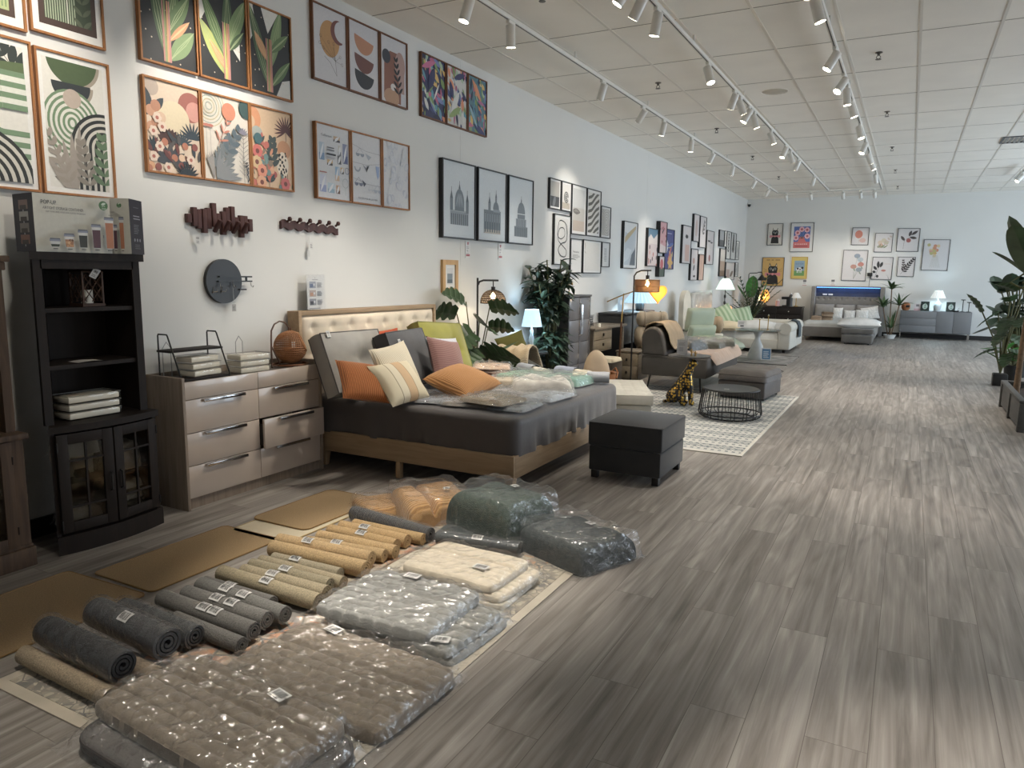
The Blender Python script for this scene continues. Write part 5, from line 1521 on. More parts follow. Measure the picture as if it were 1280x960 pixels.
# ---------------------------------------------------------------- two cartons on top of it
def product_carton(label, loc, rz, w, d, h):
    """white-fronted carton with dark ends: local -Y is the front, w wide, d deep"""
    t_ = thing('storage_carton', label, 'carton', loc, rz, 'storage container cartons')
    NAVY = '#262637'
    g = G()
    g.col = lin(NAVY)
    g.box((0, 0, h / 2), (w, d, h))
    a = Art(w, h, '#cfcdc0')
    a.text('POP-UP', 0.09, 0.825, 0.075, '#33333b', 0.20)
    a.text('AIRTIGHT STORAGE CONTAINER', 0.09, 0.735, 0.05, '#44444c', 0.54)
    a.text('KEEP YOUR DRIED FOOD AND SNACKS ORGANIZED', 0.09, 0.675, 0.026, '#55555c', 0.54)
    a.ell(0.84, 0.86, 0.062, 0.062, '#4f7f4c'); a.leaf(0.81, 0.875, 0.875, 0.905, 0.016, '#cfe0cc'); a.text('BPA', 0.815, 0.835, 0.03, '#cfe0cc', 0.05); a.text('FREE', 0.808, 0.79, 0.03, '#cfe0cc', 0.064)
    for x, hh, c, c2 in ((0.11, 0.10, '#3e4738', '#cfcdc0'), (0.29, 0.19, '#a9713e', '#7c4c2a'), (0.47, 0.27, '#3c3d36', '#cfcdc0'), (0.65, 0.38, '#5d3340', '#cfcdc0'), (0.83, 0.52, '#b5682f', '#cfcdc0')):
        b_ = 0.08
        a.poly([(x + 0.008, b_), (x + 0.112, b_), (x + 0.12, b_ + hh), (x, b_ + hh)], '#d9d9d6')
        a.poly([(x + 0.012, b_ + 0.008), (x + 0.108, b_ + 0.008), (x + 0.115, b_ + hh - 0.05), (x + 0.005, b_ + hh - 0.05)], c)
        if hh == 0.19:
            for q in range(14): a.circ(x + 0.02 + 0.08 * random.random(), b_ + 0.02 + 0.11 * random.random(), 0.015, random.choice(('#c98f52', '#6f4527', '#d8b27c')))
        a.rect(x - 0.008, b_ + hh, x + 0.128, b_ + hh + 0.035, '#8e94a6'); a.rect(x - 0.002, b_ + hh + 0.035, x + 0.122, b_ + hh + 0.055, '#5f6474')
        a.rect(x + 0.03, b_ - 0.035, x + 0.09, b_ - 0.022, '#44444c')
    a.put(g, lambda x, z, dd: (x - w / 2, -d / 2 - dd, z))
    b = Art(d, h, NAVY)                                   # right-hand end: rows of small type
    b.lines(0.28, 0.64, 0.8, 0.74, 2, '#9fa0ad', 0.4, 0.1); b.lines(0.28, 0.38, 0.7, 0.56, 6, '#83848f', 0.35)
    for i in range(3): b.circ(0.3 + 0.2 * i, 0.26, 0.05, '#9fa0ad')
    b.lines(0.3, 0.10, 0.75, 0.2, 3, '#6d6e7a', 0.35); b.rect(0.3, 0.85, 0.7, 0.862, '#6d6e7a')
    b.put(g, lambda x, z, dd: (w / 2 + dd, x - d / 2, z))
    c = Art(d, h, NAVY)                                   # left-hand end: four small pictures
    for i, q in enumerate(('#8b6f6c', '#b9b7b4', '#8d8782', '#8f5f56')):
        c.rect(0.28, 0.73 - 0.2 * i, 0.74, 0.89 - 0.2 * i, q); c.rect(0.34, 0.73 - 0.2 * i, 0.66, 0.80 - 0.2 * i, '#4a4442'); c.circ(0.5, 0.705 - 0.2 * i, 0.03, '#a9a9b2')
    c.put(g, lambda x, z, dd: (-w / 2 - dd, d / 2 - x, z))
    g.col = lin('#b7b3a6')
    g.box((0, 0, h + 0.0008), (w * 0.98, 0.03, 0.0015))
    g.build('carton_box', print_mat(), t_, sharp=0, fix=False)
    return t_
product_carton('white-fronted carton reading POP-UP AIRTIGHT STORAGE CONTAINER on the bookcase', (-3.99, 2.39, 1.586), D(90) - D(4), 0.39, 0.20, 0.29)
product_carton('second storage container carton, turned its dark end forward behind the first', (-3.945, 2.665, 1.586), D(34), 0.20, 0.18, 0.30)

# ================================================================ dresser
DRS = wood('dresser_oak', '#7a6d5f', '#95877a', 'z', 1.0, 0.55, 0.1)
GLOSS = mat('dresser_front', '#b9aca0', rough=0.22, var=0.02, coat=0.3)
t = thing('dresser', 'grey oak dresser with six glossy beige drawers and chrome handles', 'dresser', (-4.05, 3.59, 0))
ya, yb, xf = 2.97, 4.19, -3.89
for nm, y in (('side_panel', ya), ('side_panel', yb - 0.02)):
    GW(t).b2((XW + 0.013, y, 0.0), (xf + 0.012, y + 0.02, 0.845), 0.002).build(nm, DRS, t)
GW(t).b2((XW + 0.013, ya, 0.0), (XW + 0.03, yb, 0.845)).build('back_panel', DRS, t, sharp=0)
GW(t).b2((XW + 0.03, ya + 0.02, 0.79), (xf - 0.01, yb - 0.02, 0.805)).build('top_panel', mat('dark_taupe_top', '#4a423c', rough=0.4), t, sharp=0)
GW(t).b2((XW + 0.03, ya + 0.02, 0.0), (xf - 0.02, yb - 0.02, 0.06)).build('plinth', DRS, t, sharp=0)
GW(t).b2((XW + 0.03, ya + 0.02, 0.06), (xf - 0.02, yb - 0.02, 0.075)).build('bottom_panel', DRS, t, sharp=0)
ym = (ya + yb) / 2
for a, b in ((ya + 0.022, ym - 0.002), (ym + 0.002, yb - 0.022)):
    GW(t).b2((xf - 0.018, a, 0.704), (xf, b, 0.815), 0.002).build('top_rail', GLOSS, t)
GW(t).b2((XW + 0.03, ym - 0.009, 0.06), (xf - 0.03, ym + 0.009, 0.79)).build('divider', DRS, t, sharp=0)
for col_, (a, b) in enumerate(((ya + 0.022, ym - 0.002), (ym + 0.002, yb - 0.022))):
    for row, (z0, z1) in enumerate(((0.073, 0.278), (0.282, 0.488), (0.492, 0.700))):
        dx = 0.045 if (col_ == 1 and row == 1) else 0.0
        g = GW(t)
        g.b2((xf - 0.018 + dx, a, z0), (xf + dx, b, z1), 0.002)
        dr = g.build('drawer', GLOSS, t)
        g = GW(t)
        g.b2((xf - 0.30 + dx, a + 0.015, z0 + 0.02), (xf - 0.018 + dx, a + 0.027, z1 - 0.04)).b2((xf - 0.30 + dx, b - 0.027, z0 + 0.02), (xf - 0.018 + dx, b - 0.015, z1 - 0.04)).b2((xf - 0.30 + dx, a + 0.027, z0 + 0.02), (xf - 0.018 + dx, b - 0.027, z0 + 0.03))
        g.build('drawer_box', mat('drawer_inside', '#3b3733', rough=0.7), dr, sharp=0)
        c = (a + b) / 2 + (0.0 if col_ == 0 else -0.0)
        g = GW(t)
        g.b2((xf + dx, c - 0.165, z1 - 0.012), (xf + 0.026 + dx, c + 0.165, z1 - 0.003), 0.002).b2((xf + 0.018 + dx, c - 0.165, z1 - 0.022), (xf + 0.026 + dx, c + 0.165, z1 - 0.006), 0.002)
        g.build('handle', CHROME, dr)
# on the dresser
t = thing('wire_riser', 'black wire two-tier shelf riser standing on the dresser', 'shelf riser', (-4.04, 3.2, 0.806))
for y in (-0.185, 0.185):
    G().tube([(-0.10, y, 0.0), (-0.10, y, 0.285), (-0.095, y, 0.295), (-0.015, y, 0.295), (-0.008, y, 0.285), (0.10, y, 0.03), (0.10, y, 0.0)], 0.005, 8).build('wire_frame', BLACK_METAL, t)
G().box((-0.035, 0, 0.19), (0.13, 0.40, 0.014), 0.002).build('upper_shelf', ESP, t)
G().box((0.0, 0, 0.012), (0.2, 0.36, 0.014), 0.002).build('lower_shelf', ESP, t)
acrylic_set('%s clear pack of cream trays on the wire riser', (-4.03, 3.23, 0.826), D(6), 3, 0.15, 0.24, (-0.012, 0.0))
acrylic_set('%s clear pack of cream trays beside the wire riser', (-4.02, 3.62, 0.806), D(-4), 3, 0.16, 0.25)
for k, (y, lb) in enumerate(((3.08, 'clear stand-up tag holder at the near end of the wire riser'), (3.66, 'small clear wire easel behind the second stack of tray packs'))):
    t = thing('clear_holder', lb, 'display holder', (-4.15, y, 0.806))
    G().tube([(0, -0.03, 0.006), (0, -0.03, 0.20), (0, 0, 0.24), (0, 0.03, 0.20), (0, 0.03, 0.006)], 0.003, 6).build('hoop', mat('clear_rod', '#a9aaa8', rough=0.2), t)
    G().box((0.0, 0, 0.003), (0.05, 0.08, 0.006), 0.002).build('foot', mat('clear_rod', '#a9aaa8'), t)
RAT = mat('rattan', '#95653f', rough=0.6, var=0.2, vs=60)
RATD = wood('rattan_dark', '#5d3a24', '#764c30', 'z', 4.0, 0.6)
t = thing('rattan_lantern', 'round open-fronted rattan ball hanging from a hooped stand on the dresser', 'rattan lantern', (-4.04, 4.04, 0.806))
G().tube([(0.115 * math.cos(a * PI / 16), 0.13 * math.sin(a * PI / 16), 0.012) for a in range(32)], 0.008, 8, closed=True).build('base_ring', RATD, t)
g = G().tube([(0.0, -0.185, 0.0), (0.0, -0.185, 0.20), (0, -0.18, 0.27), (0, -0.15, 0.315), (0, -0.10, 0.335), (0, -0.05, 0.325), (0, -0.015, 0.29), (0, 0.0, 0.272)], 0.006, 8)
g.tube([(0.0, -0.185, 0.16), (0.0, -0.10, 0.005)], 0.005, 8).tube([(0.0, -0.185, 0.012), (0, 0.115, 0.012)], 0.005, 8)
g.build('stand', mat('stand_brown', '#5a4234', rough=0.5), t)
G().tube([(0, 0.012, 0.25), (0, 0.012, 0.28), (0, -0.012, 0.28), (0, -0.012, 0.25)], 0.004, 6).build('hanging_loop', RATD, t)
bc, br_ = Vector((0.0, 0.0, 0.14)), 0.118
od = Vector((0.62, 0.58, 0.38)).normalized()                 # the opening looks this way
g = G()
for i in range(1, 22):
    ph = -PI / 2 + PI * i / 22
    zz, rr = br_ * math.sin(ph), br_ * math.cos(ph)
    m_ = max(12, int(rr * 300))
    seg = []
    for j in range(m_ + 1):
        a = 2 * PI * j / m_
        p = Vector((rr * math.cos(a), rr * math.sin(a), zz))
        if p.normalized().dot(od) > 0.80:
            if len(seg) > 1: g.tube(seg, 0.0042 if zz < 0.0 else 0.003, 5)
            seg = []
        else: seg.append(bc + p)
    if len(seg) > 1: g.tube(seg, 0.0062 if zz < 0.0 else 0.003, 5)
for j in range(44):
    a = 2 * PI * j / 44
    seg = []
    for i in range(0, 19):
        ph = -PI / 2 + PI * i / 18
        p = Vector((br_ * math.cos(ph) * math.cos(a), br_ * math.cos(ph) * math.sin(a), br_ * math.sin(ph)))
        if p.normalized().dot(od) > 0.80:
            if len(seg) > 1: g.tube(seg, 0.003, 5)
            seg = []
        else: seg.append(bc + p)
    if len(seg) > 1: g.tube(seg, 0.003, 5)
g.build('woven_ball', RAT, t)
e1 = od.orthogonal().normalized(); e2 = od.cross(e1)
G().tube([bc + od * br_ * 0.80 + (e1 * math.cos(k * PI / 16) + e2 * math.sin(k * PI / 16)) * br_ * 0.605 for k in range(32)], 0.006, 8, closed=True).build('opening_rim', mat('rattan_pale', '#a8754a', rough=0.6), t)
a = Art(0.03, 0.05, '#d9d8d2')
o = a.build('price_tag', t, loc=(0.03, 0.0, 0.16)); o.rotation_euler = (0, 0, D(60))

# ================================================================ the big bed
BEDW = wood('bed_oak', '#917a5f', '#a99174', 'y', 1.0, 0.55, 0.08)
BEDW2 = wood('bed_oak_x', '#917a5f', '#a99174', 'x', 1.0, 0.55, 0.08)
BEDL = wood('bed_oak_z', '#917a5f', '#a99174', 'z', 1.0, 0.55, 0.08)
LINEN = mat('headboard_linen', '#d3c6b2', rough=0.9, bump=0.15, bs=250)
t = thing('bed', 'king bed with tufted cream headboard, oak frame and charcoal sheet', 'bed', (-3.2, 5.27, 0))
y0, y1, x0, x1 = 4.255, 6.29, -4.16, -2.255
for y in (y0, y1 - 0.03): GW(t).b2((x0, y, 0.125), (x1, y + 0.03, 0.285), 0.004).build('side_rail', BEDW2, t)
GW(t).b2((x1 - 0.03, y0 + 0.03, 0.125), (x1, y1 - 0.03, 0.285), 0.004).build('foot_rail', BEDW, t)
for x in (x1 - 0.045, x0 + 0.2):
    for y in (y0 + 0.045, y1 - 0.045):
        g = GW(t)
        g.M = g.M @ Matrix.Translation((x, y, 0))
        g.lathe([(0.026, 0), (0.045, 0.125)], 4, M=Matrix.Rotation(PI / 4, 4, 'Z')).build('leg', BEDL, t, sharp=20)
for x, y in ((-3.22, y0 + 0.02), (-3.22, 5.27), (-3.22, y1 - 0.02)):
    GW(t).b2((x - 0.02, y - 0.02, 0), (x + 0.02, y + 0.02, 0.125), 0.003).build('centre_leg', BEDL, t)
GW(t).b2((x0, y0 + 0.03, 0.22), (x1 - 0.03, y1 - 0.03, 0.25)).build('slat_deck', BEDW, t, sharp=0)
hb0, hb1 = 4.197, 6.06
g = GW(t)
g.b2((XW + 0.014, hb0, 0.0), (-4.10, hb0 + 0.035, 1.20), 0.004).b2((XW + 0.014, hb1 - 0.035, 0.0), (-4.10, hb1, 1.20), 0.004).b2((XW + 0.014, hb0 + 0.035, 1.165), (-4.10, hb1 - 0.035, 1.20), 0.004).b2((XW + 0.014, hb0 + 0.035, 0.3), (XW + 0.03, hb1 - 0.035, 1.165))
hbo = g.build('headboard', BEDW, t)
rows, cols = 3, 8
tuf = [(hb0 + 0.035 + (hb1 - hb0 - 0.07) * (i + 0.5) / cols, 0.55 + 0.62 * (j + 0.5) / rows) for i in range(cols) for j in range(rows)]
def hbf(a, b):
    y, z = hb0 + 0.037 + (hb1 - hb0 - 0.074) * a, 0.45 + 0.713 * b
    u, v = a * 2 - 1, b * 2 - 1
    x = -4.13 + 0.045 * ((1 - u ** 20) * (1 - v ** 14)) ** 0.5
    for ty, tz in tuf:
        d = math.hypot(y - ty, z - tz)
        x -= 0.022 * math.exp(-(d / 0.035) ** 2)
        x -= 0.006 * math.exp(-((y - ty) / 0.012) ** 2) * math.exp(-((z - tz) / 0.10) ** 2)
        x -= 0.006 * math.exp(-((z - tz) / 0.012) ** 2) * math.exp(-((y - ty) / 0.10) ** 2)
    return (x, y, z)
GW(t).grid(hbf, 110, 40).build('tufted_panel', LINEN, hbo, sharp=80)
def rrect(cx, cy, w, l, r_, n=10, m=22):
    P = []
    for k, (sx, sy) in enumerate(((1, 1), (-1, 1), (-1, -1), (1, -1))):
        for i in range(n + 1):
            a = PI / 2 * (k + i / n)
            P.append((cx + sx * (w / 2 - r_) + r_ * math.cos(a), cy + sy * (l / 2 - r_) + r_ * math.sin(a)))
        nx = ((-1, 1), (-1, -1), (1, -1), (1, 1))[k]
        q0 = P[-1]
        q1 = (cx + nx[0] * (w / 2 - r_) + r_ * math.cos(PI / 2 * (k + 1)), cy + nx[1] * (l / 2 - r_) + r_ * math.sin(PI / 2 * (k + 1)))
        for i in range(1, m): P.append((q0[0] + (q1[0] - q0[0]) * i / m, q0[1] + (q1[1] - q0[1]) * i / m))
    return P
def sheet(t_, cx, cy, w, l, zt, zb, m, name='fitted_sheet', r_=0.09, fold=0.022, seed=0.0, mm=34, rnd=0.05):
    P = rrect(cx, cy, w, l, r_, 8, mm)
    n = len(P)
    levels = [(0.0, 0.0), (0.45, 0.0), (0.75, 0), (0.92, 0.0)] + [('r', k / 5) for k in range(6)] + [('s', k / 7) for k in range(1, 8)]
    vs = []
    for lv in levels:
        for i, (x, y) in enumerate(P):
            dx, dy = x - cx, y - cy
            nn = Vector((max(-1, min(1, dx / (w / 2))) ** 7, max(-1, min(1, dy / (l / 2))) ** 7, 0))
            nn = nn.normalized() if nn.length > 1e-6 else Vector((0, 0, 0))
            if lv[0] == 'r':
                a = lv[1] * PI / 2
                off, z = rnd * (math.sin(a) - 1), zt - rnd * (1 - math.cos(a))
                q = (x + nn.x * off, y + nn.y * off, z + 0.004 * nz(x * 5, y * 5, seed))
            elif lv[0] == 's':
                k = lv[1]
                s = (x * 1.0 - y * 1.0) * 3.0
                f1 = nz(x * 6 + seed, y * 6, k * 0.7 + seed)
                f2 = math.sin((x + y) * 34 + 5 * nz(x * 2, y * 2, seed)) * (0.5 + 0.5 * nz(x * 1.5, y * 1.5, 9 + seed))
                off = fold * k * (0.6 * f1 + 0.5 * f2)
                z = (zt - rnd) + (zb - zt + rnd) * k
                q = (x + nn.x * off, y + nn.y * off, z + 0.012 * k * nz(x * 4, y * 4, 2 + seed))
            else:
                q = (cx + dx * lv[0], cy + dy * lv[0], zt + 0.010 * nz(dx * lv[0] * 3, dy * lv[0] * 3, seed) + 0.004)
            vs.append(q)
    fs = [(j * n + i, j * n + (i + 1) % n, (j + 1) * n + (i + 1) % n, (j + 1) * n + i) for j in range(1, len(levels) - 1) for i in range(n)]
    fs.append(tuple(n + i for i in range(n)))
    g = GW(t_)
    g.add(vs, fs)
    return g.build(name, m, t_, sharp=70)
SHEET = mat('charcoal_sheet', '#4b4645', rough=0.55, var=0.05, sheen=0.35, bump=0.1, bs=30)
sheet(t, -3.18, 5.27, 1.86, 1.99, 0.54, 0.275, SHEET, fold=0.045)
BT = 0.557
def settle(o, z0):
    bpy.context.view_layer.update()
    lo = min((o.matrix_world @ c.matrix_basis @ v.co).z for c in o.children for v in c.data.vertices)
    o.location.z += z0 - lo
    return o

# cushions propped along the head of the bed
GRYL = mat('grey_linen', '#9f9c96', rough=0.95, bump=0.25, bs=260)
GRYP = mat('grey_piping', '#5c5957', rough=0.9)
CHARC = mat('charcoal_linen', '#525254', rough=0.9, bump=0.2, bs=260)
settle(box_cushion('big grey tufted back cushion with dark piping against the headboard', (-3.77, 4.43, BT + 0.235), 0.60, 0.47, 0.14, GRYL, yaw=-6, lean=24, tufts=((0.05, 0.0),), piping=GRYP, tagpos=(-0.24, 0.22, 0.09)), BT + 0.001)
settle(box_cushion('big charcoal back cushion with a white tag, right of the grey tufted one', (-3.61, 4.92, BT + 0.225), 0.62, 0.46, 0.12, CHARC, yaw=8, lean=22, tagpos=(-0.22, 0.13, 0.105)), BT + 0.001)
settle(cushion('rust red cushion peeping out behind the charcoal one', (-3.95, 5.0, BT + 0.23), 0.60, 0.47, 0.12, mat('rust_fabric', '#a04a2e', rough=0.9, bump=0.2), lean=12), BT + 0.001)
settle(box_cushion('olive green tufted back cushion at the far side of the bed', (-3.72, 5.58, BT + 0.225), 0.60, 0.46, 0.13, mat('olive_velvet', '#7d7a2b', rough=0.85, sheen=0.5, var=0.15), yaw=-4, lean=24, roll=-5, tufts=((0.08, -0.02),)), BT + 0.001)
settle(cushion('pale blue-grey ticking stripe cushion between the mauve and green ones', (-3.52, 5.36, BT + 0.19), 0.42, 0.40, 0.13, stripes('ticking', '#8f929d', '#c0c0c4', 'x', 22, bump=0.1), yaw=-4, lean=22, roll=-6), BT + 0.001)
settle(cushion('mauve ribbed cushion leaning in front of the ticking stripe one', (-3.36, 5.13, BT + 0.185), 0.42, 0.40, 0.14, stripes('mauve_rib', '#6a4a45', '#85625b', 'y', 26), yaw=-2, lean=24, roll=-12), BT + 0.001)
settle(cushion('cream cushion with ribbed weave standing behind the striped cream one', (-3.38, 4.47, BT + 0.185), 0.42, 0.42, 0.14, stripes('cream_rib', '#c9bea4', '#ddd3bd', 'x', 24), yaw=-4, lean=24, roll=6), BT + 0.001)
def cream_band():
    m, tt, p = nodes('cream_band')
    sp = N(tt, 'ShaderNodeSeparateXYZ')
    L(tt, coords(tt), sp.inputs[0])
    mr = N(tt, 'ShaderNodeMapRange')
    mr.inputs['From Min'].default_value = -0.21
    mr.inputs['From Max'].default_value = 0.21
    L(tt, sp.outputs['X'], mr.inputs[0])
    c = ramp(tt, mr.outputs[0], [(0.0, '#d4c9ae'), (0.27, '#d4c9ae'), (0.28, '#6f5f48'), (0.295, '#d6ccb4'), (0.44, '#d6ccb4'), (0.45, '#8c7758'), (0.46, '#c7a986'), (0.64, '#c9ab88'), (0.65, '#8c7758'), (0.665, '#d4c9ae'), (1.0, '#d4c9ae')])
    L(tt, c, p.inputs['Base Color'])
    w = N(tt, 'ShaderNodeTexWave', bands_direction='Y', Scale=60.0)
    L(tt, coords(tt), w.inputs['Vector'])
    bp = N(tt, 'ShaderNodeBump', Strength=0.3, Distance=0.003)
    L(tt, w.outputs['Fac'], bp.inputs['Height'])
    L(tt, bp.outputs[0], p.inputs['Normal'])
    p.inputs['Roughness'].default_value = 0.95
    return m
settle(cushion('cream cushion with a tan woven band, frontmost by the orange one', (-3.26, 4.34, BT + 0.155), 0.41, 0.37, 0.15, cream_band(), yaw=-8, lean=42, roll=2), BT + 0.001)
settle(cushion('burnt orange corduroy cushion tipped on its corner beside the dresser side', (-3.40, 4.13, BT + 0.165), 0.42, 0.36, 0.14, stripes('orange_cord', '#84491f', '#a9652e', 'x', 30), yaw=-16, lean=46, roll=-16), BT + 0.001)
settle(cushion('caramel corduroy cushion lying flat on the bed', (-3.0, 4.80, BT + 0.085), 0.46, 0.44, 0.19, stripes('caramel_cord', '#9a6a3c', '#c08d58', 'x', 28), yaw=-35, lean=72, roll=30, tagpos=None), BT + 0.001)

# ---------------------------------------------------------------- packed linen laid out on the bed
def bed_pack(label, x, y, w, l, t_h, col, rz=0, z=BT, group='bagged linens on the bed', second=None, wr=0.008, lab=True, ex=0.22):
    t_ = thing('bagged_linen', label, 'bagged linen', (x, y, z), D(rz), group)
    m = stripes('linen_st_' + col, col, second, 'x', 9, bump=0.05) if second else mat('linen_' + col, col, rough=0.9, var=0.16, vs=14)
    slab_mesh(w, l, t_h, ex, 24, 24, wr, 9, seed=x * 7 + y * 3, folds=((0.2, 0.006, 0.08),)).build('folded_cloth', m, t_, sharp=60)
    film_over(t_, w, l, t_h, 0.004, 0.02, seed=x + y, wr=0.012, nu=36, nv=36, m=film('bag_film', '#ffffff', 0.4, 0.12, 14.0, 0.04))
    if lab: flat_label(t_, w * 0.2, -l * 0.28, t_h + 0.008, 0.05, 0.035)
    return t_
bed_pack('blue-grey bagged linen at the near edge of the bed, below the cream cushions', -3.08, 4.60, 0.42, 0.40, 0.025, '#8e9198', 20)
bed_pack('grey bagged linen between the caramel cushion and the bed foot', -2.78, 4.62, 0.40, 0.42, 0.02, '#8b847c', 10)
bed_pack('taupe patterned bagged linen at the near foot side of the bed', -2.60, 4.58, 0.40, 0.36, 0.025, '#8a7d68', -8, z=BT + 0.035)
bed_pack('blue-grey bagged linen at the foot corner of the bed', -2.44, 4.62, 0.30, 0.40, 0.02, '#98a0a8', 4)
bed_pack('long grey bagged linen behind the caramel cushion', -2.66, 5.12, 0.50, 0.45, 0.02, '#8f8a86', 14)
bed_pack('flat pale blue bag lying at the foot edge of the bed', -2.42, 5.12, 0.28, 0.42, 0.028, '#b4bcc4', -4)
bed_pack('rumpled white bagged quilt at the foot of the bed', -2.62, 5.42, 0.50, 0.42, 0.085, '#c9c5bc', 30, wr=0.035, z=BT + 0.01, ex=0.5)
bed_pack('beige bagged linen roll beside the red stack', -2.98, 5.5, 0.34, 0.26, 0.06, '#b5a893', 20, wr=0.016)
bed_pack('sage green quilted bagged linen in the middle of the far side', -2.98, 5.82, 0.46, 0.40, 0.075, '#7f9a84', 8, wr=0.012)
bed_pack('teal green bagged linen nearest the far foot corner', -2.62, 5.90, 0.42, 0.36, 0.07, '#6d9585', -6, wr=0.012)
bed_pack('dark green folded linen bag next to the olive cushion', -3.62, 5.98, 0.30, 0.28, 0.07, '#4e5f55', 6)
for i, (c, lb) in enumerate((('#a65c4c', 'bottom red bagged linen'), ('#b0685a', 'red bagged linen second from the bottom'), ('#9a7a66', 'brown bagged linen third from the bottom'), ('#b59a82', 'top tan bagged linen'))):
    bed_pack(lb + ' of the stack in front of the olive cushion', -3.30, 5.78, 0.34, 0.30, 0.028, c, 10 + 5 * i, z=BT + 0.034 * i, group='stack of red and tan bagged linens', lab=i == 3)
def rolled(label, x, y, z, r_, ln, rz, col, col2):
    t_ = thing('rolled_blanket', label, 'rolled blanket', (x, y, z), D(rz), 'rolled blankets on the bed')
    g = G()
    pts = []
    for i in range(48):
        a = i / 47 * 2.6 * 2 * PI
        rr = r_ * (0.25 + 0.75 * i / 47)
        pts.append((rr * math.cos(a) * 1.15, r_ + rr * math.sin(a) * 0.95))
    n = len(pts)
    th = 0.017
    vs = []
    for x_ in (-ln / 2, ln / 2):
        for i, (a, b) in enumerate(pts):
            d = math.hypot(a, b - r_) or 1
            vs += [(x_, a, b), (x_, a * (1 - th / d), r_ + (b - r_) * (1 - th / d))]
    fs = []
    m = 2 * n
    for i in range(n - 1):
        fs += [(2 * i, 2 * i + 2, m + 2 * i + 2, m + 2 * i), (2 * i + 1, m + 2 * i + 1, m + 2 * i + 3, 2 * i + 3), (2 * i, 2 * i + 1, 2 * i + 3, 2 * i + 2), (m + 2 * i, m + 2 * i + 2, m + 2 * i + 3, m + 2 * i + 1)]
    g.add(vs, fs)
    g.build('blanket', mat('blanket_' + col, col, rough=0.95, bump=0.4, bs=90), t_, sharp=60)
    G().grid(lambda a, b: (-ln * 0.1 + ln * 0.62 * (a - 0.0) , 1.18 * r_ * 1.08 * math.cos(b * 2 * PI), r_ * 1.02 + r_ * 1.06 * math.sin(b * 2 * PI) + 0.004 * nz(a * 9, b * 9, x)), 8, 22, cv=True).build('wrapper', mat('wrapper_' + col2, col2, rough=0.5, var=0.15), t_)
    return t_
rolled('grey-wrapped cream rolled blanket beside the draped sofa arm', -3.05, 6.12, BT, 0.052, 0.40, 150, '#d4cdbd', '#9b9ea4')
rolled('cream rolled blanket with silver wrap by the beige pillow', -2.66, 6.17, BT, 0.052, 0.36, 165, '#d8d0be', '#9aa0b0')
rolled('cream rolled blanket nearest the far foot corner of the bed', -2.45, 6.07, BT, 0.046, 0.32, 20, '#d6cfb9', '#b0b3b9')

# sign holder on the headboard
t = thing('sign_holder', 'clear sign holder with a product sheet standing on the headboard', 'sign holder', (-4.165, 4.455, 1.20))
def sheet_art(a):
    a.text('S', 0.44, 0.90, 0.08, '#3a3a3e'); a.lines(0.3, 0.855, 0.75, 0.885, 1, '#7a7a7e')
    for i in range(3):
        y = 0.62 - 0.25 * i
        a.rect(0.12, y, 0.50, y + 0.19, ('#9fa3ae', '#b9a79c', '#8f9199')[i]); a.rect(0.16, y + 0.02, 0.34, y + 0.12, ('#5d6f92', '#c58a62', '#3f3f45')[i]); a.circ(0.4, y + 0.1, 0.05, '#d5d5d8')
        a.lines(0.56, y + 0.02, 0.9, y + 0.17, 5, '#66666c', 0.45)
    a.lines(0.08, 0.02, 0.92, 0.06, 1, '#66666c')
a = Art(0.19, 0.27, '#dcdcda')
sheet_art(a)
g = G()
a.put(g, lambda x, z, d: (0.004 + d, x - 0.095, z + 0.006))
g.build('printed_sheet', print_mat(), t, sharp=0, fix=False)
g = G().box((0.010, 0, 0.14), (0.003, 0.205, 0.28)).box((-0.002, 0, 0.14), (0.003, 0.205, 0.28)).box((0.0, 0, 0.002), (0.05, 0.205, 0.004))
g.build('acrylic_stand', glass('acrylic', '#ffffff', 0.05), t, sharp=0)

# ================================================================ goods laid out on the floor in front
def vintage_rug(key, cols, scale):
    m, tt, p = nodes(key)
    v = coords(tt)
    n = N(tt, 'ShaderNodeTexNoise', Scale=7.0, Detail=2.0)
    L(tt, v, n.inputs['Vector'])
    vo = N(tt, 'ShaderNodeTexVoronoi', Scale=scale, Randomness=0.75)
    L(tt, v, vo.inputs['Vector'])
    vd = N(tt, 'ShaderNodeTexVoronoi', Scale=scale * 0.45, feature='DISTANCE_TO_EDGE')
    L(tt, v, vd.inputs['Vector'])
    c1 = ramp(tt, vo.outputs['Color'], [(i / (len(cols) - 1), c) for i, c in enumerate(cols)])
    gt = N(tt, 'ShaderNodeMath', operation='LESS_THAN')
    gt.inputs[1].default_value = 0.05
    L(tt, vd.outputs[0], gt.inputs[0])
    mx = N(tt, 'ShaderNodeMix', data_type='RGBA')
    L(tt, gt.outputs[0], mx.inputs['Factor'])
    L(tt, c1, mx.inputs['A'])
    mx.inputs['B'].default_value = rgba('#2f3a4a')
    m2 = N(tt, 'ShaderNodeMix', data_type='RGBA')
    L(tt, n.outputs[0], m2.inputs['Factor'])
    L(tt, mx.outputs['Result'], m2.inputs['A'])
    m2.inputs['B'].default_value = rgba('#a79e8e')
    L(tt, m2.outputs['Result'], p.inputs['Base Color'])
    p.inputs['Roughness'].default_value = 0.95
    return m
t = thing('area_rug', 'vintage patterned rug in orange, navy and cream under the floor display', 'rug', (-2.11, 2.42, 0))
rw, rl = 1.45, 2.24
G().box((0, 0, 0.003), (rw, rl, 0.006), 0.002).build('binding', mat('rug_binding', '#b5ac9c', rough=0.95), t)
G().box((0, 0, 0.0045), (rw - 0.09, rl - 0.09, 0.006)).build('border', vintage_rug('rug_border', ['#2f3947', '#9a9284', '#b9b0a0', '#3b4756', '#6f6a62'], 45.0), t, sharp=0)
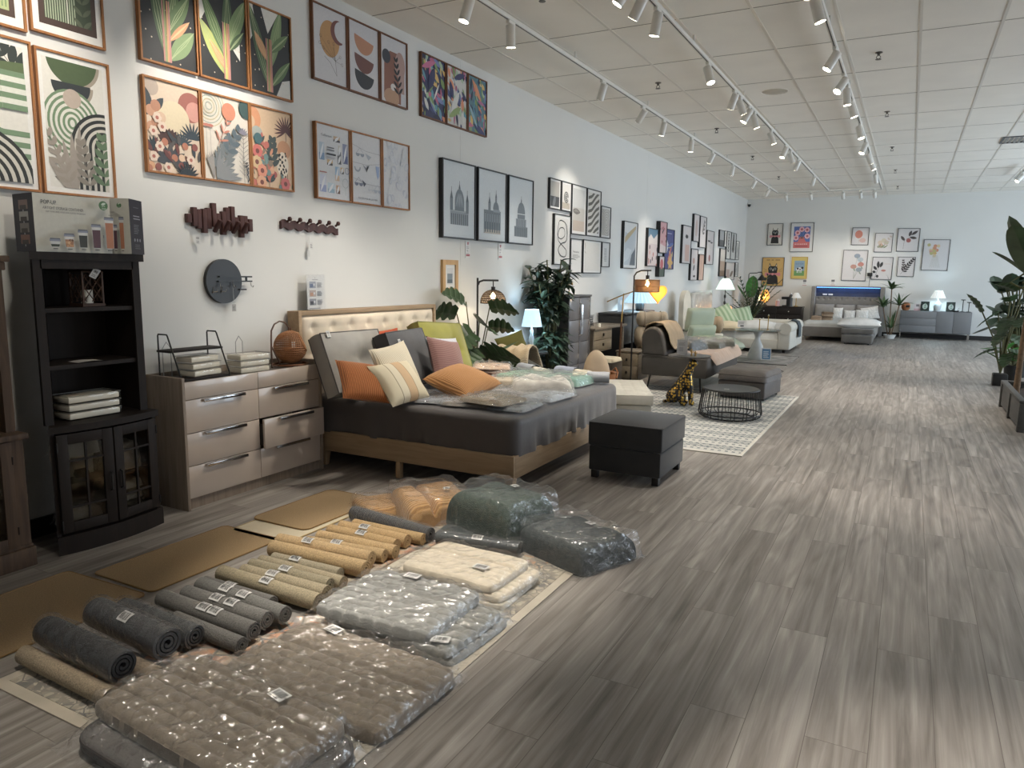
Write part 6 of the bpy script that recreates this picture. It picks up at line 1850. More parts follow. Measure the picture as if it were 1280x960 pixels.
G().box((0, 0, 0.0055), (rw - 0.34, rl - 0.34, 0.0062)).build('field', vintage_rug('rug_field', ['#b06438', '#c07a4a', '#a99c8a', '#3d4a5e', '#b8683f', '#9b8f80'], 22.0), t, sharp=0)
RZ = 0.009

def rolled_mat(label, y, x0, x1, r_, col, z=RZ, kind='speckle', wrap=False, labels=(0.45,), rz=0.0, end=1, rib=0.0, group='rolled mats on the rug', seed=0.0):
    ln = x1 - x0
    t_ = thing('rolled_mat', label, 'rolled mat', ((x0 + x1) / 2, y, z), D(rz), group)
    if kind == 'speckle': m = mat('mat_' + col, col, rough=0.95, var=0.30, vs=160, bump=0.5, bs=260)
    elif kind == 'waffle': m = mat('matw_' + col, col, rough=0.45, var=0.10, vs=60, bump=0.3, bs=120)
    else: m = stripes('matr_' + col, col, kind, 'x', 24, rough=0.8)
    g = G()
    turns, n = 3.2, 84
    th = r_ * 0.80 / turns
    pts = []
    for i in range(n):
        k = i / (n - 1)
        a = 2 * PI * turns * (k - 1) - PI / 2 - 0.5 + seed * 0.2
        rr = r_ * (0.22 + 0.78 * k)
        pts.append((rr, a))
    nx = 40 if rib else 2
    vs = []
    for ix in range(nx + 1):
        x = -ln / 2 + ln * ix / nx
        kr = 1.0 + (rib * (0.5 + 0.5 * math.cos(2 * PI * ix / 2)) if 0 < ix < nx else 0)
        for rr, a in pts:
            ro = rr * (kr if rr > r_ * 0.7 else 1)
            vs.append((x, ro * math.cos(a), r_ + ro * math.sin(a)))
            ri = max(0.001, rr - th * 0.72)
            vs.append((x, ri * math.cos(a), r_ + ri * math.sin(a)))
    fs = []
    m2 = 2 * n
    for ix in range(nx):
        o = ix * m2
        for i in range(n - 1):
            fs.append((o + 2 * i, o + 2 * i + 2, o + m2 + 2 * i + 2, o + m2 + 2 * i))
            fs.append((o + 2 * i + 1, o + m2 + 2 * i + 1, o + m2 + 2 * i + 3, o + 2 * i + 3))
        fs.append((o + m2 - 2, o + m2 - 1, o + 2 * m2 - 1, o + 2 * m2 - 2))
        fs.append((o, o + m2, o + m2 + 1, o + 1))
    for o in (0, nx * m2):
        for i in range(n - 1): fs.append((o + 2 * i, o + 2 * i + 1, o + 2 * i + 3, o + 2 * i + 2))
    g.add(vs, fs)
    g.build('mat', m, t_, sharp=40)
    for q in labels:
        a = Art(0.062, 0.046, '#dddcd8')
        a.p = []
        for i in range(6): a.rect(0, i / 6, 1, (i + 1) / 6, '#dddcd8')
        for i in range(6):
            st = random.getstate()
            random.seed(5)
            if 1 <= i <= 4: a.barcode(0.12, i / 6, 0.88, (i + 1) / 6)
            random.setstate(st)
        R_ = r_ * (1 + rib) + 0.0012
        def fn(px, py, d, q=q):
            an = PI / 2 + 0.55 - (py - 0.0) / R_ + 0.25
            return (-ln / 2 + ln * q + px - 0.03, (R_ + d) * math.cos(an), r_ + (R_ + d) * math.sin(an))
        a.build('barcode_label', t_, fn)
    if wrap:
        g = G()
        def ff(a, b):
            an = 2 * PI * b
            x = -ln / 2 - 0.02 + (ln + 0.04) * a
            rr = r_ * (1 + rib) + 0.004 + 0.004 * nz(x * 16, an * 2, y) 
            if a < 0.02 or a > 0.98: rr *= 0.86
            return (x, rr * math.cos(an), max(0.001, r_ + rr * math.sin(an)))
        g.grid(ff, 30, 26, cv=True)
        g.build('plastic_wrap', FILM, t_, sharp=80, fix=False)
    return t_
BLK, DGY, GRY, TPE, TAN = '#2b2b2c', '#434344', '#6c6a66', '#958a72', '#b39a74'
rolled_mat('black waffle mat rolled in plastic, at the near end of the row', 1.50, -2.83, -2.33, 0.058, BLK, RZ + 0.055, 'waffle', True, (), rib=0.05, rz=-3)
rolled_mat('long plain beige mat roll lying under the black waffle roll', 1.43, -2.86, -2.30, 0.038, '#9c8d77', RZ, 'speckle', False, (), rz=-2)
rolled_mat('plain beige mat roll lying under the fat dark grey roll', 1.60, -2.82, -2.28, 0.036, '#94836e', RZ, 'speckle', True, (), rz=-3)
rolled_mat('fat dark grey mat rolled in plastic with one barcode label', 1.69, -2.82, -2.34, 0.064, DGY, RZ + 0.045, 'waffle', True, (0.52,), rz=-4)
rolled_mat('dark ribbed mat roll beside the fat dark grey roll', 1.83, -2.85, -2.38, 0.05, '#434444', RZ + 0.01, 'waffle', True, (), rib=0.05, rz=-2)
rolled_mat('short grey mat roll tucked low beside the ribbed roll', 1.905, -2.62, -2.2, 0.036, GRY, RZ, labels=(), rz=-3)
rolled_mat('grey speckled mat roll with two labels, first of the grey group', 1.985, -2.81, -2.22, 0.042, GRY, RZ + 0.012, labels=(0.50, 0.62), rz=-2)
rolled_mat('grey speckled mat roll with two labels, second of the grey group', 2.068, -2.75, -2.24, 0.042, '#706e6a', RZ + 0.016, labels=(0.42, 0.60), rz=-1, seed=1)
rolled_mat('grey speckled mat roll with two labels, third of the grey group', 2.15, -2.77, -2.21, 0.042, '#6e6d69', RZ + 0.016, labels=(0.34, 0.55), rz=-3, seed=2)
rolled_mat('grey mat roll behind the third one, partly hidden', 2.228, -2.82, -2.38, 0.035, '#64625f', RZ, labels=(0.4,), rz=0, seed=1.5)
rolled_mat('taupe mat roll nearest the grey group', 2.31, -2.81, -2.18, 0.042, TPE, RZ + 0.012, labels=(0.50,), rz=-1, seed=0.4)
rolled_mat('taupe mat roll second from the grey group', 2.392, -2.74, -2.22, 0.040, '#988d76', RZ + 0.010, labels=(0.38,), rz=1, seed=1.2)
rolled_mat('taupe mat roll third from the grey group', 2.470, -2.77, -2.27, 0.038, '#918872', RZ + 0.010, labels=(0.46,), rz=1, seed=2.2)
rolled_mat('taupe mat roll fourth from the grey group', 2.545, -2.79, -2.25, 0.036, '#998e77', RZ, labels=(), rz=0, seed=0.8)
rolled_mat('taupe mat roll fifth from the grey group, beside the tan rolls', 2.617, -2.77, -2.34, 0.034, '#9a917c', RZ, labels=(0.35,), rz=2, seed=1.9)
rolled_mat('large smooth tan mat roll, nearest of the tan group', 2.70, -2.86, -2.25, 0.046, TAN, RZ, labels=(), rz=2, seed=0.3)
rolled_mat('tan mat roll with wide spiral end and one label, in plastic', 2.795, -2.90, -2.30, 0.045, '#b69c76', RZ + 0.006, labels=(0.34,), rz=4, seed=2.7)
rolled_mat('tan mat roll, third of the tan group', 2.885, -2.78, -2.29, 0.038, TAN, RZ, labels=(0.4,), rz=6, seed=1.1)
rolled_mat('tan mat roll, fourth of the tan group', 2.965, -2.78, -2.27, 0.040, '#b59b74', RZ, labels=(), rz=3, seed=2.0)
rolled_mat('tan mat roll, fifth of the tan group', 3.05, -2.79, -2.32, 0.041, '#b0956d', RZ, labels=(0.5,), rz=0, seed=0.2)
rolled_mat('tan mat roll, sixth of the tan group', 3.135, -2.78, -2.31, 0.041, '#b49870', RZ, labels=(0.38,), rz=0, seed=1.3)
rolled_mat('tan mat roll last in the row, beside the long dark roll', 3.215, -2.75, -2.26, 0.036, '#ae946c', RZ, labels=(), rz=0, seed=2.9)
rolled_mat('long dark ribbed mat roll behind the tan rolls', 3.315, -2.88, -2.25, 0.045, '#4b4b4c', RZ, '#2d2d2f', True, (), rib=0.06, rz=-8)
rolled_mat('dark mat roll end to end with the ribbed one, under the green bags', 3.30, -2.20, -1.72, 0.042, '#3e4345', RZ, 'waffle', True, (0.5,), rz=8)

# ---------------------------------------------------------------- quilted covers in clear bags
def quilted(label, x, y, w, l, th, col, z, rz=0, folds=((0.28, 0.018, 0.05),), lab=None, group='quilted covers in clear bags', cell=(0.08, 0.048, 0.016), wr=0.004, skirt=0.03, seed=0.0, fwr=0.009, haze=None, lift=None):
    t_ = thing('quilted_cover', label, 'quilted cover', (x, y, z), D(rz), group)
    m = mat('quilt_' + col, col, rough=0.85, var=0.10, vs=25, sheen=0.25, bump=0.25, bs=140)
    slab_mesh(w, l, th, 0.11, 120, 96, wr, 6, seed=seed, folds=folds, quilt=cell, lift=lift).build('quilt', m, t_, sharp=80)
    film_over(t_, w, l, th, 0.006, skirt, seed=seed + 2, wr=fwr, nu=110, nv=84, ws=10, m=haze or film('wrap_film', '#ffffff', 0.24, 0.19, 15.0, 0.006), lift=lift)
    if lab: flat_label(t_, lab[0], lab[1], th + 0.012, 0.075, 0.05, D(lab[2]))
    return t_
BRQ, GYQ, CRQ = '#7f7466', '#84847f', '#cfc4b0'
t = thing('rounded_mat', 'grey rounded bath mat in plastic under the front brown quilted cover', 'bath mat', (-1.80, 1.43, RZ), D(-3))
g = G()
P = rrect(0, 0, 0.84, 0.46, 0.10, 8, 6)
n = len(P)
vs = [(x * s, y * s, z) for s, z in ((0.0, 0.042), (0.90, 0.042), (0.97, 0.040), (1.0, 0.030), (1.0, 0.008), (0.98, 0.0)) for x, y in P]
fs = [(j * n + i, j * n + (i + 1) % n, (j + 1) * n + (i + 1) % n, (j + 1) * n + i) for j in range(1, 5) for i in range(n)] + [tuple(n + i for i in range(n))]
g.add(vs, fs)
g.build('mat', mat('bath_mat_grey', '#625f5c', rough=0.9, bump=0.3, bs=160), t, sharp=50)
G().tube([(x * 0.985, y * 0.985, 0.034) for x, y in P], 0.007, 6, closed=True).build('bound_edge', mat('bath_mat_edge', '#4e4b49', rough=0.9), t)
film_over(t, 0.84, 0.46, 0.045, 0.004, 0.05, seed=3.3, wr=0.016, nu=60, nv=40, ws=16)
quilted('front brown quilted cover in a glossy bag, topmost at the near end', -1.855, 1.485, 0.80, 0.40, 0.048, BRQ, RZ + 0.05, -4, folds=((0.32, 0.020, 0.05),), lab=(0.12, 0.15, -8), seed=1.3, fwr=0.016)
quilted('second brown quilted cover in a glossy bag, behind the front one', -1.745, 1.93, 0.78, 0.47, 0.050, BRQ, RZ + 0.004, -2, folds=((0.25, 0.022, 0.05),), lab=(-0.20, 0.19, -8), seed=2.6, fwr=0.015)
quilted('lowest grey quilted cover sticking out beside the rug edge', -1.72, 2.44, 0.62, 0.44, 0.03, GYQ, RZ, -4, folds=(), seed=4.1)
quilted('middle grey quilted cover with a barcode at its corner', -1.76, 2.42, 0.66, 0.44, 0.034, GYQ, RZ + 0.032, -2, folds=((0.3, 0.012, 0.05),), lab=(0.26, -0.16, 20), seed=5.2)
quilted('top grey quilted cover of the grey pile', -1.83, 2.42, 0.58, 0.46, 0.045, '#8b8b87', RZ + 0.068, 2, folds=((0.26, 0.016, 0.05),), lab=(-0.06, 0.19, 0), seed=6.3)
CQ = (0.07, 0.045, 0.006)
quilted('lowest cream quilted cover spreading under the pile', -1.86, 2.92, 0.74, 0.44, 0.026, '#c9c1b0', RZ, 2, folds=(), seed=7.7, cell=CQ)
quilted('middle cream quilted cover of the cream pile', -1.80, 2.94, 0.62, 0.40, 0.03, CRQ, RZ + 0.028, -4, folds=(), seed=8.8, cell=CQ, haze=film('clear_thin', '#ffffff', 0.1, 0.1, 12.0, 0.005))
quilted('top cream quilted cover with a barcode, rounded corners', -1.81, 2.93, 0.53, 0.38, 0.042, CRQ, RZ + 0.06, -2, folds=((0.30, 0.014, 0.05), (-0.62, 0.006, 0.04)), lab=(0.12, -0.05, 0), seed=9.9, cell=CQ, haze=film('clear_thin', '#ffffff', 0.1, 0.1, 12.0, 0.005))

# ---------------------------------------------------------------- bagged throws at the far end of the rug
def bagged(label, x, y, w, l, h, m, rz=0, z=RZ, lab=None, folds=(), ex=0.30, seed=0.0, name='bagged_throw', wr=0.014, fuzz=0.0):
    t_ = thing(name, label, 'bagged throw', (x, y, z), D(rz), 'bagged throws on the floor')
    slab_mesh(w, l, h, ex, 54, 48, wr, 7, seed=seed, folds=folds).build('folded_throw', m, t_, sharp=80)
    film_over(t_, w, l, h, 0.008, 0.03, seed=seed, wr=0.013, nu=64, nv=54, ws=9)
    if lab: flat_label(t_, lab[0], lab[1], h + 0.016, 0.05, 0.04, D(lab[2]))
    return t_
FG = mat('green_fleece', '#414d47', rough=0.95, var=0.25, vs=50, bump=0.6, bs=160, bdist=0.01)
FG2 = mat('dark_green_fleece', '#3b4142', rough=0.95, var=0.2, vs=50, bump=0.5, bs=160, bdist=0.01)
FT = stripes('tan_plush', '#9c7548', '#bd9461', 'x', 14, rough=0.95, bump=0.9, distort=3.0)
bagged('flat dark green bagged throw under the big green one', -2.02, 3.50, 0.55, 0.36, 0.05, FG2, 4, seed=1.5)
bagged('big green fleece throw bagged and puffed up, tallest on the rug', -2.00, 3.62, 0.52, 0.44, 0.20, FG, -14, RZ + 0.045, (0.02, 0.10, -10), seed=2.5, ex=0.36)
bagged('dark grey-green bagged throw at the rug corner beside the green one', -1.50, 3.55, 0.56, 0.44, 0.13, FG2, -22, RZ, (0.02, 0.10, 0), ((0.0, 0.006, 0.2),), seed=3.5)
bagged('tan woven bagged throw folded in two humps beside the green bag', -2.54, 3.70, 0.50, 0.44, 0.15, FT, -38, RZ, (0.05, 0.08, -20), ((-0.25, 0.05, 0.07),), seed=4.5)
bagged('flat tan woven bagged throw against the humped one', -2.86, 3.62, 0.34, 0.32, 0.06, FT, -30, 0.004, None, (), seed=5.5)

# ---------------------------------------------------------------- coir mats lying on the bare floor
COIR = mat('coir', '#9c8463', rough=0.95, var=0.22, vs=180, bump=0.5, bs=320)
COIRE = mat('coir_edge', '#8a6f4a', rough=0.9)
def floor_mat(label, x0, x1, y0, y1, m, z=0.0, rz=0, edge=None, r_=0.03):
    t_ = thing('floor_mat', label, 'floor mat', ((x0 + x1) / 2, (y0 + y1) / 2, z), D(rz), 'flat mats on the bare floor')
    P_ = rrect(0, 0, x1 - x0, y1 - y0, r_, 6, 4)
    G().prism(P_, 0.006).build('mat', m, t_, sharp=30)
    if edge: G().tube([(x * 0.996, y * 0.998, 0.004) for x, y in P_], 0.0045, 6, closed=True).build('bound_edge', edge, t_)
    return t_
floor_mat('coir mat nearest the viewer in front of the weathered hutch', -3.58, -3.0, 0.92, 2.055, COIR, 0, 2, COIRE)
floor_mat('middle coir mat with rounded corners in front of the bookcase', -3.47, -3.02, 2.09, 2.90, COIR, 0, 0, COIRE)
floor_mat('cream mat with rounded corners, partly under the farthest coir mat', -3.39, -2.945, 2.86, 3.68, mat('cream_mat', '#c3b8a0', rough=0.9, var=0.06), 0, 0, mat('cream_mat_edge', '#a8946c', rough=0.9), 0.05)
floor_mat('farthest coir mat, lying on the cream mat', -3.43, -2.985, 3.06, 3.76, COIR, 0.0075, 0, COIRE, 0.05)

# ================================================================ plants
def leaf_blade(g, base, d, ln, wd, droop=0.6, fold=0.25, n=7, shape='lance', twist=0.0, lobes=0):
    """a curved blade with a midrib fold, from base along d"""
    p = Vector(base)
    d = Vector(d).normalized()
    side = d.cross(Vector((0, 0, 1)))
    side = side.normalized() if side.length > 1e-3 else Vector((1, 0, 0))
    if twist: side = (Matrix.Rotation(twist, 3, d) @ side)
    vs, st = [], ln / n
    for i in range(n + 1):
        t = i / n
        if shape == 'lance': w = math.sin(PI * min(1, 0.04 + t * 0.96) ** 0.75) ** 0.9
        elif shape == 'heart': w = (math.sin(PI * min(1.0, 0.16 + t * 0.84)) ** 0.75)
        else: w = math.sin(PI * min(1, 0.06 + t * 0.94)) ** 0.5
        if i == n: w = 0.02
        if lobes and 0 < i < n: w *= 1.0 if i % (lobes + 1) else 0.68
        up_ = side.cross(d).normalized()
        c = p + up_ * (-fold * wd * w * 0.5)
        vs += [p + side * wd * w * 0.5, c, p - side * wd * w * 0.5]
        p = p + d * st
        d = (d + Vector((0, 0, -droop / n))).normalized()
    g.add(vs, [(3 * i + k, 3 * i + k + 1, 3 * i + k + 4, 3 * i + k + 3) for i in range(n) for k in (0, 1)])
def clamp(o, ax, lo=None, hi=None):
    off = o.parent.location[ax]
    for v in o.data.vertices:
        w = v.co[ax] + off
        if lo is not None and w < lo: v.co[ax] = lo - off + 0.02 * random.random()
        if hi is not None and w > hi: v.co[ax] = hi - off - 0.02 * random.random()
def rdir(el0, el1, az0=0, az1=360):
    a, e = D(random.uniform(az0, az1)), D(random.uniform(el0, el1))
    return Vector((math.cos(a) * math.cos(e), math.sin(a) * math.cos(e), math.sin(e)))
def leafmat(key, c1, c2, rough=0.4):
    return mat(key, c1, rough=rough, var=0.25, vs=9)
LG = leafmat('leaf_green', '#3b4f33', '')
LD = leafmat('leaf_dark', '#38493a', '')
LB = leafmat('leaf_bright', '#3f7a33', '')
LM = leafmat('leaf_mid', '#46603a', '')
STEM = mat('plant_stem', '#5a5a38', rough=0.7)
BARK = mat('bark', '#6f5a45', rough=0.9, var=0.25, vs=30, bump=0.5, bs=60)
POTB = mat('black_pot', '#1d1d1d', rough=0.45)
POTW = mat('white_pot', '#cfcfcc', rough=0.4)
SOIL = mat('soil', '#2d2520', rough=1.0, bump=0.6, bs=80)
def pot(t, r0, r1, h, m):
    G().lathe([(0.001, 0), (r0, 0), (r1, h), (r1 - 0.012, h), (r1 - 0.016, h - 0.02), (0.001, h - 0.02)], 28).build('pot', m, t)
    G().lathe([(0.001, h - 0.018), (r1 - 0.018, h - 0.018)], 20).build('soil', SOIL, t)

random.seed(21)
# monstera behind the head of the bed
t = thing('potted_monstera', 'broad-leaved monstera plant behind the far corner of the headboard', 'plant', (-3.93, 6.53, 0))
pot(t, 0.10, 0.14, 0.26, POTB)
g, s = G(), G()
for (dx, dy, z, az, el, ln) in ((-0.10, -0.20, 1.10, 210, 20, 0.26), (-0.04, -0.12, 1.22, 250, 35, 0.26), (0.10, 0.12, 1.16, 20, 10, 0.26), (0.02, 0.05, 1.02, 330, 0, 0.28), (0.05, -0.10, 0.92, 260, -5, 0.30),
                               (0.06, 0.16, 0.96, 40, 10, 0.24), (0.0, -0.05, 0.80, 300, -15, 0.30), (0.08, 0.10, 0.66, 350, 20, 0.36), (0.10, 0.22, 0.55, 60, 5, 0.30), (0.05, 0.20, 0.46, 20, 10, 0.28), (0.12, -0.02, 0.50, 320, 0, 0.3)):
    s.tube([(0, 0, 0.25), (dx * 0.4, dy * 0.4, z * 0.6), (dx, dy, z)], 0.006, 6)
    a, e = D(az), D(el)
    leaf_blade(g, (dx, dy, z), (math.cos(a) * math.cos(e), math.sin(a) * math.cos(e), math.sin(e)), ln * 1.25, ln * 1.15, 0.8, 0.2, 14, 'heart', lobes=2, twist=-0.7)
leaf_blade(g, (0.1, 0.05, 0.62), (0.35, 0.75, 0.42), 0.46, 0.10, 0.2, 0.3, 9, 'lance')
s.build('stems', STEM, t)
clamp(g.build('leaves', LG, t, sharp=0, fix=False), 0, XW + 0.02)
# tall bushy plant in front of the grey armoire
t = thing('bushy_plant', 'tall bushy potted plant with two tiers of leaves beside the grey armoire', 'plant', (-3.93, 8.37, 0))
pot(t, 0.13, 0.16, 0.36, POTB)
g, s = G(), G()
for k in range(13):
    a = 2 * PI * k / 13
    top_ = Vector((0.26 * math.cos(a) * random.uniform(0.3, 1), 0.42 * math.sin(a) * random.uniform(0.3, 1), random.uniform(1.2, 1.68)))
    s.tube([(0.05 * math.cos(a), 0.05 * math.sin(a), 0.34), (top_.x * 0.3, top_.y * 0.3, 0.9), top_], 0.008, 6)
    for q in range(30):
        f = random.uniform(0.0, 1.0)
        b = Vector((top_.x * (0.3 + 0.7 * f), top_.y * (0.3 + 0.7 * f), 0.92 + (top_.z - 0.92) * f))
        leaf_blade(g, b, rdir(-25, 55), random.uniform(0.16, 0.26), random.uniform(0.06, 0.095), 0.9, 0.25, 5)
for k in range(120):
    b = Vector((random.uniform(-0.06, 0.1), random.uniform(-0.16, 0.16), random.uniform(0.42, 0.80)))
    leaf_blade(g, b, rdir(-10, 45), random.uniform(0.20, 0.34), random.uniform(0.05, 0.08), 1.1, 0.25, 6)
s.build('stems', STEM, t)
o = g.build('leaves', LD, t, sharp=0, fix=False)
clamp(o, 0, XW + 0.02)
for v in o.data.vertices:
    if v.co.z < 1.32: v.co.y = min(v.co.y, 8.54 - 8.37)
    if v.co.z < 1.15: v.co.y = max(v.co.y, 8.18 - 8.37)

# ================================================================ lamps and furniture behind the bed
GLOWW = lambda k, c, e: mat(k, c, rough=0.8, var=0.05, vs=30, emit=c, es=e)
def bulb_light(t, loc, power, col, r_=0.03):
    l = bpy.data.lights.new('bulb_lamp', 'POINT')
    l.energy, l.color, l.shadow_soft_size = power, col, r_
    o = bpy.data.objects.new('bulb_lamp', l)
    C.objects.link(o)
    o.parent, o.location = t, loc
t = thing('floor_lamp', 'black floor lamp with a woven dome shade beside the monstera', 'floor lamp', (-4.0, 6.69, 0))
G().lathe([(0.001, 0), (0.13, 0), (0.13, 0.018), (0.02, 0.026), (0.001, 0.026)], 28).build('base', BLACK_METAL, t)
av = Vector((0.82, 0.57, 0))
g = G().tube([(0, 0, 0.02), (0, 0, 1.46)], 0.011, 8)
g.tube([(0, 0, 1.38), tuple(av * 0.02 + Vector((0, 0, 1.42))), tuple(av * 0.06 + Vector((0, 0, 1.435))), tuple(av * 0.22 + Vector((0, 0, 1.435)))], 0.010, 8)
g.build('pole', BLACK_METAL, t)
q = av * 0.165
G().tube([(q.x, q.y, 1.435), (q.x, q.y, 1.36)], 0.006, 6).cyl((q.x, q.y, 1.37), (q.x, q.y, 1.325), 0.022).build('socket', BLACK_METAL, t)
g = G()
R0 = 0.135
for i in range(9):
    ph = PI / 2 * i / 9
    rr, zz = R0 * math.cos(ph) ** 0.8, 1.20 + 0.135 * math.sin(ph)
    g.tube([(q.x + rr * math.cos(a * PI / 16), q.y + rr * math.sin(a * PI / 16), zz) for a in range(32)], 0.0055 if i in (0, 8) else 0.004, 5, closed=True)
for k in range(32):
    for sg in (1, -1):
        g.tube([(q.x + R0 * math.cos(PI / 2 * i / 8) ** 0.8 * math.cos(2 * PI * k / 32 + sg * 0.12 * i), q.y + R0 * math.cos(PI / 2 * i / 8) ** 0.8 * math.sin(2 * PI * k / 32 + sg * 0.12 * i), 1.20 + 0.135 * math.sin(PI / 2 * i / 8)) for i in range(8)], 0.003, 4)
g.build('woven_shade', mat('brown_weave', '#4b3d30', rough=0.8), t)
G().lathe([(0.001, -0.03), (0.02, -0.025), (0.03, 0), (0.02, 0.03), (0.001, 0.04)], 16, (q.x, q.y, 1.27)).build('bulb', GLOWW('warm_bulb', '#ffe3b0', 12), t)
bulb_light(t, (q.x, q.y, 1.215), 5, (1.0, 0.78, 0.5))

def table_lamp(label, loc, zs, r0, r1, hs, col, es, base, basem, light, lcol, pleats=0, name='table_lamp'):
    """shade from zs up, r0 at the bottom, r1 at the top; base = lathe profile"""
    t = thing(name, label, 'table lamp', loc)
    G().lathe(base, 24).build('base', basem, t)
    def sh(a, b):
        an = 2 * PI * a
        rr = r0 + (r1 - r0) * b
        if pleats: rr *= 1 + 0.035 * math.cos(an * pleats)
        return (rr * math.cos(an), rr * math.sin(an), zs + hs * b)
    G().grid(sh, max(32, pleats * 4), 5, cu=True).build('shade', GLOWW('shade_' + label[:24], col, es), t, fix=False)
    if light: bulb_light(t, (0, 0, zs + hs * 0.45), light, lcol, 0.06)
    return t
# black side table + blue-white lamp
t = thing('side_table', 'black round side table under the blue-white lamp', 'side table', (-4.0, 7.97, 0))
G().lathe([(0.001, 0.56), (0.20, 0.56), (0.20, 0.58), (0.001, 0.58)], 32).build('table_top', BLACK_METAL, t)
G().lathe([(0.001, 0), (0.16, 0), (0.15, 0.02), (0.02, 0.03), (0.018, 0.56)], 24).build('pedestal', BLACK_METAL, t)
LAMPBASE = [(0.001, 0.0), (0.07, 0.0), (0.07, 0.02), (0.018, 0.035), (0.03, 0.07), (0.022, 0.10), (0.034, 0.15), (0.018, 0.21), (0.024, 0.25), (0.008, 0.28), (0.008, 0.36)]
table_lamp('glowing blue-white table lamp with a turned clear base in front of the wall', (-4.0, 7.97, 0.58), 0.30, 0.125, 0.085, 0.205, '#bfe0f2', 0.62, LAMPBASE, mat('glass_base', '#c9d4d6', rough=0.08, metal=0.3), 7, (0.75, 0.9, 1.0))
# dark sofa with a sloping arm
SOFD = mat('dark_grey_sofa', '#45443f', rough=0.9, bump=0.2, bs=220)
t = thing('sofa', 'dark grey sofa with a beige throw over its corner, behind the big bed', 'sofa', (-3.72, 7.32, 0))
g = G()
g.prism([(-0.46, 0.12), (0.42, 0.12), (0.42, 0.44), (0.30, 0.50), (0.0, 0.62), (-0.25, 0.68), (-0.42, 0.68), (-0.46, 0.64)], 0.16, 'y', -0.30)
arm = g.build('arm', SOFD, t, sharp=60)
bv = arm.modifiers.new('round', 'BEVEL'); bv.width = 0.035; bv.segments = 3
G().b2((-0.46, -0.14, 0.12), (-0.24, 0.42, 0.63), 0.05, 3).build('back', SOFD, t)
G().b2((-0.24, -0.14, 0.12), (0.42, 0.42, 0.42), 0.05, 3).build('seat', SOFD, t)
for x in (-0.38, 0.34):
    for y in (-0.25, 0.36): G().cyl((x, y, 0), (x, y, 0.13), 0.015, 0.022, 10).build('leg', BLACK_METAL, t)
THR = stripes('beige_throw', '#9d8f78', '#b5a78f', 'y', 40, bump=0.3)
def drape(label, pts, w, m, ax, loc=(0, 0, 0), name='throw_blanket', seed=0.0, wr=0.014):
    """cloth following a profile (list of (a, z)) extruded w along the other axis, with ripples"""
    t = thing(name, label, 'throw', loc)
    n = len(pts) - 1
    def f(a, b):
        k = a * n
        i = min(n - 1, int(k))
        s = k - i
        p = [pts[i][q] + (pts[i + 1][q] - pts[i][q]) * s for q in (0, 1)]
        c = (b - 0.5) * w * (1 + 0.10 * math.sin(a * 5 + seed))
        rp = wr * nz(b * 7 + seed, a * 3, seed)
        return (p[0], c, p[1] + rp + 0.004) if ax == 'x' else (c, p[0], p[1] + rp + 0.004)
    g = G().grid(f, 28, 26)
    o = g.build('cloth', m, t, sharp=80, fix=False)
    sd = o.modifiers.new('thickness', 'SOLIDIFY')
    sd.thickness = 0.010
    sd.offset = 1
    return t
drape('beige ribbed throw draped over the dark sofa arm behind the bed', [(-0.18, 0.36), (-0.12, 0.60), (-0.06, 0.70), (0.06, 0.73), (0.16, 0.70), (0.215, 0.58), (0.24, 0.48)], 0.46, THR, 'y', (-3.78, 7.10, 0), seed=2.0, wr=0.03)
cushion('olive green cushion standing at the back of the dark sofa', (-4.0, 7.48, 0.68), 0.34, 0.30, 0.10, mat('olive_dark', '#5b5a2e', rough=0.9), yaw=-60, lean=20, roll=20)

# grey armoire
t = thing('armoire', 'tall glossy grey armoire with long chrome door pulls', 'wardrobe', (-3.98, 8.92, 0))
ARM = mat('armoire_grey', '#66666a', rough=0.25, coat=0.3, var=0.04)
ya, yb = 8.56, 9.28
g = GW(t).b2((XW + 0.013, ya, 0), (-3.775, ya + 0.02, 1.22)).b2((XW + 0.013, yb - 0.02, 0), (-3.775, yb, 1.22)).b2((XW + 0.013, ya + 0.02, 0), (XW + 0.03, yb - 0.02, 1.22)).b2((XW + 0.03, ya + 0.02, 0.0), (-3.79, yb - 0.02, 0.05))
g.build('case', mat('armoire_shaded', '#4c4d50', rough=0.4), t, sharp=0)  # darker than the doors: shade on the side put into the colour
GW(t).b2((XW + 0.013, ya - 0.008, 1.22), (-3.76, yb + 0.008, 1.245), 0.003).build('top', mat('armoire_shaded', '#4c4d50'), t)
for k in (0, 1):
    a, b = (ya + 0.022, 8.918) if k == 0 else (8.922, yb - 0.022)
    d_ = G()
    for z0, z1 in ((0.06, 0.345), (0.35, 0.635), (0.64, 0.925), (0.93, 1.212)):
        d_.b2((0, 0, 0), (0, 0, 0)) if False else None
    g = GW(t)
    for z0, z1 in ((0.06, 0.343), (0.347, 0.633), (0.637, 0.923), (0.927, 1.212)): g.b2((-3.79, a, z0), (-3.772, b, z1), 0.003)
    o = g.build('door', ARM, t)
    y = 8.905 if k == 0 else 8.935
    GW(t).tube([(-3.772, y, 0.72), (-3.745, y, 0.74), (-3.74, y, 0.9), (-3.745, y, 1.12), (-3.772, y, 1.14)], 0.007, 8).build('handle', CHROME, o)
t = thing('brass_stand', 'small brass arch ornament standing on top of the armoire', 'ornament', (-3.95, 8.95, 1.245))
G().lathe([(0.001, 0), (0.05, 0), (0.05, 0.012), (0.001, 0.012)], 20).tube([(0, 0, 0.01), (0, 0.0, 0.14)], 0.006, 8).tube([(0.0, -0.10, 0.13), (0, -0.06, 0.175), (0, 0, 0.19), (0, 0.06, 0.175), (0, 0.10, 0.13)], 0.012, 8).build('arch', mat('brass', '#a98a4f', rough=0.3, metal=0.9), t)
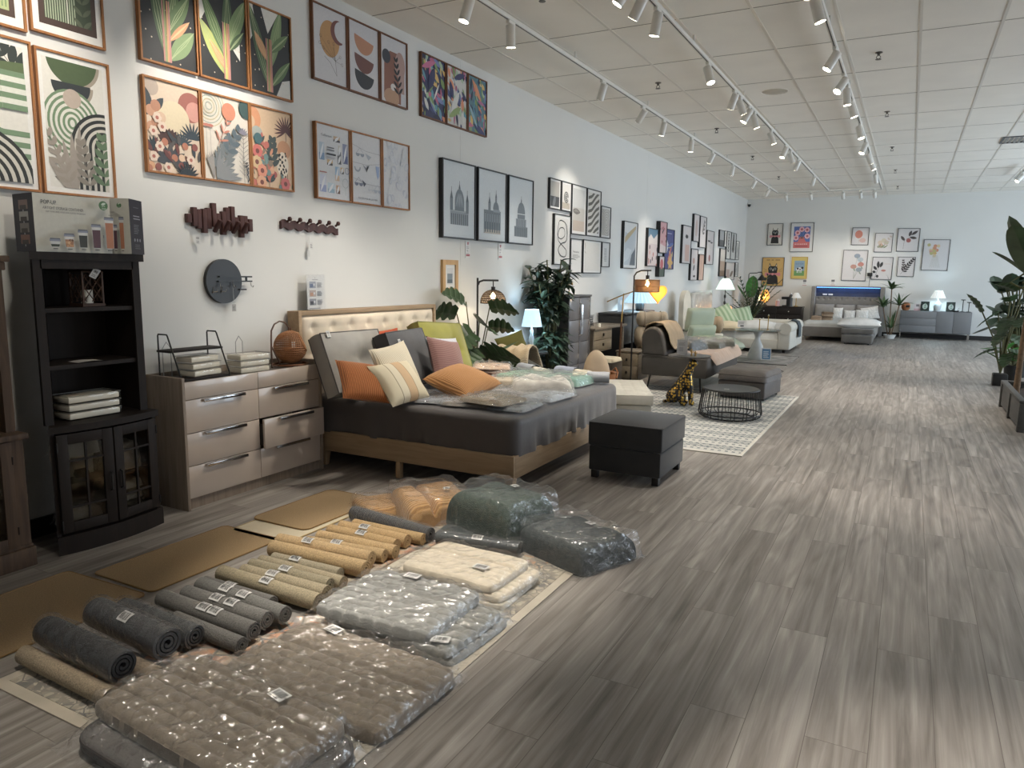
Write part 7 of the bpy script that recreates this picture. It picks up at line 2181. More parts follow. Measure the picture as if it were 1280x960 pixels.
# basket with a half-moon cushion
LEA = wood('tan_leather', '#7c4c2a', '#96623a', 'z', 1.0, 0.5)
t = thing('storage_basket', 'brown round basket with a handle at the far corner of the bed', 'basket', (-3.08, 7.82, 0))
G().lathe([(0.001, 0.01), (0.19, 0.0), (0.215, 0.40), (0.225, 0.41), (0.20, 0.40), (0.175, 0.02), (0.001, 0.02)], 36).build('basket_wall', LEA, t)
G().tube([(0.05, 0.215, 0.34), (0.10, 0.24, 0.40), (0.14, 0.23, 0.44), (0.19, 0.17, 0.40), (0.20, 0.10, 0.34)], 0.010, 8).build('handle', LEA, t)
t = thing('half_moon_cushion', 'beige half-moon cushion standing in the brown basket', 'cushion', (-3.08, 7.82, 0.30))
def hm(sg):
    def f(a, b):
        an = PI * a
        rr = b
        z = 0.07 * (1 - b ** 4) ** 0.5 * min(1, math.sin(an) * 3 + 0.2)
        return (0.172 * rr * math.cos(an), sg * z, 0.36 * rr * math.sin(an))
    return f
g = G().grid(hm(1), 26, 12).grid(hm(-1), 26, 12)
o = g.build('cushion_cover', mat('beige_linen', '#b7a48c', rough=0.95, bump=0.2, bs=220), t, sharp=70)
o.rotation_euler = (D(-8), 0, D(42))
# pale storage bench
t = thing('storage_bench', 'pale grey upholstered storage bench between the bed and the white rug', 'bench', (-2.477, 7.13, 0.009), D(24))
PALE = mat('pale_linen', '#b9b6ac', rough=0.95, bump=0.25, bs=200)
G().b2((-0.20, -0.51, 0.02), (0.20, 0.51, 0.265), 0.012).build('body', PALE, t)
g = G()
def bt(a, b):
    u, v = a * 2 - 1, b * 2 - 1
    z = 0.365 + 0.012 * (1 - u ** 6) * (1 - v ** 6)
    for i in range(4):
        for j in range(3): z -= 0.006 * math.exp(-(((a - (i + 0.5) / 4) / 0.012) ** 2)) * 0.5 + 0.004 * math.exp(-(((b - (j + 0.5) / 3) / 0.012) ** 2)) * 0.3
    return (0.212 * u, 0.53 * v, z)
g.grid(bt, 30, 30)
g.b2((-0.212, -0.53, 0.272), (0.212, 0.53, 0.366), 0.008)
g.build('lid', PALE, t, sharp=50)
# black ottoman
t = thing('ottoman', 'black storage ottoman on block feet at the foot of the bed', 'ottoman', (-1.745, 5.315, 0))
BOT = mat('black_velvet', '#2f2f30', rough=0.9, sheen=0.25, var=0.08, bump=0.1, bs=120)
G().b2((-0.275, -0.305, 0.06), (0.275, 0.305, 0.245), 0.012).build('body', BOT, t)
def ot(a, b):
    u, v = a * 2 - 1, b * 2 - 1
    return (0.282 * u, 0.312 * v, 0.425 + 0.025 * (1 - u * u) * (1 - v * v) + 0.006 * (1 - u ** 8) * (1 - v ** 8))
g = G().grid(ot, 16, 16).b2((-0.282, -0.312, 0.25), (0.282, 0.312, 0.427), 0.014, 3)
g.build('lid', BOT, t, sharp=50)
G().tube([(x, y, 0.424) for x, y in rrect(0, 0, 0.562, 0.622, 0.02, 4, 3)], 0.004, 6, closed=True).build('seam_piping', BOT, t)
for x in (-0.235, 0.235):
    for y in (-0.265, 0.265): G().b2((x - 0.025, y - 0.025, 0), (x + 0.025, y + 0.025, 0.06), 0.004).build('foot', BLACK_METAL, t)

# patterned white rug
def white_rug_mat():
    m, tt, p = nodes('white_rug')
    sp = N(tt, 'ShaderNodeSeparateXYZ')
    L(tt, coords(tt), sp.inputs[0])
    def band(freq, tw, thr):
        pp = N(tt, 'ShaderNodeMath', operation='PINGPONG')
        pp.inputs[1].default_value = 0.05
        L(tt, sp.outputs['X'], pp.inputs[0])
        ma = N(tt, 'ShaderNodeMath', operation='MULTIPLY_ADD')
        ma.inputs[1].default_value = tw
        L(tt, pp.outputs[0], ma.inputs[0])
        L(tt, sp.outputs['Y'], ma.inputs[2])
        mu = N(tt, 'ShaderNodeMath', operation='MULTIPLY')
        mu.inputs[1].default_value = freq
        L(tt, ma.outputs[0], mu.inputs[0])
        fr = N(tt, 'ShaderNodeMath', operation='FRACT')
        L(tt, mu.outputs[0], fr.inputs[0])
        gt = N(tt, 'ShaderNodeMath', operation='GREATER_THAN')
        gt.inputs[1].default_value = thr
        L(tt, fr.outputs[0], gt.inputs[0])
        return gt.outputs[0]
    zig = band(20.0, 0.9, 0.55)
    big = band(3.4, 0.0, 0.45)
    dash = N(tt, 'ShaderNodeMath', operation='PINGPONG')
    dash.inputs[1].default_value = 0.03
    L(tt, sp.outputs['X'], dash.inputs[0])
    dg = N(tt, 'ShaderNodeMath', operation='GREATER_THAN')
    dg.inputs[1].default_value = 0.016
    L(tt, dash.outputs[0], dg.inputs[0])
    thin = band(10.2, 0.0, 0.6)
    a = N(tt, 'ShaderNodeMath', operation='MULTIPLY'); L(tt, zig, a.inputs[0]); L(tt, big, a.inputs[1])
    b = N(tt, 'ShaderNodeMath', operation='MULTIPLY'); L(tt, dg.outputs[0], b.inputs[0]); L(tt, thin, b.inputs[1])
    c = N(tt, 'ShaderNodeMath', operation='MAXIMUM'); L(tt, a.outputs[0], c.inputs[0]); L(tt, b.outputs[0], c.inputs[1])
    no = N(tt, 'ShaderNodeTexNoise', Scale=60.0, Detail=2.0)
    L(tt, coords(tt), no.inputs['Vector'])
    d = N(tt, 'ShaderNodeMath', operation='MULTIPLY'); L(tt, c.outputs[0], d.inputs[0]); L(tt, no.outputs[0], d.inputs[1])
    col = ramp(tt, d.outputs[0], [(0.0, '#bdbcb6'), (0.5, '#6a7176')])
    L(tt, col, p.inputs['Base Color'])
    p.inputs['Roughness'].default_value = 0.95
    bp = N(tt, 'ShaderNodeBump', Strength=0.4, Distance=0.004)
    L(tt, d.outputs[0], bp.inputs['Height'])
    L(tt, bp.outputs[0], p.inputs['Normal'])
    return m
t = thing('area_rug', 'white rug with grey zigzag and dash rows under the wire coffee table', 'rug', (-2.28, 8.05, 0))
G().box((0, 0, 0.004), (2.27, 3.58, 0.008), 0.002).build('pile', white_rug_mat(), t, sharp=0)
g = G()
for s in (-1, 1): g.box((s * 1.13, 0, 0.005), (0.03, 3.6, 0.010), 0.002).box((0, s * 1.785, 0.005), (2.24, 0.03, 0.010), 0.002)
g.build('binding', mat('rug_white_edge', '#c9c6bd', rough=0.95), t)
RW = 0.010
# wire drum coffee table
t = thing('coffee_table', 'low round coffee table with a black top on a bowed wire drum', 'coffee table', (-1.60, 7.96, RW))
G().lathe([(0.001, 0.306), (0.285, 0.306), (0.29, 0.314), (0.285, 0.320), (0.001, 0.318)], 48).build('table_top', mat('black_top', '#2c2d2e', rough=0.35), t)
G().tube([(0.292 * math.cos(k * PI / 24), 0.292 * math.sin(k * PI / 24), 0.31) for k in range(48)], 0.007, 8, closed=True).build('top_ring', BLACK_METAL, t)
for rr, zz in ((0.325, 0.055), (0.25, 0.008)):
    G().tube([(rr * math.cos(k * PI / 24), rr * math.sin(k * PI / 24), zz) for k in range(48)], 0.007, 8, closed=True).build('base_ring', BLACK_METAL, t)
for k in range(32):
    a = 2 * PI * k / 32 + (0.04 if k % 2 else -0.04)
    G().tube([(rr * math.cos(a), rr * math.sin(a), zz) for rr, zz in ((0.292, 0.306), (0.305, 0.23), (0.322, 0.11), (0.328, 0.065), (0.315, 0.03), (0.285, 0.012), (0.25, 0.008))], 0.0042, 6).build('wire', BLACK_METAL, t)
hang_tag(t, (-0.02, -0.12, 0.322), (D(-90), 0, D(10)), 0.05, 0.03)
# leopard side table
def leopard_mat():
    m, tt, p = nodes('leopard_gold')
    vo = N(tt, 'ShaderNodeTexVoronoi', Scale=32.0, Randomness=0.6)
    L(tt, coords(tt), vo.inputs['Vector'])
    lt = N(tt, 'ShaderNodeMath', operation='LESS_THAN')
    lt.inputs[1].default_value = 0.44
    L(tt, vo.outputs['Distance'], lt.inputs[0])
    mx = N(tt, 'ShaderNodeMix', data_type='RGBA')
    L(tt, lt.outputs[0], mx.inputs['Factor'])
    mx.inputs['A'].default_value = rgba('#151413')
    mx.inputs['B'].default_value = rgba('#c9a24a')
    L(tt, mx.outputs['Result'], p.inputs['Base Color'])
    L(tt, lt.outputs[0], p.inputs['Metallic'])
    p.inputs['Roughness'].default_value = 0.3
    return m
t = thing('leopard_table', 'side table held up by a sitting black leopard figure with gold spots', 'side table', (-2.25, 8.45, RW), D(8))
g = G()
g.tube([(-0.17, 0, 0.055), (-0.12, 0, 0.085), (-0.06, 0, 0.16), (0.0, 0, 0.26), (0.045, 0, 0.36), (0.075, 0, 0.44), (0.085, 0, 0.49)], [0.05, 0.085, 0.09, 0.078, 0.062, 0.046, 0.040], 16)
g.tube([(0.06, 0, 0.50), (0.09, 0, 0.505), (0.125, 0, 0.495), (0.155, 0, 0.485)], [0.035, 0.048, 0.042, 0.024], 14)
for s in (-1, 1):
    g.tube([(0.055, 0.035 * s, 0.36), (0.085, 0.045 * s, 0.22), (0.095, 0.048 * s, 0.10), (0.10, 0.048 * s, 0.025), (0.135, 0.05 * s, 0.018)], [0.045, 0.034, 0.026, 0.024, 0.020], 12)
    g.tube([(-0.13, 0.06 * s, 0.11), (-0.06, 0.085 * s, 0.13), (0.0, 0.085 * s, 0.08), (0.01, 0.085 * s, 0.03), (0.055, 0.088 * s, 0.018)], [0.06, 0.065, 0.045, 0.028, 0.022], 12)
    g.tube([(0.075, 0.03 * s, 0.535), (0.07, 0.036 * s, 0.565)], [0.020, 0.008], 8)
g.tube([(-0.19, 0.0, 0.03), (-0.22, 0.05, 0.022), (-0.20, 0.12, 0.02), (-0.12, 0.16, 0.02), (-0.04, 0.16, 0.02)], [0.022, 0.02, 0.019, 0.018, 0.014], 10)
o = g.build('leopard_figure', leopard_mat(), t, sharp=0)
rm = o.modifiers.new('join', 'REMESH'); rm.mode = 'VOXEL'; rm.voxel_size = 0.009; rm.use_smooth_shade = True
sm = o.modifiers.new('smooth', 'SMOOTH'); sm.iterations = 3
G().lathe([(0.001, 0.545), (0.04, 0.548), (0.07, 0.565), (0.235, 0.572), (0.245, 0.582), (0.235, 0.590), (0.001, 0.590)], 40, (0.06, 0, 0)).build('table_top', mat('smoked_top', '#3a3836', rough=0.3), t)
t = thing('sign_holder', 'clear acrylic sign holder on the leopard table', 'sign holder', (-2.27, 8.42, RW + 0.592), D(10))
g = G().box((0, 0, 0.09), (0.13, 0.004, 0.18)).box((0, 0.02, 0.002), (0.13, 0.05, 0.004))
g.build('acrylic_stand', glass('acrylic', '#ffffff', 0.05), t, sharp=0)
a = Art(0.12, 0.17, '#bfc0c2'); a.lines(0.15, 0.6, 0.85, 0.85, 4, '#8c8d92'); a.rect(0.2, 0.2, 0.6, 0.5, '#a5a7ad')
a.build('printed_sheet', t, lambda x, z, d: (x - 0.06, -0.003 - d, z + 0.005))
for k, (dx, h_) in enumerate(((0.0, 0.075), (0.045, 0.055))):
    t = thing('figurine', ('taller', 'shorter')[k] + ' small gold cactus figurine on the leopard table', 'figurine', (-2.16 + dx, 8.42, RW + 0.591), 0, 'gold figurines on the leopard table')
    G().lathe([(0.001, 0), (0.014, 0), (0.014, 0.008), (0.001, 0.008)], 14).build('foot', mat('brass', '#a98a4f'), t)
    G().tube([(0, 0, 0.006), (0, 0, h_)], 0.007, 8).tube([(0, 0, h_ * 0.4), (0.014, 0, h_ * 0.45), (0.016, 0, h_ * 0.75)], 0.005, 8).tube([(0, 0, h_ * 0.5), (-0.012, 0, h_ * 0.55), (-0.014, 0, h_ * 0.8)], 0.005, 8).build('cactus', mat('brass', '#a98a4f'), t)
# grey leather ottoman
t = thing('ottoman', 'grey brown leather ottoman with a pillow top at the far edge of the white rug', 'ottoman', (-1.70, 9.60, RW), D(-6))
GLE = mat('grey_leather', '#5c5754', rough=0.55, var=0.12, vs=8, bump=0.25, bs=50)
G().b2((-0.29, -0.37, 0.025), (0.29, 0.37, 0.225), 0.02, 3).build('body', GLE, t)
slab_mesh(0.63, 0.78, 0.14, 0.20, 24, 24, 0.006, 6, seed=2.2).build('pillow_top', GLE, t, sharp=60).location = (0, 0, 0.23)
G().tube([(x, y, 0.30) for x, y in rrect(0, 0, 0.632, 0.782, 0.05, 5, 3)], 0.006, 6, closed=True).build('seam_piping', GLE, t)
for x in (-0.25, 0.25):
    for y in (-0.3, 0.3): G().cyl((x, y, 0), (x, y, 0.03), 0.02, n=10).build('foot', BLACK_METAL, t)

# grey sofa bed with a throw
t = thing('sofa_bed', 'grey sofa bed with thin splayed legs and a beige throw over its back', 'sofa', (-2.62, 10.35, 0))
SGY = mat('sofa_grey', '#57534f', rough=0.9, bump=0.2, bs=200)
y0, y1 = -0.95, 0.95
G().b2((-0.46, y0, 0.20), (0.42, y1, 0.46), 0.03, 3).build('base', SGY, t)
g = G().prism([(-0.46, 0.465), (-0.47, 0.70), (-0.44, 0.79), (-0.36, 0.84), (-0.26, 0.83), (-0.19, 0.76), (-0.15, 0.60), (-0.13, 0.465)], 0.85, 'y', y0)
o = g.build('back', SGY, t, sharp=70)
bv = o.modifiers.new('round', 'BEVEL'); bv.width = 0.03; bv.segments = 3
G().tube([(-0.46, y0 - 0.002, 0.462), (0.42, y0 - 0.002, 0.462)], 0.005, 6).build('seam_piping', SGY, t)
for sx in (-0.36, 0.30):
    for sy in (y0 + 0.12, y1 - 0.12):
        G().cyl((sx, sy, 0.21), (sx - 0.03 if sx < 0 else sx + 0.03, sy + (-0.05 if sy < 0 else 0.05), RW if False else 0.0), 0.014, 0.010, 8).build('leg', BLACK_METAL, t)
drape('beige throw hanging over the back of the grey sofa bed', [(-0.21, 0.52), (-0.205, 0.72), (-0.16, 0.845), (-0.05, 0.885), (0.07, 0.87), (0.15, 0.76), (0.19, 0.62), (0.24, 0.545), (0.34, 0.535)], 0.62, mat('taupe_throw', '#98866f', rough=0.95, bump=0.4, bs=90), 'x', (-2.90, 9.80, 0), seed=4.0, wr=0.02)
t = thing('mattress_topper', 'pinkish beige quilted pad over the seat of the grey sofa bed', 'mattress pad', (-2.42, 10.45, 0.462))
slab_mesh(0.60, 1.75, 0.05, 0.2, 40, 60, 0.008, 6, seed=1.0, quilt=(0.12, 0.12, 0.008), lift=lambda u, v: -0.10 * max(0, u - 0.72) / 0.28 if u > 0.72 else 0.0).build('pad', mat('blush_pad', '#a9917f', rough=0.8, sheen=0.3), t, sharp=80)
for k, (x, y, w, l, h, c, lb) in enumerate(((-2.62, 10.05, 0.36, 0.40, 0.12, '#3e4448', 'dark slate bagged throw on the sofa bed beside the draped throw'), (-2.42, 10.48, 0.34, 0.42, 0.07, '#4b4b40', 'dark olive bagged throw on the sofa bed seat'), (-2.36, 10.95, 0.32, 0.40, 0.08, '#5b5a4f', 'mottled dark bagged throw, frontmost pile on the sofa bed'), (-2.66, 10.75, 0.34, 0.40, 0.08, '#6a6a66', 'grey bagged throw at the back of the sofa bed seat'))):
    t = thing('bagged_throw', lb, 'bagged throw', (x, y, 0.512), D(20 * k - 20), 'bagged throws on the sofa bed')
    slab_mesh(w, l, h, 0.3, 22, 22, 0.02, 9, seed=k * 3.1).build('folded_throw', mat('thr_' + c, c, rough=0.9, var=0.4, vs=30), t, sharp=70)
    film_over(t, w, l, h, 0.006, 0.02, seed=k * 2.0, wr=0.02, nu=26, nv=26)

# tall black lamp with a rattan drum shade
t = thing('floor_lamp', 'tall black floor lamp with a square rattan drum shade, in front of the sofa bed', 'floor lamp', (-3.2, 9.35, 0))
G().lathe([(0.001, 0), (0.13, 0), (0.13, 0.018), (0.02, 0.026), (0.001, 0.026)], 28).build('base', BLACK_METAL, t)
av = Vector((0.882, 0.471, 0))
pole = G().tube([(0, 0, 0.02), (0, 0, 1.50), tuple(av * 0.03 + Vector((0, 0, 1.545))), tuple(av * 0.09 + Vector((0, 0, 1.57))), tuple(av * 0.22 + Vector((0, 0, 1.575)))], 0.011, 8)
pole.build('pole', BLACK_METAL, t)
q = av * 0.175
G().tube([(q.x, q.y, 1.575), (q.x, q.y, 1.50)], 0.006, 6).cyl((q.x, q.y, 1.51), (q.x, q.y, 1.46), 0.024).build('socket', BLACK_METAL, t)
g = G()
for k in range(56):
    a = 2 * PI * k / 56
    for sg in (1, -1):
        g.tube([(q.x + 0.158 * math.cos(a + sg * 0.10 * i), q.y + 0.158 * math.sin(a + sg * 0.10 * i), 1.295 + 0.155 * i / 4) for i in range(5)], 0.0042, 4)
for zz in (1.295, 1.372, 1.45):
    g.tube([(q.x + 0.158 * math.cos(k * PI / 20), q.y + 0.158 * math.sin(k * PI / 20), zz) for k in range(40)], 0.006, 6, closed=True)
g.build('woven_shade', mat('tan_weave', '#86623f', rough=0.8), t)
G().lathe([(0.001, -0.035), (0.018, -0.028), (0.028, 0), (0.018, 0.03), (0.012, 0.06)], 16, (q.x, q.y, 1.395)).build('bulb', GLOWW('warm_bulb', '#ffe3b0', 12), t)
bulb_light(t, (q.x, q.y, 1.33), 5, (1.0, 0.75, 0.45))

# desk, its stool and the things around them
GW_ = wood('grey_wood', '#5f574d', '#786f62', 'y', 1.0, 0.6)
t = thing('vanity_desk', 'grey wood vanity desk with two small drawers beside the armoire', 'desk', (-3.97, 9.95, 0))
GW(t).b2((XW + 0.013, 9.33, 0.755), (-3.72, 10.62, 0.785), 0.003).build('desk_top', GW_, t)
g = GW(t).b2((XW + 0.013, 9.34, 0.45), (-3.75, 9.36, 0.755)).b2((XW + 0.013, 10.04, 0.45), (-3.75, 10.06, 0.755)).b2((XW + 0.013, 9.36, 0.45), (-3.75, 10.04, 0.47)).b2((XW + 0.013, 9.36, 0.47), (XW + 0.03, 10.04, 0.755))
g.build('drawer_case', GW_, t, sharp=0)
for z0, z1 in ((0.475, 0.608), (0.614, 0.75)):
    o = GW(t).b2((-3.77, 9.365, z0), (-3.745, 10.035, z1), 0.004).build('drawer', wood('grey_wood2', '#7b7263', '#8f8676', 'y', 1.0, 0.6), t)
    GW(t).b2((-3.745, 9.685, (z0 + z1) / 2 - 0.02), (-3.725, 9.715, (z0 + z1) / 2 + 0.02), 0.004).build('knob', BLACK_METAL, o)
for y in (9.36, 10.58):
    for x in (XW + 0.04, -3.78): GW(t).b2((x - 0.02, y - 0.02, 0), (x + 0.02, y + 0.02, 0.45 if y < 10 else 0.755), 0.002).build('leg', GW_, t)
t = thing('wire_sculpture', 'small openwork wire ornament on the vanity desk', 'ornament', (-3.95, 9.72, 0.786))
g = G()
for i in range(5):
    g.tube([(0, -0.07 + 0.03 * i, 0.0), (0, 0.0 + 0.03 * i, 0.16)], 0.003, 5).tube([(0, -0.07 + 0.03 * i, 0.16), (0, 0.0 + 0.03 * i, 0.0)], 0.003, 5)
g.tube([(0, -0.08, 0.003), (0, 0.13, 0.003)], 0.004, 5)
g.build('wire_lattice', BLACK_METAL, t)
t = thing('candle', 'tiny white candle jar on the vanity desk', 'candle', (-3.80, 9.66, 0.786))
G().lathe([(0.001, 0), (0.03, 0), (0.03, 0.05), (0.001, 0.05)], 16).build('jar', WICK, t)
G().cyl((0, 0, 0.05), (0, 0, 0.06), 0.002, n=6).build('wick', BLACK_METAL, t)
t = thing('nightstand', 'grey wood two-drawer nightstand left of the grey sofa bed', 'nightstand', (-3.53, 10.35, 0))
G().b2((-0.17, -0.22, 0.0), (0.17, 0.22, 0.40), 0.004).build('case', GW_, t)
G().b2((-0.18, -0.23, 0.40), (0.18, 0.23, 0.425), 0.004).build('top', GW_, t)
for z0, z1 in ((0.03, 0.205), (0.215, 0.39)):
    o = G().b2((-0.155, -0.235, z0), (0.155, -0.22, z1), 0.003).build('drawer', MATS['grey_wood2'], t)
    G().b2((-0.012, -0.252, (z0 + z1) / 2 - 0.02), (0.012, -0.235, (z0 + z1) / 2 + 0.02), 0.003).build('knob', BLACK_METAL, o)
t = thing('stool', 'grey box stool with a cream seat pad in front of the vanity desk', 'stool', (-3.72, 9.72, 0))
G().b2((-0.19, -0.2, 0.0), (0.19, 0.2, 0.31), 0.006).build('box', mat('stool_grey', '#57514a', rough=0.7), t)
slab_mesh(0.40, 0.42, 0.055, 0.2, 18, 18, 0.003, 5, seed=5.0).build('seat_pad', mat('cream_pad', '#cfc8b6', rough=0.8), t, sharp=60).location = (0, 0, 0.312)
BEIG = mat('beige_bundle', '#aa9c88', rough=0.9, var=0.08, bump=0.3, bs=60)
def bolster(label, loc, r_, ln, rz, m, sq=1.0, cat='rolled comforter', name='rolled_comforter'):
    t = thing(name, label, cat, loc, D(rz))
    def f(a, b):
        an, u = 2 * PI * a, b * 2 - 1
        rr = r_ * (1 - u ** 10) ** 0.5 * (1 + 0.05 * nz(an * 2, u * 4, ln) + 0.06 * math.cos(u * 9))
        return (ln / 2 * u, rr * math.cos(an), r_ * sq + rr * sq * math.sin(an))
    G().grid(f, 22, 20, cu=True).build('comforter', m, t, sharp=70)
    for u in (-0.5, 0.5):
        G().tube([(ln / 2 * u, r_ * 1.04 * math.cos(k * PI / 10), r_ * sq + r_ * 1.04 * sq * math.sin(k * PI / 10)) for k in range(20)], 0.006, 5, closed=True).build('tie_band', m, t)
    return t
for k, (x, y, z, r_, lb) in enumerate(((-3.47, 10.97, 0.0, 0.20, 'lowest'), (-3.47, 10.98, 0.41, 0.16, 'middle'), (-3.45, 10.99, 0.745, 0.11, 'topmost'))):
    bolster(lb + ' beige comforter roll of the pile beside the nightstand', (x, y, z), r_, 0.5, 30, BEIG).__setitem__('group', 'pile of beige comforter rolls')
t = thing('dark_console', 'tall dark console with open shelves behind the beige comforter rolls', 'console', (-3.98, 11.4, 0))
CON = mat('dark_console', '#2f3032', rough=0.5)
g = GW(t)
for y in (10.72, 12.10): g.b2((XW + 0.013, y - 0.012, 0), (-3.80, y + 0.012, 0.90))
g.b2((XW + 0.013, 10.73, 0), (XW + 0.03, 12.09, 0.90))
for z in (0.10, 0.45): g.b2((XW + 0.03, 10.735, z), (-3.82, 12.085, z + 0.02))
g.b2((XW + 0.03, 11.4, 0.12), (-3.82, 11.42, 0.90))
g.build('case', CON, t, sharp=0)
GW(t).b2((XW + 0.013, 10.68, 0.90), (-3.77, 12.14, 0.935), 0.012, 3).build('top', CON, t)
GW(t).b2((-3.82, 10.74, 0.47), (-3.80, 11.395, 0.89), 0.003).build('door', mat('console_door', '#44474b', rough=0.4), t)
card('lit_sign', 'pale blue acrylic sign standing on the dark console', 'sign', (-4.0, 11.1, 1.06), D(80), 0.2, 0.24, lambda a: a.rect(0.1, 0.1, 0.9, 0.9, '#a9c9e0').circ(0.5, 0.6, 0.2, '#dfe9f0'), None, '#c9dcea')
t = thing('gold_arm_lamp', 'slim wood and brass balance-arm floor lamp leaning over the comforter rolls', 'floor lamp', (-3.62, 10.03, 0.0))
G().lathe([(0.001, 0), (0.07, 0), (0.07, 0.012), (0.001, 0.014)], 24).build('base', BLACK_METAL, t)
G().cyl((0.0, 0, 0.01), (0.02, 0, 0.85), 0.014, n=10).build('lower_pole', wood('lamp_brown', '#4a3426', '#5f4533', 'z'), t)
BRS = mat('brass', '#a98a4f')
G().cyl((0.02, 0, 0.85), (0.04, 0, 1.25), 0.009, n=8).build('upper_pole', BRS, t)
G().tube([(-0.20, -0.02, 1.13), (0.04, 0, 1.235), (0.25, 0.05, 1.31)], 0.008, 8).build('arm', BRS, t)
table_lamp('big pale blue pleated table lamp on the dark console', (-3.90, 11.72, 0.935), 0.13, 0.27, 0.09, 0.225, '#b5d8ea', 0.45, [(0.001, 0), (0.05, 0), (0.07, 0.02), (0.075, 0.10), (0.05, 0.14), (0.012, 0.15), (0.012, 0.2)], mat('dark_base', '#3a3330', rough=0.4), 6, (0.72, 0.9, 1.0), 22)
t = thing('heart_lamp', 'glowing orange heart-shaped lamp above the pleated lamp', 'wall lamp', (-4.0, 13.0, 1.20), D(40))  # taken for a table lamp with hidden base; the wall bracket is assumed
pts = []
for k in range(40):
    a = 2 * PI * k / 40
    pts.append((0.0105 * 16 * math.sin(a) ** 3 * 0.95, 0.0112 * (13 * math.cos(a) - 5 * math.cos(2 * a) - 2 * math.cos(3 * a) - math.cos(4 * a))))
g = G().prism(pts, 0.09, 'y', -0.05)
o = g.build('shade', GLOWW('orange_shade', '#f0a040', 0.55), t, sharp=50)
bv = o.modifiers.new('round', 'BEVEL'); bv.width = 0.03; bv.segments = 3
G().cyl((0, 0.04, 0), (-0.18, 0.10, 0), 0.012, n=10).build('wall_mount', WHITE_METAL, t)
bulb_light(t, (0, -0.14, 0), 2, (1.0, 0.6, 0.25))

# ================================================================ middle distance: recliner, chesterfield, pedestal table
CRM = mat('cream_shell', '#cfc9bb', rough=0.7)
t = thing('low_cabinet', 'low white cabinet with a grey top below the wrapped headboards', 'cabinet', (-3.95, 15.6, 0))
G().b2((-0.26, -1.3, 0), (0.22, 1.3, 0.44), 0.004).build('case', mat('cab_white', '#c9c6bd', rough=0.5), t)
G().b2((-0.265, -1.32, 0.44), (0.24, 1.32, 0.465), 0.004).build('top', mat('cab_top', '#5d5853', rough=0.4), t)
t = thing('arched_panel', 'cream arched headboard panel standing on the low white cabinet', 'headboard', (-3.98, 14.75, 0.466))
pts = [(-0.28, 0), (0.28, 0), (0.28, 0.52)] + [(0.28 * math.cos(D(a)), 0.52 + 0.24 * math.sin(D(a))) for a in range(10, 171, 10)] + [(-0.28, 0.52)]
o = G().prism([(x, z) for x, z in pts], 0.09, 'x', -0.03).build('panel', CRM, t, sharp=40)
G().tube([(0.06, x * 0.97, z * 0.985 + 0.005) for x, z in pts], 0.008, 6, closed=True).build('piping', CRM, t)
t = thing('wrapped_headboard', 'pale headboard wrapped in shiny plastic beside the arched panel', 'headboard', (-4.0, 16.2, 0.466))
G().b2((-0.05, -0.85, 0.0), (0.05, 0.85, 0.70), 0.05, 3).build('panel', mat('wrapped_grey', '#b9b5ad', rough=0.7), t)
def wf(a, b):
    y, z = -0.88 + 1.76 * a, 0.0 + 0.74 * b
    e = min(1, min(a, 1 - a) * 12) * min(1, (1 - b) * 10)
    return (0.03 + 0.035 * e + 0.035 * nz(y * 5, z * 6, 4.0), y, z)
G().grid(wf, 40, 24).build('plastic_wrap', FILM, t, sharp=80, fix=False)
t = thing('recliner', 'pale mint recliner with a high padded back', 'armchair', (-3.2, 13.5, 0), D(-38))
MINT = mat('mint_leather', '#b3bca6', rough=0.55, var=0.04)
def pad(g, c, sz, rot=(0, 0, 0), ex=0.22):
    M = Matrix.Translation(c) @ Euler(rot).to_matrix().to_4x4()
    g.M = M
    for sg in (1, -1):
        g.grid(lambda a, b: (sz[0] / 2 * (a * 2 - 1), sz[1] / 2 * (b * 2 - 1), sg * sz[2] / 2 * (max(0, 1 - (a * 2 - 1) ** 4) * max(0, 1 - (b * 2 - 1) ** 4)) ** ex), 16, 16)
    g.M = None
    return g
pad(G(), (-0.22, 0, 0.72), (0.44, 0.62, 0.17), (0, D(100), 0)).build('head_cushion', MINT, t, sharp=70)
pad(G(), (-0.17, 0, 0.45), (0.36, 0.60, 0.17), (0, D(108), 0)).build('back_cushion', MINT, t, sharp=70)
pad(G(), (0.16, 0, 0.36), (0.66, 0.62, 0.17)).build('seat_cushion', MINT, t, sharp=70)
pad(G(), (0.56, 0, 0.33), (0.30, 0.58, 0.14), (0, D(16), 0)).build('footrest', MINT, t, sharp=70)
G().b2((-0.26, -0.28, 0.03), (0.46, 0.28, 0.28), 0.03).build('base', MINT, t)
for s in (-1, 1): G().b2((-0.2, 0.25 * s - 0.02, 0), (0.3, 0.25 * s + 0.02, 0.035)).build('runner', BLACK_METAL, t)

t = thing('chesterfield_sofa', 'white chesterfield sofa bed with rolled arms and dark feet', 'sofa', (-2.88, 16.2, 0))
CHS = mat('chesterfield', '#c2bfb6', rough=0.7, var=0.05, bump=0.2, bs=80)
G().b2((-0.75, -0.70, 0.07), (0.78, 1.1, 0.27), 0.02, 3).build('base', CHS, t)
g = G().b2((0.62, -0.72, 0.07), (0.86, 1.12, 0.44), 0.03, 3)
g.cyl((0.76, -0.74, 0.49), (0.76, 1.12, 0.49), 0.115, n=24)
g.build('rolled_arm', CHS, t)
g = G().b2((-0.75, 0.9, 0.07), (0.78, 1.12, 0.46), 0.03, 3).cyl((-0.75, 1.04, 0.49), (0.78, 1.04, 0.49), 0.10, n=24)
g.build('rolled_back', CHS, t)
for x in (-0.68, 0.74):
    for y in (-0.62, 1.0): G().cyl((x, y, 0.0), (x, y, 0.08), 0.025, 0.04, 12).build('foot', ESP, t)
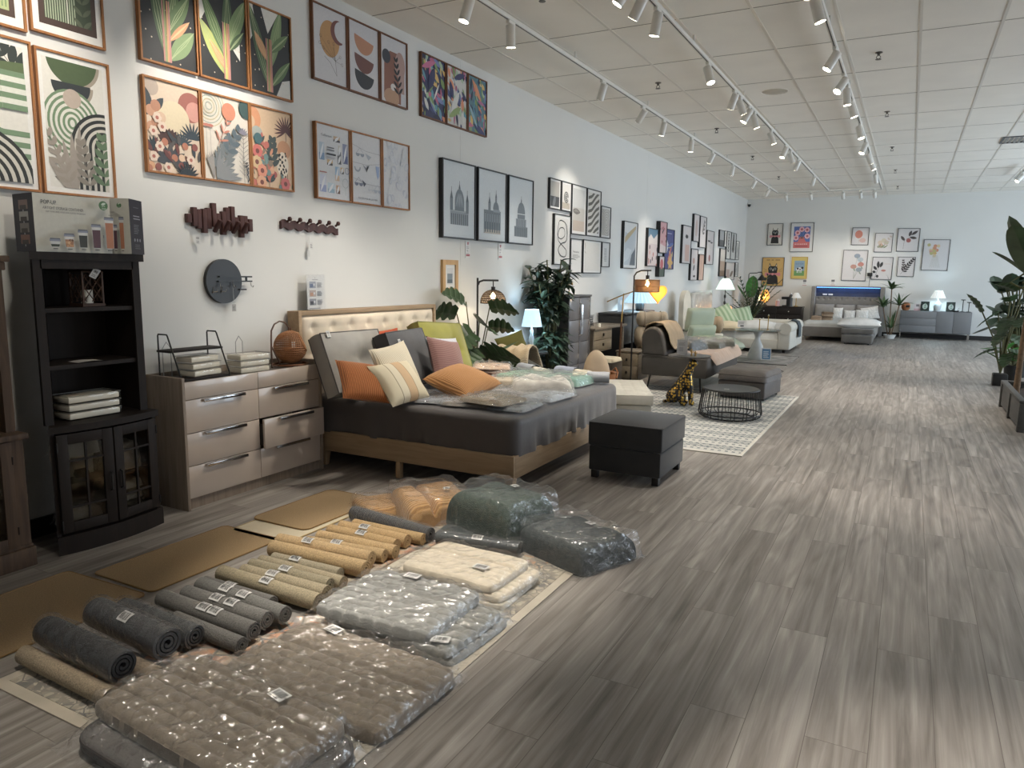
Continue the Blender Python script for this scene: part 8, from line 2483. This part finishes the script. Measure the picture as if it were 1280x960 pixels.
slab_mesh(1.38, 1.5, 0.13, 0.16, 30, 30, 0.02, 4, seed=3.0).build('seat_cushion', mat('white_bedding', '#cfcfcb', rough=0.85), t, sharp=70).location = (-0.07, 0.1, 0.27)
t = drape('slate throw hanging over the rolled arm of the chesterfield', [(-0.10, 0.49), (-0.09, 0.57), (0.0, 0.62), (0.09, 0.58), (0.125, 0.49), (0.13, 0.36), (0.13, 0.27)], 0.42, mat('slate_throw', '#4a5256', rough=0.95, bump=0.3, bs=60), 'x', (-2.11, 16.55, 0), seed=7.0)
MG = stripes('mint_stripe', '#8da382', '#b5c2a5', 'x', 3.2, bump=0.05)
settle(cushion('pale green striped cushion leaning behind the cream pillow, nearer one', (-3.42, 15.75, 0.62), 0.52, 0.50, 0.18, MG, yaw=-70, lean=35, roll=25), 0.415)
settle(cushion('pale green striped cushion, farther one behind the cream pillow', (-3.12, 16.2, 0.62), 0.50, 0.48, 0.18, MG, yaw=-60, lean=30, roll=10), 0.415)
settle(cushion('cream pillow lying flat at the near side of the chesterfield', (-3.28, 15.55, 0.485), 0.55, 0.42, 0.17, mat('cream_pillow', '#d1c3a8', rough=0.9), yaw=-80, lean=78, name='pillow'), 0.415)
settle(cushion('plump white pillow lying in the middle of the chesterfield', (-2.72, 15.75, 0.50), 0.75, 0.48, 0.20, mat('white_pillow', '#d4d4d2', rough=0.9), yaw=-85, lean=80, name='pillow'), 0.415)
settle(cushion('small white pillow against the rolled arm', (-2.36, 15.95, 0.47), 0.36, 0.32, 0.13, mat('white_pillow', '#d4d4d2'), yaw=-85, lean=70, name='pillow'), 0.415)
bolster('tan rolled comforter behind the mint recliner', (-3.40, 14.5, 0.42), 0.16, 0.55, 20, mat('tan_bundle', '#b39e83', rough=0.9))
t = thing('drum_table', 'low round table under the tan rolled comforter, behind the recliner', 'side table', (-3.40, 14.5, 0))
G().lathe([(0.001, 0.0), (0.24, 0), (0.27, 0.02), (0.27, 0.40), (0.25, 0.418), (0.001, 0.418)], 32).build('drum', CRM, t)
t = thing('orange_globe_lamp', 'glowing orange globe lamp behind the tan comforter', 'table lamp', (-3.68, 17.35, 0.45))
G().lathe([(0.001, 0.40), (0.08, 0.39), (0.13, 0.30), (0.14, 0.2), (0.10, 0.10), (0.06, 0.06)], 24).build('shade', GLOWW('orange_globe', '#f0a25c', 1.0), t)
G().lathe([(0.001, 0), (0.08, 0), (0.06, 0.05), (0.02, 0.08), (0.001, 0.1)], 20).build('base', mat('dark_base', '#3a3330'), t)
bulb_light(t, (0.25, -0.1, 0.25), 4, (1.0, 0.6, 0.3))
t = thing('lamp_stand', 'round pedestal carrying the orange globe lamp', 'side table', (-3.68, 17.35, 0))
G().lathe([(0.001, 0.43), (0.20, 0.43), (0.20, 0.45), (0.001, 0.45)], 28).build('table_top', ESP, t)
G().lathe([(0.001, 0), (0.15, 0), (0.03, 0.03), (0.025, 0.43)], 20).build('pedestal', ESP, t)
card('info_card', 'small white info card standing among the pillows', 'card', (-2.93, 15.3, 0.57), D(15), 0.17, 0.14, lambda a: a.lines(0.1, 0.45, 0.9, 0.85, 4, '#8f8f90').rect(0.3, 0.12, 0.7, 0.3, '#4a4a4c'))
# pedestal table
t = thing('pedestal_table', 'glossy white pedestal table with a glass top and flared foot', 'pedestal table', (-2.41, 14.1, 0.012))
G().lathe([(0.001, 0), (0.17, 0), (0.165, 0.06), (0.10, 0.25), (0.05, 0.35), (0.045, 0.40), (0.07, 0.47), (0.13, 0.525), (0.001, 0.53)], 32).build('pedestal', mat('gloss_grey_white', '#b9babb', rough=0.15, coat=0.5), t)
G().lathe([(0.001, 0.531), (0.40, 0.531), (0.41, 0.537), (0.40, 0.543), (0.001, 0.543)], 48).build('glass_top', glass('top_glass', '#dfe9e8', 0.03), t)
for k, (dx, h_) in enumerate(((0.03, 0.19), (0.18, 0.26))):
    t = thing('candle_holder', ('shorter', 'taller')[k] + ' slim brass candle holder on the glass table top', 'candle holder', (-2.41 + dx, 14.05, 0.556), 0, 'brass candle holders')
    G().lathe([(0.001, 0), (0.035, 0), (0.008, 0.012), (0.008, h_ - 0.02), (0.018, h_ - 0.01), (0.018, h_)], 16).build('stem', BRS, t)
    G().cyl((0, 0, h_ - 0.01), (0, 0, h_ + 0.02), 0.009, n=10).build('candle', WICK, t)
t = thing('glass_panel_sign', 'tall clear acrylic panel standing at the near side of the glass table', 'sign', (-2.75, 13.62, 0.0), D(30))
G().b2((-0.045, -0.01, 0.0), (0.045, 0.01, 0.56), 0.003).build('panel', glass('acrylic', '#ffffff', 0.05), t)
G().b2((-0.07, -0.05, 0), (0.07, 0.05, 0.015)).build('foot', WHITE_METAL, t)
t = card('blue_sign', 'small blue and white printed sign leaning on the pedestal foot', 'sign', (-2.20, 13.86, 0.13), D(14), 0.17, 0.22, lambda a: a.rect(0.08, 0.08, 0.92, 0.92, '#3f7fae').lines(0.2, 0.2, 0.8, 0.8, 5, '#d5e3ec'))
t = thing('area_rug', 'small grey marbled rug under the pedestal table', 'rug', (-2.42, 14.15, 0))
G().b2((-0.64, -0.78, 0), (0.64, 0.78, 0.010), 0.002).build('pile', mat('marbled_rug', '#8c8782', rough=0.95, var=0.45, vs=5), t)
for s in (-1, 1): G().b2((-0.65, s * 0.785 - 0.012, 0), (0.65, s * 0.785 + 0.012, 0.012)).build('bound_edge', mat('rug_dark_edge', '#55524f', rough=0.9), t)

# ---------------------------------------------------------------- lamp and greenery in the far corner
t = thing('floor_lamp', 'floor lamp with a pale green cone shade in front of the palm', 'floor lamp', (-3.83, 17.75, 0))
G().lathe([(0.001, 0), (0.14, 0), (0.14, 0.02), (0.001, 0.03)], 24).build('base', BLACK_METAL, t)
g = G().cyl((0, 0, 0.02), (0, 0, 1.52), 0.010, n=8)
for z in (0.55, 0.7, 0.9, 1.05): g.lathe([(0.01, -0.05), (0.026, -0.02), (0.026, 0.02), (0.01, 0.05)], 12, (0, 0, z))
g.build('pole', BLACK_METAL, t)
G().lathe([(0.22, 1.21), (0.12, 1.42), (0.07, 1.47)], 32).build('shade', GLOWW('mint_shade', '#cfe8da', 0.75), t, fix=False)
bulb_light(t, (0, 0, 1.3), 6, (0.85, 1.0, 0.92))
random.seed(5)
t = thing('potted_palm', 'feathery dark palm in the far corner, left of the dark dresser', 'plant', (-3.46, 19.1, 0))
pot(t, 0.16, 0.2, 0.35, POTB)
g, s = G(), G()
for k in range(17):
    d = rdir(52, 86)
    p = Vector((0, 0, 0.35))
    ln = random.uniform(0.7, 1.3)
    prev = [p.copy()]
    for i in range(12):
        p = p + d * ln / 12
        d = (d + Vector((0, 0, -0.06))).normalized()
        prev.append(p.copy())
        if i > 1:
            sd = d.cross(Vector((0, 0, 1))).normalized()
            for sg in (1, -1): leaf_blade(g, p, sd * sg * 0.8 + d * 0.8, 0.22 * (1 - 0.035 * i), 0.036, 0.6, 0.1, 3)
    s.tube(prev, 0.007, 5)
s.build('stems', STEM, t)
g.build('fronds', LD, t, sharp=0, fix=False)
def oblong_plant(name, label, loc, leaves, m, potm, trunk=None, r_=0.12, h=0.25):
    t = thing(name, label, 'plant', loc)
    pot(t, r_ * 0.8, r_, h, potm)
    g, s = G(), G()
    for (dx, dy, z, az, el, ln, wd) in leaves:
        s.tube([(0, 0, h - 0.02), (dx * 0.4, dy * 0.4, z * 0.6), (dx, dy, z)], 0.011, 6)
        a, e = D(az), D(el)
        leaf_blade(g, (dx, dy, z), (math.cos(a) * math.cos(e), math.sin(a) * math.cos(e), math.sin(e)), ln, wd, 0.35, 0.3, 9, 'oblong')
    s.build('stems', STEM, t)
    g.build('leaves', m, t, sharp=0, fix=False)
    return t
oblong_plant('paddle_leaf_plant', 'potted plant with tall bright green paddle leaves beside the yellow cat poster', (-3.78, 20.4, 0), [(0.05, 0, 0.98, 80, 80, 0.58, 0.34), (0.15, 0.05, 0.95, 10, 70, 0.5, 0.26), (-0.05, 0.1, 0.9, 200, 60, 0.5, 0.26), (0.3, 0.0, 0.9, 0, 75, 0.5, 0.16)], LB, POTB)
t = thing('gooseneck_lamp', 'black gooseneck floor lamp with a small cone shade beside the paddle-leaf plant', 'floor lamp', (-3.90, 20.9, 0))
G().lathe([(0.001, 0), (0.13, 0), (0.13, 0.02), (0.001, 0.03)], 24).build('base', BLACK_METAL, t)
G().tube([(0, 0, 0.02), (0, 0, 1.58), (0.02, 0, 1.61), (0.22, 0, 1.62), (0.24, 0, 1.64), (0.33, 0, 1.64), (0.345, 0, 1.62), (0.345, 0, 1.56)], 0.011, 8).build('pole', BLACK_METAL, t)
G().lathe([(0.13, 1.42), (0.05, 1.53), (0.02, 1.57)], 24, (0.345, 0, 0)).build('shade', BLACK_METAL, t)
# dark dresser on the end wall
DRK = wood('dark_dresser', '#221d1b', '#2f2926', 'x', 1.0, 0.35)
t = thing('dresser', 'dark brown dresser against the end wall under the yellow posters', 'dresser', (-3.15, 21.55, 0))
G().b2((-0.70, -0.2, 0.06), (0.60, 0.30, 0.70), 0.006).build('case', DRK, t)
G().b2((-0.72, -0.22, 0.70), (0.62, 0.30, 0.725), 0.004).build('top', DRK, t)
for i, (x0, x1) in enumerate(((-0.69, -0.05), (-0.04, 0.59))):
    for z0, z1 in ((0.08, 0.285), (0.29, 0.49), (0.495, 0.69)):
        o = G().b2((x0, -0.215, z0), (x1, -0.2, z1), 0.004).build('drawer', DRK, t)
        G().cyl(((x0 + x1) / 2, -0.215, (z0 + z1) / 2), ((x0 + x1) / 2, -0.235, (z0 + z1) / 2), 0.014, n=12).build('knob', WHITE_METAL, o)
for x in (-0.64, 0.54):
    for y in (-0.15, 0.25): G().b2((x - 0.03, y - 0.03, 0), (x + 0.03, y + 0.03, 0.06)).build('foot', DRK, t)
TD = 0.726
t = thing('lantern_lamp', 'glowing orange woven lantern lamp on the dark dresser', 'table lamp', (-3.54, 21.5, TD))
G().lathe([(0.001, 0), (0.07, 0), (0.07, 0.02), (0.02, 0.05), (0.02, 0.12)], 20).build('base', mat('dark_base', '#3a3330'), t)
G().lathe([(0.06, 0.09), (0.11, 0.16), (0.12, 0.25), (0.10, 0.36), (0.06, 0.43), (0.02, 0.44)], 24).build('shade', GLOWW('lantern_orange', '#f3a951', 1.1), t, fix=False)
g = G()
for k in range(12):
    a = 2 * PI * k / 12
    g.tube([(1.03 * r_ * math.cos(a + 0.25 * i), 1.03 * r_ * math.sin(a + 0.25 * i), z) for i, (r_, z) in enumerate(((0.06, 0.09), (0.11, 0.16), (0.12, 0.25), (0.10, 0.36), (0.06, 0.43)))], 0.004, 4)
g.build('woven_cage', mat('lantern_weave', '#9a6a35', rough=0.7), t)
bulb_light(t, (0, -0.16, 0.25), 3, (1.0, 0.65, 0.3))
t = thing('white_jug', 'tall white ceramic jug on the dark dresser beside the orange lantern', 'vase', (-3.76, 21.45, TD))
G().lathe([(0.001, 0), (0.08, 0), (0.11, 0.1), (0.10, 0.25), (0.11, 0.33), (0.10, 0.33)], 24).build('body', POTW, t)
G().tube([(0.10, 0, 0.28), (0.17, 0, 0.24), (0.16, 0, 0.12), (0.10, 0, 0.08)], 0.014, 8).build('handle', POTW, t)
t = thing('coffee_maker', 'small black coffee maker with a pink tin beside it on the dark dresser', 'coffee maker', (-3.07, 21.5, TD))
G().b2((0.0, -0.09, 0), (0.17, 0.09, 0.03), 0.008).b2((0.11, -0.09, 0.03), (0.17, 0.09, 0.25), 0.008).b2((-0.02, -0.09, 0.19), (0.17, 0.09, 0.26), 0.01).build('body', BLACK_METAL, t)
G().lathe([(0.001, 0.03), (0.045, 0.03), (0.055, 0.08), (0.045, 0.15), (0.001, 0.15)], 18, (0.05, 0, 0)).build('carafe', glass('acrylic'), t)
t = thing('pink_tin', 'small pink tin beside the coffee maker', 'tin', (-3.19, 21.45, TD))
G().lathe([(0.001, 0), (0.055, 0), (0.055, 0.15), (0.001, 0.15)], 18).build('body', mat('pink_tin', '#c39a98', rough=0.5), t)
G().lathe([(0.001, 0.15), (0.045, 0.15), (0.03, 0.19), (0.001, 0.19)], 18).build('lid', POTW, t)
t = thing('grinder', 'dark grey upright grinder beside the small white lamp', 'grinder', (-2.86, 21.5, TD))
G().lathe([(0.001, 0), (0.055, 0), (0.045, 0.1), (0.05, 0.2), (0.045, 0.30), (0.02, 0.33), (0.001, 0.34)], 18).build('body', mat('grinder_grey', '#4a4a4b', rough=0.4), t)
G().cyl((0, 0, 0.33), (0.0, 0, 0.37), 0.014, n=10).build('knob', CHROME, t)
table_lamp('small white cone-shade table lamp at the end of the dark dresser', (-2.72, 21.5, TD), 0.235, 0.13, 0.05, 0.14, '#d9d8d4', 0.10, [(0.001, 0), (0.06, 0), (0.06, 0.015), (0.01, 0.03), (0.01, 0.25)], BRS, 0, (1, 1, 1))
for k, (x, z, lb) in enumerate(((-2.58, 1.38, 'small white and grey card on the wall right of the yellow cow poster'), (-1.86, 1.40, 'small white card with a red line on the wall above the tufted bed'))):
    card('wall_card', lb, 'card', (x, YB - 0.006, z), 0, 0.14, 0.19, lambda a: a.rect(0.2, 0.55, 0.8, 0.85, '#6f6f72').lines(0.2, 0.3, 0.8, 0.5, 2, '#a5a5a5').rect(0.1, 0.08, 0.9, 0.14, '#b4474f'))

# ---------------------------------------------------------------- tufted bed with the lit headboard
VEL = mat('grey_velvet', '#76736f', rough=0.85, sheen=0.4, var=0.1)
t = thing('bed', 'grey tufted bed with a blue-lit headboard on the end wall', 'bed', (-1.45, 20.5, 0))
G().b2((-0.82, -1.25, 0.10), (0.80, 1.08, 0.34), 0.02, 3).build('frame', VEL, t)
for x in (-0.74, 0.72):
    for y in (-1.18, 0.9): G().cyl((x, y, 0), (x, y, 0.11), 0.018, 0.026, 10).build('leg', CHROME, t)
def hb(a, b):
    x, z = -0.80 + 1.58 * a, 0.34 + 0.68 * b
    y = 1.12
    u = a * 11
    for j in range(4):
        zz = 0.45 + 0.17 * j
        for i in range(12):
            xx = -0.80 + 1.58 * (i + (0.5 if j % 2 else 0.0)) / 11
            y += 0.035 * math.exp(-(((x - xx) / 0.022) ** 2 + ((z - zz) / 0.022) ** 2))
    return (x, y, z)
g = G().grid(hb, 88, 36)
g.b2((-0.80, 1.16, 0.1), (0.78, 1.30, 1.02))
hbo = g.build('tufted_panel', VEL, t, sharp=60)
for s in (-1, 1): G().b2((-0.01 + s * 0.84 - 0.05, 1.0, 0.0), (-0.01 + s * 0.84 + 0.05, 1.32, 1.29), 0.02).build('headboard_wing', VEL, t)
G().b2((-0.80, 1.22, 1.02), (0.78, 1.32, 1.29)).build('headboard_niche', mat('navy_niche', '#343a4e', rough=0.5), t, sharp=0)
G().b2((-0.80, 1.08, 1.265), (0.78, 1.32, 1.295)).build('headboard_cap', VEL, t)
G().b2((-0.78, 1.12, 1.252), (0.76, 1.135, 1.264)).build('led_strip', GLOWW('blue_led', '#5aa0f5', 3.0), t, sharp=0)
l = bpy.data.lights.new('led_lamp', 'AREA'); l.shape = 'RECTANGLE'; l.size, l.size_y, l.energy, l.color = 1.5, 0.03, 1.2, (0.25, 0.45, 1.0)
o = bpy.data.objects.new('led_lamp', l); C.objects.link(o); o.parent = t; o.location = (0, 1.14, 1.245)
sheet(t, -1.46, 20.38, 1.60, 2.2, 0.46, 0.33, MATS['white_bedding'], 'mattress', 0.1, 0.01, 3.0, 16, 0.07)
t = thing('headboard_socket', 'pair of white switches on the blue niche of the tufted bed headboard', 'switch', (-2.02, 21.70, 1.07))
for x in (0.0, 0.14): G().b2((x - 0.055, -0.008, -0.02), (x + 0.055, 0.0, 0.02), 0.003).build('plate', WHITE_METAL, t)
PGR = mat('grey_pillow', '#85827e', rough=0.9, bump=0.2, bs=60)
for k, x in enumerate((-1.98, -1.47, -0.96)):
    cushion(('left', 'middle', 'right')[k] + ' grey pillow against the tufted headboard', (x, 21.40, 0.65), 0.48, 0.36, 0.15, PGR, yaw=-90, lean=18, name='pillow', group='grey pillows on the tufted bed')
PWT = mat('white_print_pillow', '#cdccc9', rough=0.9, var=0.2, vs=30)
for k, (x, z, w, h_) in enumerate(((-1.62, 0.60, 0.24, 0.3), (-1.33, 0.57, 0.28, 0.24), (-1.04, 0.58, 0.30, 0.26), (-0.86, 0.62, 0.42, 0.34))):
    cushion(('white patterned small cushion, leftmost of four in front of the grey pillows', 'white small cushion, second of four in front of the grey pillows', 'white small cushion, third of four in front of the grey pillows', 'large white speckled cushion, rightmost of four on the tufted bed')[k], (x, 21.10 - 0.03 * k if k < 3 else 21.2, z), w, h_, 0.12, PWT, yaw=-90, lean=16, roll=0 if k < 3 else 12, group='white cushions on the tufted bed')
for j, (x, n, c) in enumerate(((-2.02, 2, '#a08872'), (-1.78, 4, '#7f6a56'))):
    for i in range(n):
        t = thing('folded_blanket', '%s folded brown blanket of the %s stack on the tufted bed' % (('bottom', 'second', 'third', 'top')[i] if n > 2 else ('lower', 'upper')[i], ('lower left', 'taller')[j]), 'blanket', (x, 20.0 + 0.1 * j, 0.468 + 0.05 * i), D(5 * i), 'folded blankets on the tufted bed')
        slab_mesh(0.26, 0.34, 0.047, 0.18, 14, 14, 0.003, 7, seed=i + j).build('cloth', mat('blk' + c + str(i % 2), c if i % 2 else '#b39c84', rough=0.95, bump=0.3, bs=60), t, sharp=60)
t = thing('ottoman', 'dark grey velvet storage ottoman at the foot of the tufted bed', 'ottoman', (-0.99, 18.90, 0))
VDK = mat('dark_velvet', '#54524f', rough=0.85, sheen=0.4, var=0.15, vs=5)
G().b2((-0.33, -0.3, 0.03), (0.33, 0.3, 0.23), 0.04, 4).build('body', VDK, t)
G().b2((-0.34, -0.31, 0.24), (0.34, 0.31, 0.37), 0.04, 4).build('lid', VDK, t)
for x in (-0.25, 0.25):
    for y in (-0.22, 0.22): G().cyl((x, y, 0), (x, y, 0.035), 0.02, n=10).build('foot', BLACK_METAL, t)
cushion('big white pillow lying on the dark velvet ottoman', (-0.98, 18.92, 0.475), 0.95, 0.55, 0.25, mat('white_pillow', '#d4d4d2'), yaw=-88, lean=84, name='pillow')
t = thing('wall_lamp', 'black plug-in wall lamp hanging above the tufted bed', 'wall lamp', (-0.97, YB, 1.60))
G().b2((-0.06, -0.07, -0.03), (0.06, 0.0, 0.06), 0.005).build('wall_box', BLACK_METAL, t)
G().tube([(0, -0.04, -0.02), (0, -0.05, -0.36)], 0.006, 6).build('cord', BLACK_METAL, t)
G().lathe([(0.045, -0.40), (0.03, -0.36), (0.008, -0.33)], 16, (0, -0.05, 0)).build('socket', WHITE_METAL, t)
# corn plant
random.seed(9)
t = thing('corn_plant', 'tall slim corn plant in a white pot between the tufted bed and the grey sideboard', 'plant', (-0.37, 21.12, 0))
pot(t, 0.11, 0.15, 0.10, POTW)
g, s = G(), G()
for (x, y, z, n) in ((-0.04, 0, 1.26, 13), (0.16, 0.0, 0.86, 12), (-0.20, 0.02, 0.80, 11), (0.02, -0.03, 0.28, 10)):
    s.tube([(x * 0.2, y, 0.08), (x * 0.6, y, z * 0.5), (x, y, z)], 0.013, 7)
    for k in range(n): leaf_blade(g, (x, y, z - 0.02), rdir(25, 80), random.uniform(0.30, 0.50), 0.075, 0.9, 0.25, 6)
s.build('canes', BARK, t)
g.build('leaves', LM, t, sharp=0, fix=False)
# ---------------------------------------------------------------- grey sideboard
SBD = mat('sideboard_grey', '#77787a', rough=0.5, var=0.02)
t = thing('sideboard', 'grey sideboard on thin metal legs against the end wall', 'sideboard', (0.61, 21.62, 0))
G().b2((-0.78, -0.2, 0.16), (0.79, 0.22, 0.71), 0.006).build('case', mat('sideboard_case', '#6c6d6f', rough=0.5), t)
for z0, z1 in ((0.17, 0.34), (0.348, 0.52), (0.528, 0.70)): G().b2((-0.775, -0.216, z0), (0.03, -0.2, z1), 0.003).build('drawer', SBD, t)
for x0, x1 in ((0.036, 0.40), (0.406, 0.785)): G().b2((x0, -0.216, 0.17), (x1, -0.2, 0.70), 0.003).build('door', SBD, t)
for x in (-0.75, 0.76):
    for y in (-0.17, 0.19): G().b2((x - 0.012, y - 0.012, 0), (x + 0.012, y + 0.012, 0.16)).build('leg', CHROME, t)
TS = 0.711
t = thing('wooden_clock', 'round wooden ball clock with a dark slot on the grey sideboard', 'clock', (-0.06, 21.5, TS))
G().lathe([(0.001, 0.0), (0.07, 0.01), (0.10, 0.06), (0.105, 0.11), (0.09, 0.17), (0.05, 0.205), (0.001, 0.21)], 28).build('body', wood('clock_wood', '#8a5638', '#a06a48', 'x', 3.0), t)
G().b2((0.0, -0.112, 0.08), (0.085, -0.07, 0.14), 0.004).build('slot', BLACK_METAL, t)
card('pink_card', 'small pink and white card between the wooden clock and the leaf box', 'card', (0.20, 21.5, TS + 0.09), 0, 0.15, 0.18, lambda a: a.rect(0, 0, 1, 0.3, '#c9a0a4').rect(0.3, 0.6, 0.75, 0.9, '#77777a'), bg='#d9cfd0')
for k, x in enumerate((0.37, 0.93)):
    t = thing('leaf_box', 'dark green box with a white oval leaf picture, %s of the pale lamp' % ('left', 'right')[k], 'box', (x, 21.5, TS), D(-6 + 14 * k), 'leaf picture boxes')
    a = Art(0.19, 0.24, '#26352f'); a.ell(0.5, 0.48, 0.30, 0.36, '#c3d3cb'); a.sprig(0.5, 0.2, 0.55, 0.75, 4, 0.2, 0.05, '#4f8a6a')
    g = G(); g.col = lin('#26352f'); g.box((0, 0, 0.12), (0.19, 0.07, 0.24)); a.put(g, lambda x_, z, d: (x_ - 0.095, -0.035 - d, z))
    g.build('box', print_mat(), t, sharp=0, fix=False)
table_lamp('glowing pleated white table lamp on a round pale base, on the grey sideboard', (0.64, 21.48, TS), 0.33, 0.165, 0.085, 0.19, '#dfe6e6', 0.4, [(0.001, 0), (0.06, 0), (0.085, 0.06), (0.09, 0.13), (0.06, 0.21), (0.03, 0.24), (0.012, 0.26), (0.012, 0.33)], mat('pale_ceramic', '#c3ccd0', rough=0.4), 10, (0.66, 0.88, 1.0), 20)
for k, (x, h_) in enumerate(((1.19, 0.31), (1.32, 0.25))):
    t = thing('candlestick', ('taller', 'shorter')[k] + ' black candlestick at the right end of the grey sideboard', 'candlestick', (x, 21.5, TS), 0, 'black candlesticks')
    G().lathe([(0.001, 0), (0.055, 0), (0.055, 0.012), (0.010, 0.02), (0.010, h_ - 0.02), (0.001, h_ - 0.02)], 18).build('stem', BLACK_METAL, t)
    G().lathe([(0.001, h_ - 0.022), (0.05, h_ - 0.02), (0.05, h_), (0.001, h_ - 0.008)], 18).build('cup', BLACK_METAL, t)
t = thing('trinket_tray', 'small dark dish lying before the candlesticks on the sideboard', 'dish', (1.05, 21.46, TS))
G().lathe([(0.001, 0), (0.05, 0), (0.08, 0.03), (0.075, 0.032), (0.045, 0.008), (0.001, 0.008)], 20).build('dish', BLACK_METAL, t)
G().tube([(0.02, 0, 0.01), (0.05, 0, 0.07), (0.06, 0, 0.10)], 0.006, 6).build('spoon', CHROME, t)

# ---------------------------------------------------------------- plants by the windows on the right
random.seed(31)
t = thing('split_leaf_plant', 'monstera with broad split leaves in a square black pot, left of the banana tree', 'plant', (1.24, 12.6, 0))
G().b2((-0.09, -0.09, 0), (0.09, 0.09, 0.17), 0.006).build('pot', POTB, t)
G().b2((-0.08, -0.08, 0.168), (0.08, 0.08, 0.174)).build('soil', SOIL, t)
g, s = G(), G()
for (dx, dy, z, az, el, ln) in ((-0.30, -0.05, 1.05, 180, 62, 0.34), (-0.10, 0.05, 1.05, 200, -25, 0.36), (0.02, -0.06, 1.22, 260, 30, 0.36), (0.10, 0.05, 1.36, 200, 35, 0.34), (0.16, 0.0, 1.20, 300, 20, 0.4), (0.02, -0.05, 1.00, 250, -30, 0.38),
                               (0.12, -0.08, 0.98, 270, 0, 0.36), (-0.02, -0.10, 0.80, 240, -30, 0.34), (0.2, 0.1, 1.5, 20, 30, 0.34), (0.08, 0.08, 0.72, 330, -20, 0.32), (-0.1, -0.05, 0.52, 190, -10, 0.3), (0.05, -0.05, 0.48, 260, -25, 0.3), (0.1, 0.1, 0.5, 10, 0, 0.28)):
    s.tube([(0, 0, 0.17), (dx * 0.35, dy * 0.4, z * 0.6), (dx, dy, z)], 0.011, 6)
    a, e = D(az), D(el)
    leaf_blade(g, (dx, dy, z), (math.cos(a) * math.cos(e), math.sin(a) * math.cos(e), math.sin(e)), ln, ln * 0.72, 0.8, 0.2, 11, 'heart', lobes=1, twist=0.35)
s.build('stems', STEM, t)
g.build('leaves', LG, t, sharp=0, fix=False)
PLN = wood('planter_wood', '#4a4a49', '#5a5957', 'y', 1.0, 0.6)
t = thing('planter_box', 'long dark wooden planter box at the right edge of the photo', 'planter', (1.52, 9.62, 0))
hx, hy, hz_ = 0.44, 0.84, 0.32
g = G()
for s in (-1, 1): g.b2((s * hx - 0.012, -hy, 0.03), (s * hx + 0.012, hy, hz_ - 0.02)).b2((-hx, s * hy - 0.012, 0.03), (hx, s * hy + 0.012, hz_ - 0.02))
g.b2((-hx, -hy, 0.02), (hx, hy, 0.05))
g.build('panel', PLN, t, sharp=0)
g = G()
for s in (-1, 1): g.b2((s * hx - 0.03, -hy - 0.03, hz_ - 0.03), (s * hx + 0.03, hy + 0.03, hz_), 0.004).b2((-hx + 0.03, s * hy - 0.03, hz_ - 0.03), (hx - 0.03, s * hy + 0.03, hz_), 0.004)
g.build('rim', PLN, t)
for sx in (-1, 1):
    for sy in (-1, 0, 1): G().b2((sx * hx - 0.028, sy * hy - 0.035, 0), (sx * hx + 0.028, sy * hy + 0.035, hz_ - 0.03), 0.003).build('post', PLN, t)
G().b2((-hx + 0.013, -hy + 0.013, 0.22), (hx - 0.013, hy - 0.013, 0.24)).build('soil', SOIL, t, sharp=0)
t = thing('banana_tree', 'tall banana tree with a bare brown trunk rising from the wooden planter', 'tree', (1.15, 9.95, 0.24))
G().tube([(0.0, 0, 0), (0.01, 0, 0.6), (0.03, 0, 1.15), (0.05, 0, 1.22)], [0.035, 0.028, 0.024, 0.02], 10).build('trunk', BARK, t)
g, s = G(), G()
for (az, el, ln, wd, st) in ((185, 72, 0.72, 0.30, 0.05), (230, 60, 0.62, 0.28, 0.12), (160, 45, 0.42, 0.13, 0.12), (40, 60, 0.7, 0.30, 0.1), (320, 45, 0.7, 0.28, 0.1), (270, 75, 0.75, 0.3, 0.08), (10, 20, 0.7, 0.28, 0.1)):
    a, e = D(az), D(el)
    d = Vector((math.cos(a) * math.cos(e), math.sin(a) * math.cos(e), math.sin(e)))
    b = Vector((0.04, 0, 1.12))
    s.tube([b, b + Vector((d.x * 0.3, d.y * 0.3, 0.12)), b + Vector((0, 0, 0.14)) + d * st], 0.012, 6)
    leaf_blade(g, b + Vector((0, 0, 0.14)) + d * st, d, ln, wd, 0.5, 0.3, 10, 'oblong', twist=0.4)
s.build('leaf_stalks', STEM, t)
g.build('leaves', LG, t, sharp=0, fix=False)
oblong_plant('rubber_plant', 'bushy dark plant standing behind the split-leaf monstera', (1.58, 13.9, 0), [(random.uniform(-0.32, 0.3), random.uniform(-0.25, 0.25), random.uniform(0.5, 1.6), random.uniform(0, 360), random.uniform(-20, 50), 0.40, 0.22) for k in range(44)], LD, POTB, r_=0.16)
oblong_plant('low_fern', 'low bright green plant at the base of the monstera pot', (1.45, 13.2, 0), [(random.uniform(-0.2, 0.15), random.uniform(-0.15, 0.15), random.uniform(0.3, 0.5), random.uniform(0, 360), random.uniform(-10, 40), 0.3, 0.08) for k in range(22)], LB, POTB)
t = thing('grass_mat', 'square of green artificial grass beside the potted plants', 'grass mat', (2.35, 13.6, 0))
G().b2((-0.6, -0.8, 0), (0.6, 0.8, 0.012)).build('backing', LB, t, sharp=0)
g = G()
for k in range(1500):
    x, y = random.uniform(-0.59, 0.59), random.uniform(-0.79, 0.79)
    g.add([(x, y, 0.012), (x + 0.006, y, 0.012), (x + random.uniform(-0.01, 0.01), y + random.uniform(-0.01, 0.01), 0.035)], [(0, 1, 2)])
o = g.build('blades', LB, t, sharp=0, fix=False)
o['kind'] = 'stuff'
